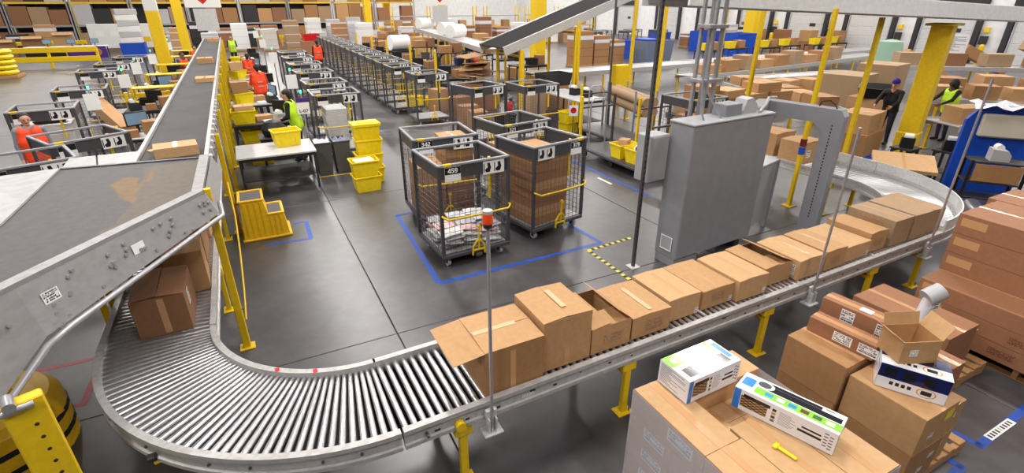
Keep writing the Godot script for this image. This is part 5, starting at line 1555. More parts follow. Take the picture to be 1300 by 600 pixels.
	c = carton("upper large brown carton at the front of the mixed pallet with a yellow sticker", V(4.02, 0.503, -1.50), V(0.46, 0.36, 0.56), 0.0, "card", "shut", g)
	front_print(c, V(0.46, 0.36, 0.56), 0.13, 0.27, 0.11, 0.09, M.tote, "yellow_sticker")
	front_print(c, V(0.46, 0.36, 0.56), -0.06, 0.14, 0.08, 0.05, M.print2, "label")
	carton("lower brown carton behind the front ones of the mixed pallet", V(4.0, 0.141, -2.07), V(0.48, 0.40, 0.52), 0.0, "card_deep", "shut", g)
	carton("tall brown carton with a rounded worn edge facing the wrapped pile", V(3.98, 0.543, -2.07), V(0.46, 0.38, 0.52), 0.04, "card_deep", "shut", g)
	c = carton("lower carton at the aisle corner of the mixed pallet", V(4.375, 0.141, -1.52), V(0.24, 0.30, 0.54), 0.0, "card", "shut", g)
	front_print(c, V(0.24, 0.30, 0.54), -0.04, 0.2, 0.08, 0.05, M.print0, "label")
	c = carton("upper pale-topped carton at the aisle corner of the mixed pallet", V(4.375, 0.443, -1.52), V(0.24, 0.30, 0.54), 0.0, "card", "shut", g)
	front_print(c, V(0.24, 0.30, 0.54), -0.03, 0.2, 0.08, 0.05, M.print2, "label")
	carton("large carton at the rear aisle side of the mixed pallet", V(4.41, 0.141, -2.08), V(0.32, 0.62, 0.54), 0.0, "card_deep", "shut", g)
	c = carton("long low carton with two white labels on the mixed pallet", V(4.07, 0.926, -2.04), V(0.16, 0.14, 0.54), 0.12, "card_red", "shut", g)
	for k in 2: sticker(c, "label", V(-0.0815, 0.07, 0.02 + k * 0.2), V(0, 0, 1), V(0, 1, 0), 0.15, 0.09, M["print%d" % k])
	c = carton("long taller carton with two white labels stacked behind the low one", V(4.31, 0.926, -2.06), V(0.17, 0.24, 0.62), 0.12, "card_red", "shut", g)
	for k in 2: sticker(c, "label", V(-0.0865, 0.15, -0.08 + k * 0.28), V(0, 0, 1), V(0, 1, 0), 0.11, 0.13, M["print%d" % (k + 1)])
	part(c, "paper_note", MB.new().box(V(0.0, 0.2425, 0.02), V(0.07, 0.001, 0.1)), M.paper)
	product_box("product_box", "navy and white appliance carton on the mixed pallet", V(4.06, 0.866, -1.50), V(0.44, 0.22, 0.26), -1.05, art(3), art(3), art(4))
	# open carton on top
	c = carton("open empty carton with flaps spread on top of the mixed pallet", V(4.10, 1.088, -1.60), V(0.29, 0.2, 0.24), -0.45, "card", "open", g)
	c.rotation.z = 0.04
	flap(c, V(-0.144, 0.2, 0), -PI / 2, deg_to_rad(140), 0.24, 0.13, M.card_pale)
	flap(c, V(0.144, 0.2, 0), PI / 2, deg_to_rad(118), 0.24, 0.13, M.card_pale)
	flap(c, V(0, 0.2, -0.118), PI, deg_to_rad(105), 0.28, 0.1, M.card_pale)
	front_print(c, V(0.29, 0.2, 0.24), -0.05, 0.1, 0.06, 0.06, M.print0, "label")
	carton("brown carton with dark printed bands behind the navy one", V(4.39, 0.745, -1.55), V(0.2, 0.3, 0.4), 0.0, "card_red", "shut", g)
	# foam tube with a roll end
	var ft := thing("poster_tube", "tall white wrapped tube leaning up from the mixed pallet", "tube", V(4.74, 0.766, -1.85))
	part(ft, "tube", MB.new().cyl(V(0, 0, 0), V(0.1, 0.5, 0.02), 0.05, 0.055, 16), M.plastic_film)
	part(ft, "roll_end", MB.new().cyl(V(0.05, 0.5, 0.0), V(0.16, 0.57, 0.05), 0.075, -1, 18), M.lightgrey)
	part(ft, "cardboard_core", MB.new().cyl(V(0.158, 0.568, 0.049), V(0.166, 0.573, 0.053), 0.045, -1, 14), M.card_deep)
	sticker(ft, "label", V(0.09, 0.46, 0.078), V(1, 0, 0.2).normalized(), V(0.2, 0.97, 0), 0.08, 0.1, M.print3)
	carton("lower aisle-side carton supporting the wrapped tube", V(4.74, 0.141, -1.9), V(0.2, 0.62, 0.45), 0.0, "card_grey", "shut", g)
	for i in range(first, get_child_count()): (get_child(i) as Node3D).position += V(0.13, 0, 0.13)
	# pallet behind
	pallet("wooden pallet between the mixed pallet and the long cartons", V(5.95, 0, -2.1), 1.0, 1.1)
	carton("big worn brown carton on the pallet behind the mixed one", V(5.72, 0.141, -2.06), V(0.55, 0.58, 0.9), 0.0, "card_red", "shut")
	carton("open-edged carton beside the big worn one", V(6.2, 0.141, -2.1), V(0.36, 0.34, 0.8), 0.0, "card_grey", "shut")
	solo("packing_scrap", "curled white strip of packing foam on the dark floor", "scrap", MB.new().tube([V(0, 0.01, 0), V(0.1, 0.03, 0.12), V(0.14, 0.02, 0.3), V(0.1, 0.01, 0.42)], 0.018, 6), M.paper, V(6.15, 0, -2.92))
	# long cartons
	pallet("wooden pallet under the long reddish cartons", V(7.75, 0, -1.35), 2.3, 2.6)
	g = "long cartons of the tall pallet"
	for i in 3: long_carton("long reddish carton in the low front step, %s from the pallet" % ORD[i], V(6.98, 0.141 + i * 0.192, -1.15), V(0.88, 0.19, 2.5), g, i)
	for i in 3: long_carton("long reddish carton low in the tall block, %s from the pallet" % ORD[i], V(7.88, 0.141 + i * 0.192, -1.15), V(0.88, 0.19, 2.5), g, i + 3)
	for i in 3: long_carton("long reddish carton in the tall block, %s above the step" % ORD[i], V(7.40, 0.718 + i * 0.236, -1.2), V(0.86, 0.234, 2.46), g, i + 1)
	for i in 3: long_carton("long reddish carton in the rear of the tall block, %s above the step" % ORD[i], V(8.2, 0.718 + i * 0.236, -1.3), V(0.7, 0.234, 2.46), g, i + 2)
func long_carton(label: String, at: Vector3, s: Vector3, g: String, k: int) -> void:
	var o := carton(label, at, s, 0.0, "card_red", "shut", g)
	sticker(o, "printed_mark", V(-s.x / 2 - 0.0015, s.y * 0.5, -0.35 + 0.12 * (k % 3)), V(0, 0, 1), V(0, 1, 0), 0.26, s.y * 0.5, M.ink_red)
	part(o, "end_tape", MB.new().box(V(-s.x / 2, s.y * 0.62, -s.z / 2 + 0.16), V(0.003, s.y * 0.4, 0.24)), M.tape)

# ---------------------------------------------------------------- packing stations along the takeaway belt
func papers(label: String, at: Vector3, m: Material, s := V(0.3, 0.04, 0.22), turn := 0.0) -> void:
	solo("paper_stack", label, "papers", cbox(s, 0.003), m, at, turn)
func printer(label: String, at: Vector3, turn := 0.0, m: Material = null) -> Node3D:
	var o := thing("label_printer", label, "printer", at, turn)
	var mm: Material = m if m else M.black
	part(o, "body", MB.new().prism([Vector2(-0.14, 0), Vector2(0.14, 0), Vector2(0.14, 0.12), Vector2(0.08, 0.2), Vector2(-0.14, 0.22)], V(0, 0, -0.12), V(1, 0, 0), V(0, 1, 0), V(0, 0, 0.24)), mm)
	part(o, "paper_roll", MB.new().cyl(V(-0.04, 0.24, -0.08), V(-0.04, 0.24, 0.08), 0.06, -1, 14), M.paper)
	return o
func make_stations() -> void:
	# first bright table beside the belt posts
	work_table("long white-topped table between the yellow posts and the bins", V(0.36, 0, -11.62), 1.5, 1.15, 0.8, M.sheet)
	tote("big yellow tote on the long white-topped table", V(0.62, 0.8, -11.8), 0.15)
	var sgn := sign_pole("purple and white numbered sign on a pole at the white-topped table", V(1.12, 0, -12.5), 1.75, 0.0, "", "white number card with a purple header", M.purple)
	part(sgn, "number", text_mesh("L-07", 0.1), M.black, V(0, 1.36, 0.036))
	tote("yellow tote on the floor under the second table", V(0.1, 0, -13.6), 0.0)
	solo("office_chair_seat", "black bag lying on the stand beside the white-topped table", "bag", MB.new().lathe([Vector2(0, 0), Vector2(0.24, 0.02), Vector2(0.27, 0.15), Vector2(0.18, 0.32), Vector2(0.05, 0.36), Vector2(0, 0.36)], Vector3.ZERO, 14), M.black, V(0.45, 0.8, -12.85))
	work_table("small dark stand behind the white-topped table", V(0.5, 0, -12.85), 0.8, 0.6, 0.8, M.dark)
	var zs := [-14.6, -17.6, -20.6, -23.6, -26.6, -29.6, -32.6]
	for i in zs.size():
		var z: float = zs[i]
		var w: String = ["first", "second", "third", "fourth", "fifth", "sixth", "seventh"][i] + " packing table beyond the white-topped one"
		work_table("dark table, the " + w, V(0.3, 0, z), 1.45, 0.9, 0.82, M.lightgrey if i % 2 else M.dark, "packing tables along the belt")
		if i in [0, 1, 3, 5]: tote("yellow tote on the " + w, V(-0.12 + 0.05 * (i % 2), 0.82, z + 0.1), 0.3 * i)
		carton("carton on the " + w, V(0.32, 0.82, z - 0.15), V(0.4, 0.12 + 0.05 * (i % 3), 0.35), 0.2, "card", "shut")
		if i < 5: carton("second carton laid on the " + w, V(-0.1, 0.82 if i in [2, 4] else 1.158, z + 0.1), V(0.44, 0.1 if i % 2 == 0 else 0.3, 0.36), 0.1, ["card_pale", "card_deep", "card"][i % 3], "shut")
		monitor("black monitor on the " + w, V(0.8, 0.82, z - 0.2), [2.6, -1.2, 3.4][i % 3])
		if i < 6: printer("label printer on the " + w, V(0.72, 0.82, z + 0.28), 0.4, M.dark if i % 2 else M.lightgrey)
		if i % 2 == 0: sign_pole("paper sign on a pole at the " + w, V(1.18, 0, z - 0.5), 1.95 + 0.05 * i, -0.1, "paper signs on poles along the packing tables")
		if i < 4: tote("yellow tote on the lower shelf of the " + w, V(0.0, 0.301, z), 0.0)
	# across the belt
	var zl := [-14.0, -17.6, -21.0, -24.4, -28.0, -31.5]
	for i in zl.size():
		var z: float = zl[i]
		var w: String = ORD[i] + " packing table beyond the takeaway belt"
		work_table("pale table, the " + w, V(-2.35, 0, z), 1.3, 0.9, 0.88, M.sheet if i == 0 else M.dark, "packing tables beyond the belt")
		monitor("monitor on the " + w, V(-2.3, 0.88, z - 0.25), 0.6 if i % 2 == 0 else 2.6)
		carton("carton on the " + w, V(-1.95, 0.88, z + 0.05), V(0.42, 0.3, 0.35), 0.3, "card_deep", "shut")
		if i < 4: tote("yellow tote by the " + w, V(-2.0, 0, z + 0.75), 0.1)
		if i < 5: printer("printer on the " + w, V(-2.75, 0.88, z + 0.2), 0.3, M.dark)
		if i != 4: sign_pole("paper sign on a pole at the " + w, V(-3.05 + 0.12 * (i % 2), 0, z - 0.55), 1.85, 0.2, "paper signs on poles beyond the belt")
	solo("paper_roll", "white paper roll on the first table beyond the takeaway belt", "paper roll", MB.new().cyl(V(0, 0.08, -0.1), V(0, 0.08, 0.1), 0.08, -1, 18), M.paper, V(-2.55, 0.88, -13.62), 0.5)
	var yb := thing("yellow_guard_frame", "yellow steel guard frame round the foot of the white-topped column", "guard frame")
	for x in [-3.2, -2.1]: part(yb, "post", MB.new().box(V(x, 0.55, -19.4), V(0.1, 1.1, 0.1), 0.01), M.yellow)
	for y in [0.5, 1.0]: part(yb, "rail", MB.new().box(V(-2.65, y, -19.4), V(1.2, 0.14, 0.06), 0.01), M.yellow)
	column("yellow column with a white upper part standing between the packing tables", V(-2.72, 0, -26.9), 0.46, 10.9, 3.25)
	column("yellow column behind the takeaway belt close to the hanging sign", V(-2.6, 0, -38.5), 0.5, 10.9)

func hanging_sign(label: String, at: Vector3, w: float) -> void:
	var o := thing("hanging_sign", label, "sign", at)
	part(o, "upper_board", MB.new().box(V(0, 1.55, 0), V(w * 1.35, 0.95, 0.03), 0.005), M.paper)
	part(o, "lower_board", MB.new().box(V(0, 0.5, 0), V(w * 0.85, 1.05, 0.03), 0.005), M.sheet)
	part(o, "red_diamond", MB.new().prism([Vector2(0, -0.22), Vector2(0.24, 0), Vector2(0.1, 0.2), Vector2(-0.1, 0.2), Vector2(-0.24, 0)], V(0, 1.45, 0.017), V(1, 0, 0), V(0, 1, 0), V(0, 0, 0.004)), M.red)
	for s in [-1, 1]: part(o, "cord", MB.new().cyl(V(s * w * 0.5, 2.0, 0), V(s * w * 0.5, 11.0 - at.y, 0), 0.008, -1, 5), M.steel_dark)

# ---------------------------------------------------------------- middle of the hall
func make_middle() -> void:
	# desk with two black printers
	work_table("packing desk with a white top carrying two black printers", V(9.15, 0, -13.7), 0.95, 2.3, 0.95, M.sheet)
	printer("black label printer at the front of the packing desk", V(9.3, 0.95, -13.1), 0.4)
	printer("black label printer at the back of the packing desk", V(9.2, 0.95, -13.6), 0.2)
	tote("yellow tote on the floor under the packing desk", V(8.55, 0, -12.9), 0.2)
	tote("yellow tote on top of the one under the packing desk", V(8.55, 0.31, -12.9), 0.2)
	var st := thing("stop_card", "white card with a red disc hanging from the packing desk", "sign", V(8.3, 0.0, -12.3), -0.4)
	part(st, "stem", MB.new().cyl(V(0, 0, -0.01), V(0, 0.7, -0.01), 0.012, -1, 8), M.steel_dark)
	part(st, "card", MB.new().box(V(0, 0.76, 0), V(0.26, 0.3, 0.01), 0.002), M.paper)
	part(st, "red_disc", MB.new().cyl(V(0, 0.77, 0.004), V(0, 0.77, 0.008), 0.085, -1, 18), M.red)
	var ex := thing("fire_extinguisher", "red fire extinguisher standing in the middle aisle", "fire extinguisher", V(7.95, 0, -15.6))
	part(ex, "cylinder", MB.new().lathe([Vector2(0, 0), Vector2(0.09, 0), Vector2(0.095, 0.02), Vector2(0.095, 0.45), Vector2(0.06, 0.53), Vector2(0.03, 0.56), Vector2(0, 0.56)], Vector3.ZERO, 16), M.red)
	part(ex, "valve", MB.new().box(V(0, 0.6, 0), V(0.05, 0.09, 0.12), 0.008), M.black)
	part(ex, "hose", MB.new().tube([V(0.03, 0.6, 0.03), V(0.12, 0.5, 0.05), V(0.12, 0.25, 0.05)], 0.014, 6), M.black)
	# flat cart train with totes
	for i in 2:
		var o := thing("platform_cart", ["long low platform cart carrying yellow totes", "long low platform cart behind the one with totes"][i], "cart", V(7.9 + i * 1.15, 0, -9.35 - i * 1.7))
		part(o, "platform", MB.new().box(V(0, 0.22, 0), V(1.1, 0.06, 2.6), 0.008), M.cart)
		part(o, "platform_top", MB.new().box(V(0, 0.255, 0), V(1.0, 0.01, 2.5)), M.steel_dark)
		for sx in [-0.45, 0.45]:
			for sz in [-1.1, 0.0, 1.1]: part(o, "wheel", MB.new().cyl(V(sx - 0.025, 0.09, sz), V(sx + 0.025, 0.09, sz), 0.09, -1, 14), M.rubber)
		for sz in [-1.25, 1.25]:
			part(o, "end_post", MB.new().box(V(-0.5, 0.85, sz), V(0.06, 1.25, 0.06), 0.006), M.yellow)
			part(o, "end_post", MB.new().box(V(0.5, 0.85, sz), V(0.06, 1.25, 0.06), 0.006), M.cart)
			part(o, "end_rail", MB.new().box(V(0, 1.2, sz), V(1.0, 0.04, 0.04), 0.005), M.cart)
		part(o, "hand_loop", MB.new().tube([V(-0.3, 0.26, -1.15), V(-0.3, 1.3, -1.15), V(-0.2, 1.42, -1.15), V(0.1, 1.42, -1.15), V(0.2, 1.3, -1.15), V(0.2, 0.26, -1.15)], 0.018, 8), M.alu)
	tote("yellow tote at the front edge of the long platform cart", V(7.75, 0.26, -8.75), 0.1)
	tote("yellow tote holding a small carton on the long platform cart", V(7.72, 0.26, -9.25), 0.0)
	carton("small tilted carton sticking out of a yellow tote", V(7.72, 0.48, -9.25), V(0.26, 0.2, 0.22), 0.6, "card_pale", "shut")
	solo("plastic_bag", "white plastic bag with red print in a yellow tote", "bag", MB.new().lathe([Vector2(0, 0), Vector2(0.15, 0.02), Vector2(0.17, 0.12), Vector2(0.08, 0.22), Vector2(0, 0.24)], Vector3.ZERO, 12), M.paper, V(7.78, 0.45, -8.72))
	solo("red_pouch", "small red pouch beside the plastic bag in the tote", "pouch", MB.new().lathe([Vector2(0, 0), Vector2(0.07, 0.01), Vector2(0.08, 0.08), Vector2(0.04, 0.12), Vector2(0, 0.13)], Vector3.ZERO, 10), M.dark_red, V(7.62, 0.55, -8.62))
	# long rolled goods on a rack behind the desk
	for i in 4:
		var y := 0.75 + 0.27 * (i / 2)
		solo("rolled_mat", "long tan rolled mat on the rack behind the packing desk, %s" % ["front lower", "rear lower", "front upper", "rear upper"][i], "roll", MB.new().cyl(V(0, y, -1.3), V(0, y, 1.3), 0.13, -1, 16), M.card_grey, V(10.3 + 0.27 * (i % 2), 0, -12.4), -0.25, "rolled mats on the rack")
	var rk := thing("roll_rack", "grey steel rack carrying the long rolled mats", "rack", V(10.43, 0, -12.4), -0.25)
	for sz in [-1.0, 1.0]:
		for sx in [-0.33, 0.33]: part(rk, "upright", MB.new().box(V(sx, 0.65, sz), V(0.05, 1.3, 0.05), 0.005), M.frame_grey)
		part(rk, "arm", MB.new().box(V(0, 0.59, sz), V(0.7, 0.05, 0.05), 0.005), M.frame_grey)
	# yellow cabinet on a post, blue-grey gaylord, plastic-wrapped things
	var yc := thing("yellow_cabinet", "square yellow cabinet on a post behind the platform carts", "cabinet", V(12.5, 0, -15.6))
	part(yc, "post", MB.new().box(V(0, 0.4, 0), V(0.12, 0.8, 0.12), 0.01), M.yellow)
	part(yc, "housing", MB.new().box(V(0, 1.1, 0), V(0.6, 0.8, 0.3), 0.02), M.yellow)
	part(yc, "door", MB.new().box(V(0, 1.1, 0.155), V(0.54, 0.74, 0.02), 0.006), M.yellow)
	# cartons heaped on a belt in front of the silver line
	belt_run("grey belt conveyor heaped with cartons behind the scanning machine", V(10.3, 0.8, -10.25), V(14.2, 0.8, -9.95), 1.0)
	var hp := [[10.85, 0.801, -10.2, 0.8, 0.42, 0.8], [11.75, 0.801, -10.14, 0.8, 0.42, 0.75], [12.65, 0.801, -10.07, 0.8, 0.5, 0.8], [13.55, 0.801, -10.0, 0.8, 0.5, 0.8], [11.0, 1.223, -10.2, 0.7, 0.34, 0.6], [11.85, 1.223, -10.1, 0.8, 0.2, 0.6], [13.1, 1.303, -10.0, 0.9, 0.25, 0.6]]
	for i in hp.size():
		var q: Array = hp[i]
		carton("brown carton in the heap behind the scanning machine, %s %s" % [ORD[i] if i < 4 else ORD[i - 4], "on the belt" if i < 4 else "on top of the others"], V(q[0], q[1], q[2]), V(q[3], q[4], q[5]), 0.08 * (i % 3) - 0.05, ["card", "card_deep", "card_pale"][i % 3], "shut", "cartons heaped behind the machine")
	cage_cart("dark cage cart between the platform carts and the scanning machine", V(9.5, 0, -9.0), 0.0, "", "", false)
	carton("brown carton standing in the dark cart by the scanning machine", V(9.4, 0.235, -9.0), V(0.45, 0.9, 0.45), 0.1, "card_deep", "shut")
	# thin yellow posts
	for e in [["thin yellow post next to the mast of the scanning machine", 11.35, -13.65], ["thin yellow post close behind the strut post", 12.0, -13.0], ["thin yellow post rising behind the top of the scanning machine", 10.2, -9.1], ["thin yellow post under the overhead conveyor, beside the arch", 11.35, -9.0], ["thin yellow post with a bent pipe top before the large column", 12.1, -6.7]]:
		thin_post(e[0], V(e[1], 0, e[2]), 3.3 if e[2] > -8.0 else 3.9, M.yellow, "", 0.045)
	thin_post("thin yellow post holding a white card near the packing desk", V(8.2, 0, -15.2), 2.2, M.yellow, "", 0.04)
	thin_post("thin yellow post behind the packing desk", V(10.4, 0, -15.3), 3.0, M.yellow, "", 0.045)
	thin_post("dark slim post at the corner of the packing desk", V(9.75, 0, -12.6), 5.0, M.steel_dark, "", 0.025)
	# inclined belt
	belt_run("dark inclined belt conveyor rising towards the overhead line", V(7.9, 2.2, -17.0), V(14.4, 4.35, -17.0), 1.9, "", false, M.belt_dark, 0.3, M.rail_edge)
	var ib := thing("incline_stand", "yellow braced stand under the inclined belt", "stand")
	for e in [[8.6, -16.1, 2.1], [8.6, -17.9, 2.1], [10.8, -16.1, 2.8], [10.8, -17.9, 2.8]]: part(ib, "leg", MB.new().box(V(e[0], e[2] / 2, e[1]), V(0.09, e[2], 0.09), 0.008), M.yellow)
	for e in [[8.6, 1.9], [10.8, 2.6]]: part(ib, "cross_bar", MB.new().box(V(e[0], e[1], -17.0), V(0.07, 0.07, 1.8), 0.006), M.yellow)
	# silver line with white rolls
	belt_run("raised silver roller line carrying white rolls", V(8.7, 2.0, -18.3), V(11.5, 2.0, -36.0), 0.9, "", true, M.rail)
	for i in 3:
		var z: float = [-24.2, -26.4, -34.0][i]
		var x := 8.4 + 3.0 * (-17.8 - z) / 18.2
		solo("white_roll", "fat white roll on the raised silver line, %s from the inclined belt" % ORD[i], "roll", MB.new().cyl(V(-0.45, 0.3, 0), V(0.45, 0.3, 0), 0.3, -1, 20), M.paper, V(x, 2.035, z), 0.5, "white rolls on the raised line")
	solo("white_roll", "fat white roll lying on a dark stand before the raised silver line", "roll", MB.new().cyl(V(-0.5, 0, 0), V(0.5, 0, 0), 0.36, -1, 20), M.paper, V(7.6, 1.69, -27.6), 0.2)
	work_table("dark tall stand under the single white roll", V(7.6, 0, -27.6), 1.4, 1.0, 1.33, M.dark)
	# flattened cardboard heap
	for i in 7:
		var q := solo("cardboard_sheet", "flattened cardboard sheet before the raised line, %s in its pile from below" % ORD[i], "cardboard", cbox(V(1.1 - 0.06 * i, 0.02, 0.9), 0.004), [M.card_deep, M.card, M.card_wet][i % 3], V(7.5 + 0.1 * (i % 3), 1.05 + i * 0.13, -17.5 - 0.05 * i), 0.3 * i, "flattened cardboard pile")
		q.rotation.x = 0.1 * (i % 3) - 0.1; q.rotation.z = 0.08 * (i % 4) - 0.12
	carton("large deep carton full of flattened cardboard", V(7.55, 0.0, -17.5), V(1.1, 0.95, 0.9), 0.1, "card_wet", "shut")
	carton("tall tan carton behind the packing desk cart", V(8.2, 0, -14.4), V(0.55, 1.0, 0.5), 0.0, "card_grey", "shut")
	solo("dark_crate", "dark plastic crate on top of cartons behind the packing desk", "crate", MB.new().tub(1.0, 0.6, 1.1, 0.7, 0.4, 0.02), M.dark, V(9.5, 1.003, -15.4), 0.1)
	carton("brown carton beneath the dark plastic crate", V(9.5, 0.0, -15.4), V(0.9, 1.0, 0.6), 0.1, "card_deep", "shut")
	# dark workstations right of the parked cart row
	for i in 5:
		var z := -19.5 - i * 3.4
		var w := "%s dark workstation to the right of the parked cart row" % ORD[i]
		work_table("cluttered table of the " + w, V(7.3, 0, z), 1.4, 0.8, 0.9, M.dark, "dark workstations")
		monitor("monitor of the " + w, V(7.1, 0.9, z), 2.5)
		carton("carton of the " + w, V(7.65, 0.9, z), V(0.45, 0.3, 0.4), 0.2, "card_deep", "shut")
		tote("yellow tote of the " + w, V(6.2, 0, z + 0.5), 0.1)
	hanging_sign("white hanging sign with a red diamond above the takeaway belt", V(-1.0, 2.25, -32.5), 1.2)
	hanging_sign("white hanging sign with a red diamond above the middle of the hall", V(13.7, 2.3, -38.0), 1.35)
	column("yellow column rising behind the inclined belt", V(17.2, 0, -29.9), 0.75, 10.9)
	column("slim yellow column beyond the parked cart row", V(11.6, 0, -52.0), 0.6, 10.9)

# ---------------------------------------------------------------- conveyors, cartons and people at the right
func make_right_side() -> void:
	belt_run("grey overhead belt conveyor crossing above the hall", V(6.3, 3.83, -6.9), V(20.5, 3.34, -6.9), 1.05, "", false, M.belt_dark, 0.32, M.overhead)
	var co := thing("steel_column", "broad yellow column carrying the overhead conveyor", "column", V(14.75, 0, -6.75), 0.25)
	part(co, "shaft", MB.new().box(V(0, 1.85, 0), V(0.46, 2.5, 0.42), 0.015), M.yellow)
	part(co, "base_sleeve", MB.new().box(V(0, 0.32, 0), V(0.5, 0.64, 0.46), 0.02), M.yellow)
	part(co, "head_plate", MB.new().box(V(0, 3.12, 0), V(0.75, 0.05, 0.6), 0.006), M.yellow)
	# box row belt
	var a := V(16.75, 0.8, -14.0); var b := V(14.75, 0.8, -8.75)
	belt_run("grey belt carrying a straight row of brown cartons", a, b, 0.85)
	var dir := (b - a).normalized()
	for i in 6: carton("carton in the straight row on the grey belt, %s from its far end" % ORD[i], a + dir * (0.6 + i * 0.86), V(0.62, 0.3 + 0.03 * (i % 2), 0.80), atan2(dir.x, dir.z), ["card", "card_deep"][i % 2], "shut", "straight row of cartons on the grey belt")
	belt_run("long silver roller line across the far side", V(11.0, 0.85, -19.4), V(38.0, 0.85, -20.4), 1.3, "", true, M.steel)
	belt_run("second silver roller line in front of the long one", V(16.2, 0.85, -16.0), V(33.0, 0.85, -18.2), 1.0, "", true, M.steel)
	belt_run("short silver roller line joining the carton row", V(17.5, 0.82, -14.6), V(23.6, 0.82, -13.9), 0.9, "", true, M.steel)
	for i in 9: carton("carton on the second silver line, %s from the yellow cabinet side" % ORD[i], V(17.6 + i * 1.3, 0.86, -16.2 - i * 0.17), V(0.9, 0.35 + 0.12 * (i % 3), 0.7), 0.1 * (i % 3), ["card", "card_deep", "card_grey"][i % 3], "plain", "cartons on the second silver line")
	# big cartons in the middle of the right side
	var bc := [[18.2, -12.9, 0.9, 0.95, 0.7, "tall double-wall carton standing open beside the carton row"], [19.25, -12.75, 0.7, 0.95, 0.7, "second tall carton beside the open double-wall one"], [21.8, -12.6, 1.4, 0.95, 0.9, "dark bulky parcel beside the tall cartons"], [18.4, -10.7, 1.5, 1.4, 1.2, "huge film-covered carton behind the large yellow column"], [20.6, -10.9, 1.4, 1.6, 1.2, "huge film-covered carton next to the first huge one"], [17.3, -9.2, 1.2, 0.95, 1.0, "wide carton in front of the huge ones"]]
	for q in bc: carton(q[5], V(q[0], 0.0 if q[3] > 0.9 else 0.5, q[1]), V(q[2], q[3], q[4]), 0.2, "card" if q[2] < 1.4 else "card_grey", "shut")
	solo("black_tray", "black tray with white labels leaning on the cartons by the purple hat", "tray", MB.new().tub(1.3, 0.7, 1.5, 0.9, 0.3, 0.03), M.black, V(17.3, 0.956, -9.2), 0.5)
	# blue pallet with cartons the purple-hatted worker leans on
	pallet("blue pallet under the cartons beside the large yellow column", V(13.55, 0, -7.35), 1.3, 1.1, 0.2, true)
	carton("wide lower carton on the blue pallet", V(13.5, 0.141, -7.3), V(1.15, 0.55, 0.8), 0.2, "card_deep", "shut")
	var pc := carton("wide upper carton on the blue pallet with a dark printed band", V(13.55, 0.693, -7.33), V(1.0, 0.45, 0.7), 0.2, "card", "shut")
	front_print(pc, V(1.0, 0.45, 0.7), 0.15, 0.22, 0.14, 0.36, M.ink0)
	# flat carton lying against the outer guard of the curve
	var fc := carton("torn flat carton lying askew at the foot of the large yellow column", V(10.95, 0.78, -4.95), V(1.0, 0.07, 0.62), -0.95, "card_pale", "shut")
	fc.rotation.x = 0.28
	# a table under it
	work_table("low grey stand carrying the torn flat carton", V(11.1, 0, -4.95), 0.5, 0.8, 0.68, M.frame_grey)
	solo("foam_block", "white upright foam block beside the torn flat carton", "foam block", MB.new().prism([Vector2(0, 0), Vector2(0.12, 0), Vector2(0.2, 0.5), Vector2(0.02, 0.52)], V(0, 0, 0), V(1, 0, 0), V(0, 1, 0), V(0, 0, 0.12)), M.lightgrey, V(11.6, 0.0, -5.9))
	# waist-high line with the yellow-vested worker
	belt_run("grey roller line in front of the hooded worker", V(15.7, 0.8, -6.55), V(19.2, 0.8, -5.2), 1.0, "", true, M.rail)
	carton("long brown carton in front of the hooded worker", V(16.3, 0.801, -6.3), V(0.95, 0.4, 0.55), -0.37, "card", "shut")
	carton("carton with a bent flap next to the long one before the hooded worker", V(17.5, 0.801, -5.85), V(0.6, 0.4, 0.55), -0.37, "card_deep", "shut")
	belt_run("grey roller line behind the hooded worker", V(19.6, 0.8, -8.9), V(24.2, 0.8, -4.3), 0.9, "", true, M.rail)
	for i in 6: carton("carton on the line behind the hooded worker, %s from the large column" % ORD[i], V(19.95 + i * 0.70, 0.801, -8.55 + i * 0.70), V(0.7, 0.38 + 0.05 * (i % 2), 0.62), -0.8, ["card", "card_deep"][i % 2], "plain", "cartons behind the hooded worker")
	for i in 6: carton("carton on the floor line before the dock side, %s from the large column" % ORD[i], V(22.6 + i * 0.95, 0.0, -9.7 + i * 0.95), V(0.85, 1.15 + 0.1 * (i % 2), 0.8), -0.8, ["card_deep", "card"][i % 2], "plain", "tall cartons before the dock side")
	belt_run("bright silver line before the dock side", V(25.0, 1.1, -13.6), V(34.0, 1.1, -6.0), 1.1, "", true, M.steel)
	for i in 6: carton("dark parcel on the bright silver line, %s from the large column" % ORD[i], V(25.9 + i * 1.25, 1.12, -12.85 + i * 1.05), V(0.9, 0.5, 0.7), -0.7, "card_wet" if i % 2 else "card_grey", "plain", "parcels on the bright silver line")
	for i in 5:
		var lc := carton("long carton leaning in the heap before the dock doors, %s one" % ORD[i], V(29.6 + i * 1.75, 0.6 + 0.3 * (i % 3), -14.0 + i * 1.6), V(0.5, 0.45, 2.2), 0.9, ["card", "card_deep", "card_grey"][i % 3], "plain", "long cartons heaped before the dock")
		lc.rotation.x = 0.5 - 0.06 * i
	product_box("appliance_box", "white carton with a dark square picture tilted in the dock heap", V(27.15, 1.622, -11.8), V(0.7, 0.7, 0.4), -0.9, M.sheet, art(4), M.sheet)
	solo("green_sack", "pale green wrapped bundle in the dock heap", "bundle", MB.new().lathe([Vector2(0, 0), Vector2(0.6, 0.05), Vector2(0.7, 1.0), Vector2(0.5, 1.9), Vector2(0, 2.0)], Vector3.ZERO, 14), mat(Color(0.55, 0.68, 0.60), 0.6), V(27.6, 0.0, -14.6))
	var ds := thing("dock_banner", "dark red banner on the wall above the dock heap", "banner", V(41.7, 2.0, -12.5))
	part(ds, "cloth", MB.new().box(V(0, 0.5, 0), V(0.04, 1.2, 2.0), 0.004), M.dark_red)
	part(ds, "lettering", MB.new().box(V(-0.022, 0.75, 0), V(0.004, 0.1, 0.9)), M.paper)
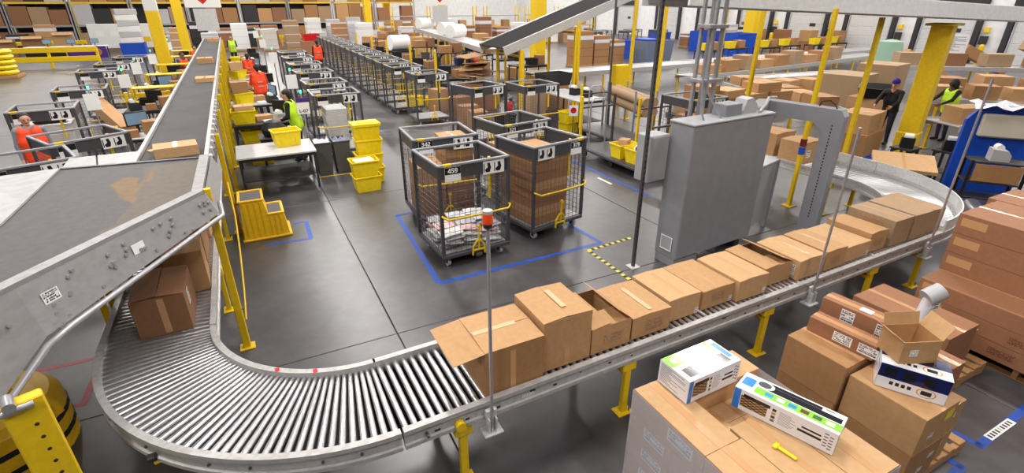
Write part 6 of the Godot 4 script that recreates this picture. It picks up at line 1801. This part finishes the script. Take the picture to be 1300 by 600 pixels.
	# blue upholstered frame and shelf trolley at the edge
	var bl := thing("blue_display_stand", "blue panel stand with a beige padded front draped in white film", "stand", V(12.95, 0, -4.45), -0.9)
	part(bl, "panel", MB.new().prism([Vector2(-0.55, 0), Vector2(0.55, 0), Vector2(0.55, 1.78), Vector2(-0.36, 1.78), Vector2(-0.55, 1.5)], V(0, 0, -0.06), V(1, 0, 0), V(0, 1, 0), V(0, 0, 0.12)), M.blue)
	part(bl, "padded_front", MB.new().box(V(0.06, 1.42, 0.12), V(0.8, 0.44, 0.12), 0.05), mat(Color(0.80, 0.77, 0.70), 0.7))
	var fm := MB.new()
	for i in 8:
		for j in 4:
			var p := func(u, v): return V(-0.55 + u * 0.14, 1.79 + 0.05 * sin(u * 1.9 + v) + 0.03 * cos(v * 2.1), -0.2 + v * 0.12)
			fm.quad(p.call(i, j), p.call(i + 1, j), p.call(i + 1, j + 1), p.call(i, j + 1), Vector3.UP)
	part(bl, "white_film", fm, M.plastic_film)
	var tr := thing("shelf_trolley", "black shelf trolley with a brown panel in front of the blue stand", "trolley", V(12.1, 0, -4.0), -0.9)
	for sx in [-0.4, 0.4]:
		for sz in [-0.2, 0.2]: part(tr, "upright", MB.new().box(V(sx, 0.48, sz), V(0.045, 0.96, 0.045), 0.004), M.black)
	for y in [0.25, 0.55, 0.93]: part(tr, "shelf", MB.new().box(V(0, y, 0), V(0.84, 0.03, 0.44), 0.004), M.dark)
	part(tr, "brown_panel", MB.new().box(V(0, 0.74, 0.22), V(0.7, 0.32, 0.02), 0.004), M.card_deep)
	printer("grey desktop printer on the black shelf trolley", V(12.1, 0.946, -4.0), -0.9, M.lightgrey)
	solo("steel_tube", "fat steel tube on the floor beside the shelf trolley", "tube", MB.new().cyl(V(-0.4, 0.14, 0), V(0.4, 0.14, 0), 0.14, -1, 18), M.steel, V(11.35, 0, -3.75), 0.6)
	for i in 2:
		work_table("dark equipment stand behind the curve, %s from the large column" % ORD[i], V(12.5 + 0.55 * i, 0, -5.7 + 0.55 * i), 0.5, 0.4, 0.75, M.dark)
		printer("black printer on the dark equipment stand, %s from the large column" % ORD[i], V(12.5 + 0.55 * i, 0.75, -5.7 + 0.55 * i), 0.5)
	var yl := thing("yellow_rack_frame", "yellow perforated rack upright with a brace behind the long cartons", "rack", V(10.6, 0, -2.9), -0.75)
	for sx in [0.0, 0.9]: part(yl, "upright", MB.new().box(V(sx, 1.3, 0), V(0.11, 2.6, 0.08), 0.006), M.yellow)
	for i in 16: part(yl, "hole", MB.new().box(V(0.0, 0.4 + i * 0.13, 0.0405), V(0.02, 0.03, 0.002)), M.dark)
	part(yl, "brace", MB.new().bar(V(0.0, 0.7, 0), V(0.9, 1.2, 0), 0.05, 0.08, 0.006), M.yellow)
	part(yl, "beam", MB.new().box(V(0.45, 0.35, 0), V(0.9, 0.12, 0.06), 0.006), M.yellow)
	# dock side: blue bins, column, bollards
	for i in 5:
		var p: Vector3 = [V(33.2, 0, -28.0), V(33.6, 0, -31.6), V(39.8, 0, -17.6), V(33.0, 0, -36.2), V(24.3, 0, -30.2)][i]
		var o := thing("blue_bin", "large blue bulk bin on the dock side, %s from the broad dock column" % ORD[i], "bin", p, 0.1 * i, "blue bulk bins")
		var big := 2.0 if i < 2 else 1.6
		part(o, "body", MB.new().tub(big, big * 0.7, big * 1.05, big * 0.74, 1.5 if i < 2 else 1.2, 0.04), M.blue)
		part(o, "rim", MB.new().box(V(0, 1.47 if i < 2 else 1.17, big * 0.37), V(big * 1.08, 0.08, 0.06), 0.01), M.blue)
	column("broad yellow column on the dock side beside the blue bulk bins", V(36.0, 0, -29.3), 0.95, 10.9)
	var gb := thing("grey_bulk_bin", "grey bulk bin with a blue lid behind the yellow cabinet", "bin", V(23.6, 0, -26.4))
	part(gb, "body", MB.new().tub(2.0, 1.2, 2.2, 1.4, 1.4, 0.04), mat(Color(0.42, 0.46, 0.55), 0.5))
	part(gb, "lid", MB.new().box(V(-0.5, 1.45, 0), V(1.0, 0.12, 1.3), 0.03), M.blue)
	for i in 6:
		var p := V(41.2, 0, -11.5 - i * 5.0)
		var o := thing("bollard", "yellow bollard between the dock doors, %s from the red banner" % ORD[i], "bollard", p, 0.0, "dock bollards")
		part(o, "shaft", MB.new().lathe([Vector2(0, 0), Vector2(0.14, 0), Vector2(0.14, 1.1), Vector2(0.1, 1.18), Vector2(0, 1.2)], Vector3.ZERO, 14), M.yellow)
	for i in 8: carton("carton in the far heap below the dock doors, %s from the broad dock column" % ORD[i], V(37.5 + (i % 4) * 1.05, 0.0 if i < 4 else 0.82, -30.0 + (i % 4) * 1.5), V(1.0, 0.8, 0.9), 0.1, ["card", "card_deep", "card_red"][i % 3], "plain", "far heap below the dock doors")
	var r0 := cage_cart("cage cart with a yellow tote on the far dock side", V(22.8, 0, -33.0), 0.2, "carts on the far dock side", "", false)
	for i in 5: copy(r0, "cage cart on the far dock side, %s beyond the one with the tote" % ORD[i], V(24.4 + i * 1.5, 0, -33.6 - (i % 2) * 1.3), 0.2, "carts on the far dock side")
	tote("yellow tote in the far dock side cart", V(22.8, 0.235, -33.0), 0.1)
	tote("yellow tote stacked on the far dock side cart tote", V(22.8, 0.55, -33.0), 0.0)

# ---------------------------------------------------------------- far end of the hall
func make_back() -> void:
	# guard rail and reception-like desks at the far left
	var o := thing("guard_railing", "yellow two-rail guard railing at the edge of the open floor", "railing", V(-9.8, 0, -40.6), -0.12)
	for x in [-4.6, -2.3, 0.0, 2.4]: part(o, "post", MB.new().box(V(x, 0.55, 0), V(0.13, 1.1, 0.13), 0.01), M.yellow)
	for y in [0.5, 1.02]: part(o, "rail", MB.new().box(V(-1.1, y, 0.08), V(7.1, 0.3, 0.08), 0.03), M.yellow)
	var b := thing("yellow_barrel", "stack of yellow ribbed rings standing on a pallet on the open floor", "barrel", V(-10.9, 0, -36.6))
	for i in 5: part(b, "ring", MB.new().lathe([Vector2(0.3, 0.0), Vector2(0.55, 0.02), Vector2(0.62, 0.12), Vector2(0.55, 0.22), Vector2(0.3, 0.24)], V(0, 0.15 + i * 0.25, 0), 18), M.tote)
	part(b, "pallet_base", cbox(V(1.3, 0.14, 1.3), 0.01), M.wood)
	for i in 2:
		var d := thing("covered_desk", ["desk draped with a black cloth behind the guard railing", "desk draped with a purple cloth bearing a round emblem behind the guard railing"][i], "desk", V(-11.3 + i * 2.3, 0, -46.8), -0.1)
		part(d, "top", cbox(V(2.2, 0.05, 0.8), 0.01), M.white, V(0, 0.78, 0))
		part(d, "cloth", MB.new().box(V(0, 0.42, 0.4), V(2.2, 0.78, 0.02), 0.004), M.black if i == 0 else M.purple)
		for sx in [-1.0, 1.0]: part(d, "leg", MB.new().box(V(sx, 0.39, -0.3), V(0.05, 0.78, 0.05)), M.dark)
		if i == 1: part(d, "emblem", MB.new().cyl(V(0.6, 0.45, 0.41), V(0.6, 0.45, 0.416), 0.22, -1, 20), M.card_deep)
	for i in 3: monitor("monitor on the draped desks behind the guard railing, %s from the black cloth end" % ORD[i], V(-11.2 + i * 1.3, 0.83, -46.9), 0.2, "monitors on the draped desks")
	var wp := thing("partition_screen", "white partition screen with papers behind the purple desk", "partition", V(-7.3, 0, -50.0), -0.1)
	part(wp, "panel", MB.new().box(V(0, 1.25, 0), V(4.2, 1.7, 0.08), 0.02), M.white)
	for sx in [-1.8, 1.8]: part(wp, "foot", cbox(V(0.1, 0.4, 0.6), 0.01), M.dark, V(sx, 0, 0))
	for i in 3: part(wp, "pinned_paper", MB.new().box(V(-1.4 + i * 0.9, 1.4, 0.045), V(0.5, 0.4, 0.006)), M.paper)
	part(wp, "yellow_notice", MB.new().box(V(1.5, 1.0, 0.045), V(0.5, 0.35, 0.006)), M.yellow)
	solo("blue_bin", "blue bulk bin at the far left end of the hall", "bin", MB.new().tub(1.5, 1.2, 1.7, 1.4, 1.6, 0.04), M.blue, V(-22.0, 0, -48.0))
	solo("blue_bin", "blue crate under the stacked white documents", "bin", MB.new().tub(1.3, 1.0, 1.4, 1.1, 1.1, 0.03), M.blue, V(-6.0, 0, -44.0))
	for i in 6: solo("document_box", "document box on the blue crate, %s up from the crate" % ORD[i], "box", cbox(V(1.2, 0.34, 0.9), 0.02), M.lightgrey if i % 2 else M.white, V(-6.0 + 0.04 * (i % 2), 1.1 + i * 0.345, -44.0), 0.05 * i, "document boxes on the blue crate")
	# low yellow rails in front of the rack
	for i in 4:
		var r := thing("guard_railing", "low yellow rail before the pallet rack, %s from the open floor" % ORD[i], "railing", V(-13.0 + i * 6.5, 0, -52.5), 0.0, "low yellow rails before the rack")
		part(r, "rail", MB.new().box(V(0, 0.75, 0), V(5.8, 0.28, 0.1), 0.03), M.yellow)
		for x in [-2.6, 0.0, 2.6]: part(r, "post", MB.new().box(V(x, 0.45, 0), V(0.14, 0.9, 0.14), 0.01), M.yellow)
	# pallet racks with goods
	var k := 0
	for bay in 10:
		var x0 := -22.0 + bay * 4.2
		var rk := thing("pallet_rack", "steel pallet rack bay, %s along the back from the open floor side" % ORD[bay], "rack", V(x0, 0, -58.0), 0.0, "pallet rack bays at the back")
		for sx in [-2.0, 2.0]:
			for sz in [-0.55, 0.55]: part(rk, "upright", MB.new().box(V(sx, 3.0, sz), V(0.1, 6.0, 0.09), 0.008), M.frame_grey)
		for y in [1.75, 3.5, 5.2]:
			for sz in [-0.55, 0.55]: part(rk, "beam", MB.new().box(V(0, y, sz), V(3.9, 0.14, 0.06), 0.006), M.yellow if y > 3 else M.frame_grey)
			if y < 5.0 and bay < 8: part(rk, "back_mesh", MB.new().box(V(0, y - 0.88, -0.6), V(3.9, 1.7, 0.02)), M.dark)
			part(rk, "wire_deck", MB.new().box(V(0, y + 0.07, 0), V(3.9, 0.02, 1.05)), M.frame_grey)
		for y in [0.0, 1.83, 3.58]:
			for j in 3:
				k += 1
				if rng.randf() < 0.08: continue
				var hh := rng.randf_range(1.1, 1.62)
				var tone: String = ["card", "card_deep", "card_grey", "card_red", "card_wet", "lightgrey", "dark", "card_wet"][rng.randi() % 8]
				carton("wrapped load on the back rack, bay %s, %s level, %s place" % [["one", "two", "three", "four", "five", "six", "seven", "eight", "nine", "ten"][bay], "floor" if y == 0.0 else ("middle" if y < 2.0 else "upper"), ORD[j]], V(x0 - 1.25 + j * 1.25, y, -57.95), V(1.2, hh, 1.0), 0.0, tone, "plain", "loads on the back rack")
	for e in [[-13.5, -47.5, 1.6, "low wall of brown cartons behind the partition screen"]]: pass
	var far := [[-3.5, -48.0], [-1.5, -47.6], [0.6, -48.5], [2.6, -47.5], [4.4, -48.2], [6.3, -47.0], [8.2, -48.0]]
	for i in far.size():
		pallet("pallet at the end of the packing aisle, %s from the takeaway belt" % ORD[i], V(far[i][0], 0, far[i][1]), 1.2, 1.2)
		var hh: float = [1.7, 1.3, 1.9, 1.5, 2.1, 1.2, 1.8][i]
		var bo := thing("wrapped_load", ["brown film-wrapped load", "white striped wrapped load", "low white carton load", "white carton load with a yellow band", "tall grey-brown wrapped load", "silver wrapped load", "tall brown wrapped load"][i] + " at the end of the packing aisle", "pallet load", V(far[i][0], 0.141, far[i][1]))
		part(bo, "load", cbox(V(1.15, hh, 1.1), 0.03), [M.card, M.lightgrey, M.white, M.sheet, M.card_grey, M.lightgrey, M.card_deep][i])
		for j in 3: part(bo, "film_band", MB.new().box(V(0, hh * (0.2 + 0.3 * j), 0), V(1.16, 0.05, 1.11), 0.004), M.plastic_film if i != 3 else M.yellow)
	# carts and racks beyond the parked row, towards the middle back
	for i in 8:
		var x := 9.5 + (i % 4) * 3.0
		var z := -39.6 - (i / 4) * 2.2
		carton("big brown carton in the middle back field, %s row, %s from the parked carts" % [["front", "rear"][i / 4], ORD[i % 4]], V(x, 0, z), V(1.2, 1.0 + 0.2 * (i % 3), 1.1), 0.2 * i, ["card_deep", "card", "card_red"][i % 3], "plain", "cartons of the middle back field")
	for i in 5:
		var sx := 14.5 + i * 4.5
		var sr := thing("shelf_rack", "yellow and grey shelf rack in the middle back, %s from the slim column" % ORD[i], "rack", V(sx, 0, -48.0), 0.0, "shelf racks in the middle back")
		for px in [-1.7, 1.7]:
			for pz in [-0.4, 0.4]: part(sr, "upright", MB.new().box(V(px, 1.6, pz), V(0.09, 3.2, 0.09), 0.006), M.yellow)
		for y in [0.4, 1.4, 2.4]: part(sr, "shelf", MB.new().box(V(0, y, 0), V(3.4, 0.06, 0.8), 0.006), M.frame_grey)
		for j in 4:
			carton("carton on a middle back shelf rack, %s rack, %s place" % [ORD[i], ORD[j]], V(sx - 1.2 + j * 0.8, 0.431 if j % 2 else 1.431, -48.0), V(0.65, 0.6, 0.6), 0.0, ["card", "card_deep", "card_pale"][(i + j) % 3], "plain", "cartons on the middle back shelf racks")
	column("yellow column far back behind the hanging sign", V(24.0, 0, -66.0), 0.8, 10.9)
	column("yellow column at the far left back", V(-20.5, 0, -62.5), 0.9, 10.9, 3.5)
	column("yellow column second at the far left back", V(-13.0, 0, -66.0), 0.9, 10.9, 3.4)
	column("yellow column far back beyond the packing aisle", V(4.8, 0, -62.0), 0.7, 10.9)
	column("yellow column far back between the parked carts and the inclined belt", V(15.6, 0, -60.5), 0.7, 10.9)
	# red tool carts near the parked row end
	for i in 2:
		var rc := carton("red-brown carton load past the end of the parked cart row, %s one" % ["front", "rear"][i], V(4.9 + i * 1.5, 0, -40.5 - i), V(1.3, 1.1, 1.1), 0.1, "card_red", "plain")
	solo("red_crate", "red plastic crate on the red-brown cartons past the parked row", "crate", MB.new().tub(1.0, 0.7, 1.1, 0.8, 0.45, 0.02), M.red, V(4.9, 1.1, -40.5), 0.1)

# ---------------------------------------------------------------- people
func make_people() -> void:
	make_head_hand()
	var jeans := Color(0.13, 0.15, 0.22); var black := Color(0.05, 0.05, 0.06); var grey := Color(0.52, 0.52, 0.54)
	person("smiling person in an orange vest and grey sleeves standing beyond the spur", V(-3.78, 0, -12.75), 0.3, pose(ARMS_DOWN, {"h": 1.70, "shirt": grey, "trousers": black, "vest": M.vest_orange, "cover": "tail", "look": 0.15}))
	person("person in an orange vest seen from behind at the packing tables", V(0.52, 0, -19.5), PI + 0.2, pose(ARMS_WORK, {"h": 1.72, "shirt": Color(0.85, 0.25, 0.12), "trousers": black, "vest": M.vest_orange, "lean": 0.1}))
	person("dark-haired person in a lime vest bending over the white-topped table", V(1.0, 0, -13.4), -1.9, pose(ARMS_WORK, {"h": 1.72, "shirt": black, "trousers": jeans, "vest": M.vest_lime, "lean": 0.25}))
	person("person in black clothes and an orange vest walking beside the parked carts", V(3.86, 0, -29.85), PI, pose(ARMS_DOWN, {"h": 1.78, "shirt": black, "trousers": black, "vest": M.vest_orange, "step": 0.12}))
	person("hooded person in a lime vest handling a carton behind the large column", V(17.4, 0, -7.2), -1.9, pose(ARMS_REACH, {"h": 1.68, "shirt": black, "trousers": jeans, "vest": M.vest_lime, "cover": "hood", "cover_mat": M.rubber, "lean": 0.2, "skin": Color(0.45, 0.31, 0.24)}))
	person("person in a purple knitted hat and black jacket leaning on a carton by the column", V(15.55, 0, -7.75), -1.45, pose(ARMS_REACH, {"h": 1.74, "shirt": black, "trousers": jeans, "cover": "beanie", "cover_mat": M.beanie, "lean": 0.22}))
	person("person in a lime vest far off before the white dock doors", V(32.2, 0, -17.3), 2.2, pose(ARMS_WORK, {"h": 1.72, "shirt": Color(0.6, 0.75, 0.15), "trousers": jeans, "vest": M.vest_lime}))
	person("person in an orange vest beside the white-topped yellow column", V(-2.0, 0, -26.0), 0.6, pose(ARMS_WORK, {"h": 1.7, "shirt": Color(0.25, 0.25, 0.28), "trousers": black, "vest": M.vest_orange, "skin": Color(0.5, 0.35, 0.27)}))
	person("person in an orange vest behind the far part of the takeaway belt", V(-1.75, 0, -30.4), 0.2, pose(ARMS_WORK, {"h": 1.66, "shirt": Color(0.8, 0.25, 0.12), "trousers": black, "vest": M.vest_orange}))
	person("person in a lime vest at the far end of the takeaway belt", V(-0.1, 0, -37.5), 0.0, pose(ARMS_WORK, {"h": 1.7, "shirt": black, "trousers": black, "vest": M.vest_lime}))
	person("person in an orange vest under the raised silver line", V(10.0, 0, -23.4), 0.8, pose(ARMS_WORK, {"h": 1.66, "shirt": Color(0.8, 0.3, 0.15), "trousers": black, "vest": M.vest_orange}))
	person("person in an orange vest second along the packing tables", V(0.4, 0, -24.6), PI - 0.4, pose(ARMS_WORK, {"h": 1.66, "shirt": Color(0.7, 0.2, 0.1), "trousers": black, "vest": M.vest_orange}))

# ---------------------------------------------------------------- smaller goods that crowd the hall
func shelf_unit(label: String, at: Vector3, w: float, h: float, levels: int, m: Material, group := "") -> Node3D:
	var o := thing("shelf_unit", label, "shelf", at, 0.0, group)
	for sx in [-1, 1]:
		for sz in [-1, 1]: part(o, "upright", MB.new().box(V(sx * w / 2, h / 2, sz * 0.22), V(0.05, h, 0.05), 0.004), m)
	for i in levels: part(o, "shelf_board", MB.new().box(V(0, 0.15 + (h - 0.2) * i / (levels - 1), 0), V(w, 0.03, 0.48), 0.004), m)
	return o
func crate(label: String, at: Vector3, s: Vector3, m: Material, turn := 0.0, group := "") -> Node3D:
	var o := thing("storage_crate", label, "crate", at, turn, group)
	part(o, "body", MB.new().tub(s.x * 0.88, s.z * 0.88, s.x, s.z, s.y, 0.012), m)
	part(o, "rim", MB.new().box(V(0, s.y - 0.02, s.z / 2), V(s.x + 0.03, 0.04, 0.025), 0.004).box(V(0, s.y - 0.02, -s.z / 2), V(s.x + 0.03, 0.04, 0.025), 0.004), m)
	return o
func wrapped(label: String, at: Vector3, s: Vector3, m: Material, turn: float, group: String) -> void:
	var o := thing("wrapped_load", label, "pallet load", at, turn, group)
	part(o, "pallet_base", cbox(V(s.x + 0.05, 0.13, s.z + 0.05), 0.01), M.wood)
	var k := maxi(2, int(s.y / 0.4))
	var lm := cbox(V(s.x, s.y / k - 0.012, s.z), 0.012)
	for i in k: part(o, "carton_layer", lm, m, V(0, 0.132 + s.y / k * i, 0))
	part(o, "film_band", MB.new().box(V(0, 0.13 + s.y * 0.8, 0), V(s.x + 0.012, s.y * 0.12, s.z + 0.012), 0.004), M.plastic_film)
func make_clutter() -> void:
	var r := RandomNumberGenerator.new()
	r.seed = 2024
	var dark_blue := mat(Color(0.14, 0.17, 0.30), 0.5)
	var tan := mat(Color(0.58, 0.46, 0.34), 0.7)
	# shelves with crates beside the dark workstations
	for i in 4:
		var z := -21.2 - i * 3.4
		var nm := "%s shelf beside the dark workstations" % ORD[i]
		if i == 2: continue
		shelf_unit("black steel shelf, the " + nm, V(8.0, 0, z), 1.3, 1.7, 4, M.dark, "black shelves beside the dark workstations")
		for j in 3: crate(["black", "grey", "blue"][j] + " crate on the " + nm, V(7.65 + 0.36 * j, 0.166 + 0.5 * ((i + j) % 3), z), V(0.32, 0.24, 0.4), [M.black, M.bin_grey, dark_blue][j], 0.0)
		for j in 2: carton("%s carton on top of the %s" % [["wide", "narrow"][j], nm], V(7.75 + 0.5 * j, 1.67, z), V(0.5 - 0.14 * j, 0.28 + 0.1 * j, 0.42), 0.05, ["card_deep", "card_wet"][j], "plain")
	# loose goods by the middle carts
	for i in 7:
		var p: Vector3 = [V(6.4, 0, -15.6), V(6.5, 0, -16.6), V(6.2, 0, -17.8), V(9.4, 0, -17.2), V(10.1, 0, -18.4), V(10.9, 0, -17.4), V(6.3, 0, -14.6)][i]
		carton("floor carton between parked row and inclined belt, %s from the extinguisher" % ORD[i], p, V(0.6, 0.55 + 0.12 * (i % 3), 0.5), 0.25 * i, ["card_deep", "card_wet", "card"][i % 3], "shut", "floor cartons near the inclined belt")
	for i in 3: crate("black crate in the middle aisle, %s from the fire extinguisher" % ORD[i], [V(7.3, 0, -14.7), V(9.3, 0, -19.6), V(10.7, 0, -20.9)][i], V(0.6, 0.35, 0.45), M.black, 0.2 * i)
	for i in 5: thin_post("thin yellow post among the dark workstations, %s from the middle carts" % ORD[i], V(6.35 + 0.1 * (i % 2), 0, -18.4 - i * 3.4), 2.0, M.yellow, "thin yellow posts among the workstations", 0.04)
	var gb := thing("black_gantry", "black arched machine frame among the dark workstations", "machine", V(8.9, 0, -23.2))
	part(gb, "arch", MB.new().tube([V(-0.8, 0, 0), V(-0.8, 1.1, 0), V(-0.6, 1.45, 0), V(0, 1.6, 0), V(0.6, 1.45, 0), V(0.8, 1.1, 0), V(0.8, 0, 0)], 0.09, 10), M.black)
	part(gb, "table", MB.new().box(V(0, 0.8, 0), V(1.5, 0.1, 0.9), 0.01), M.dark)
	# little things on the packing tables
	for i in 7:
		var z := -14.6 - i * 3.0
		var w := "%s packing table past the white-topped one" % ORD[i]
		papers("stack of white papers on the " + w, V(0.42, 0.82, z + 0.28), M.paper, V(0.22, 0.05, 0.26), 0.2)
	for i in 6:
		var z: float = [-14.0, -17.6, -21.0, -24.4, -28.0, -31.5][i]
		var w := "%s table past the takeaway belt" % ORD[i]
		crate("yellow parts bin on the " + w, V(-2.82, 0.88, z - 0.28), V(0.2, 0.16, 0.2), M.tote)
		carton("small carton at the edge of the " + w, V(-2.36, 0.88, z + 0.3), V(0.24, 0.16, 0.18), 0.2, "card_deep", "shut")
		if i > 0: shelf_unit("yellow gravity shelf behind the " + w, V(-2.35, 0, z - 1.1), 1.1, 1.35, 3, M.yellow, "yellow shelves past the takeaway belt")
		if i > 0: for j in 2: crate("%s crate on the yellow shelf behind the %s" % [["black", "grey"][j], w], V(-2.62 + 0.5 * j, 0.746, z - 1.1), V(0.4, 0.25, 0.36), [M.black, M.grey][j])
	# rows of wrapped pallet loads at the back
	var mats := [M.card, M.card_deep, M.lightgrey, M.card_red, M.sheet, M.card_grey, M.dark, tan, M.white, M.card_wet]
	var names := ["tan", "brown", "light grey", "reddish", "white", "grey-brown", "black", "dull tan", "bright white", "dark brown"]
	for row in 3:
		var z: float = [-51.0, -55.0, -44.5][row]
		var x0: float = [-4.0, -20.0, 9.5][row]
		for i in [14, 10, 12][row]:
			var k := r.randi() % 10
			var x: float = x0 + i * 1.75 + (6.0 if row == 1 and i > 4 else 0.0)
			if row == 1 and x > -5.0 and x < -2.0: continue
			wrapped("%s wrapped load in the %s back row, %s from the open floor" % [names[k], ["second", "rearmost", "middle"][row], ORD[i]], V(x, 0, z + r.randf_range(-0.3, 0.3)), V(1.15, r.randf_range(1.0, 2.3), 1.05), mats[k], r.randf_range(-0.08, 0.08), "wrapped loads in the %s back row" % ["second", "rearmost", "middle"][row])
	# brown bulk cartons in front of the rack at the far left
	for i in 6:
		var p := V(-19.5 + i * 1.7, 0, -50.0 - 0.3 * (i % 2))
		var o := thing("bulk_carton", "open brown bulk carton behind the guard railing, %s from the blue bin" % ORD[i], "cardboard box", p, 0.05 * i, "bulk cartons behind the railing")
		part(o, "body", MB.new().tub(1.2, 1.0, 1.2, 1.0, 1.15 + 0.2 * (i % 3), 0.015), [M.card_deep, M.card_wet, M.card][i % 3])
		part(o, "flap", MB.new().box(V(0, 1.1 + 0.2 * (i % 3), 0.56), V(1.15, 0.012, 0.35), 0.0, Basis(Vector3.RIGHT, 0.5)), M.card)
	# far dock side: workers' benches and yellow totes
	for i in 6:
		var x := 26.0 + i * 2.6
		work_table("dark bench on the far dock side, %s from the grey bulk bin" % ORD[i], V(x, 0, -24.0 - 0.4 * (i % 2)), 1.8, 0.8, 0.9, M.dark, "dark benches on the far dock side")
		crate("yellow crate on the far dock bench, %s from the grey bulk bin" % ORD[i], V(x - 0.4, 0.9, -24.0 - 0.4 * (i % 2)), V(0.6, 0.4, 0.45), M.tote)
		carton("brown carton on the far dock bench, %s from the grey bulk bin" % ORD[i], V(x + 0.4, 0.9, -24.0 - 0.4 * (i % 2)), V(0.6, 0.45, 0.5), 0.1, "card_deep", "plain")
	for i in 10:
		var k := r.randi() % 10
		wrapped("%s wrapped load before the dock doors, %s from the broad dock column" % [names[k], ORD[i]], V(35.0 + (i % 5) * 1.3, 0, -33.0 - 1.6 * (i / 5) - 0.2 * (i % 2)), V(1.1, r.randf_range(0.9, 1.9), 1.0), mats[k], 0.0, "wrapped loads before the dock doors")
	# brown pallet stacks behind the inclined belt
	for i in 3: wrapped("tall brown pallet stack behind the inclined belt, %s from the yellow column" % ORD[i], V(18.6 + i * 1.35, 0, -27.2 - 0.2 * i), V(1.15, 1.9 - 0.3 * i, 1.1), M.card_deep, 0.05, "brown pallet stacks behind the inclined belt")
	var yr := thing("guard_railing", "long yellow railing far back behind the white rolls", "railing", V(22.0, 0, -56.6))
	for y in [0.6, 1.15]: part(yr, "rail", MB.new().box(V(0, y, 0), V(17.0, 0.2, 0.1), 0.02), M.yellow)
	for i in 8: part(yr, "post", MB.new().box(V(-8.4 + i * 2.4, 0.6, 0), V(0.14, 1.2, 0.14), 0.01), M.yellow)
	for i in 5:
		var x := 10.9 + 0.55 * (i % 2)
		var z := -21.9 - i * 3.0
		var w := "%s dark bench beyond the raised silver line" % ORD[i]
		work_table("cluttered top of the " + w, V(x + 1.2, 0, z), 1.7, 0.9, 0.92, M.dark, "dark benches beyond the raised line")
		monitor("monitor on the " + w, V(x + 0.8, 0.92, z - 0.1), 2.4)
		crate("black crate on the " + w, V(x + 1.3, 0.92, z + 0.15), V(0.45, 0.3, 0.4), M.black)
		carton("carton on the " + w, V(x + 1.8, 0.92, z), V(0.36, 0.4, 0.4), 0.0, "card_wet", "plain")
		carton("carton on the floor before the " + w, V(x + 1.0, 0, z + 1.1), V(0.7, 0.6, 0.6), 0.3, "card_deep", "plain")
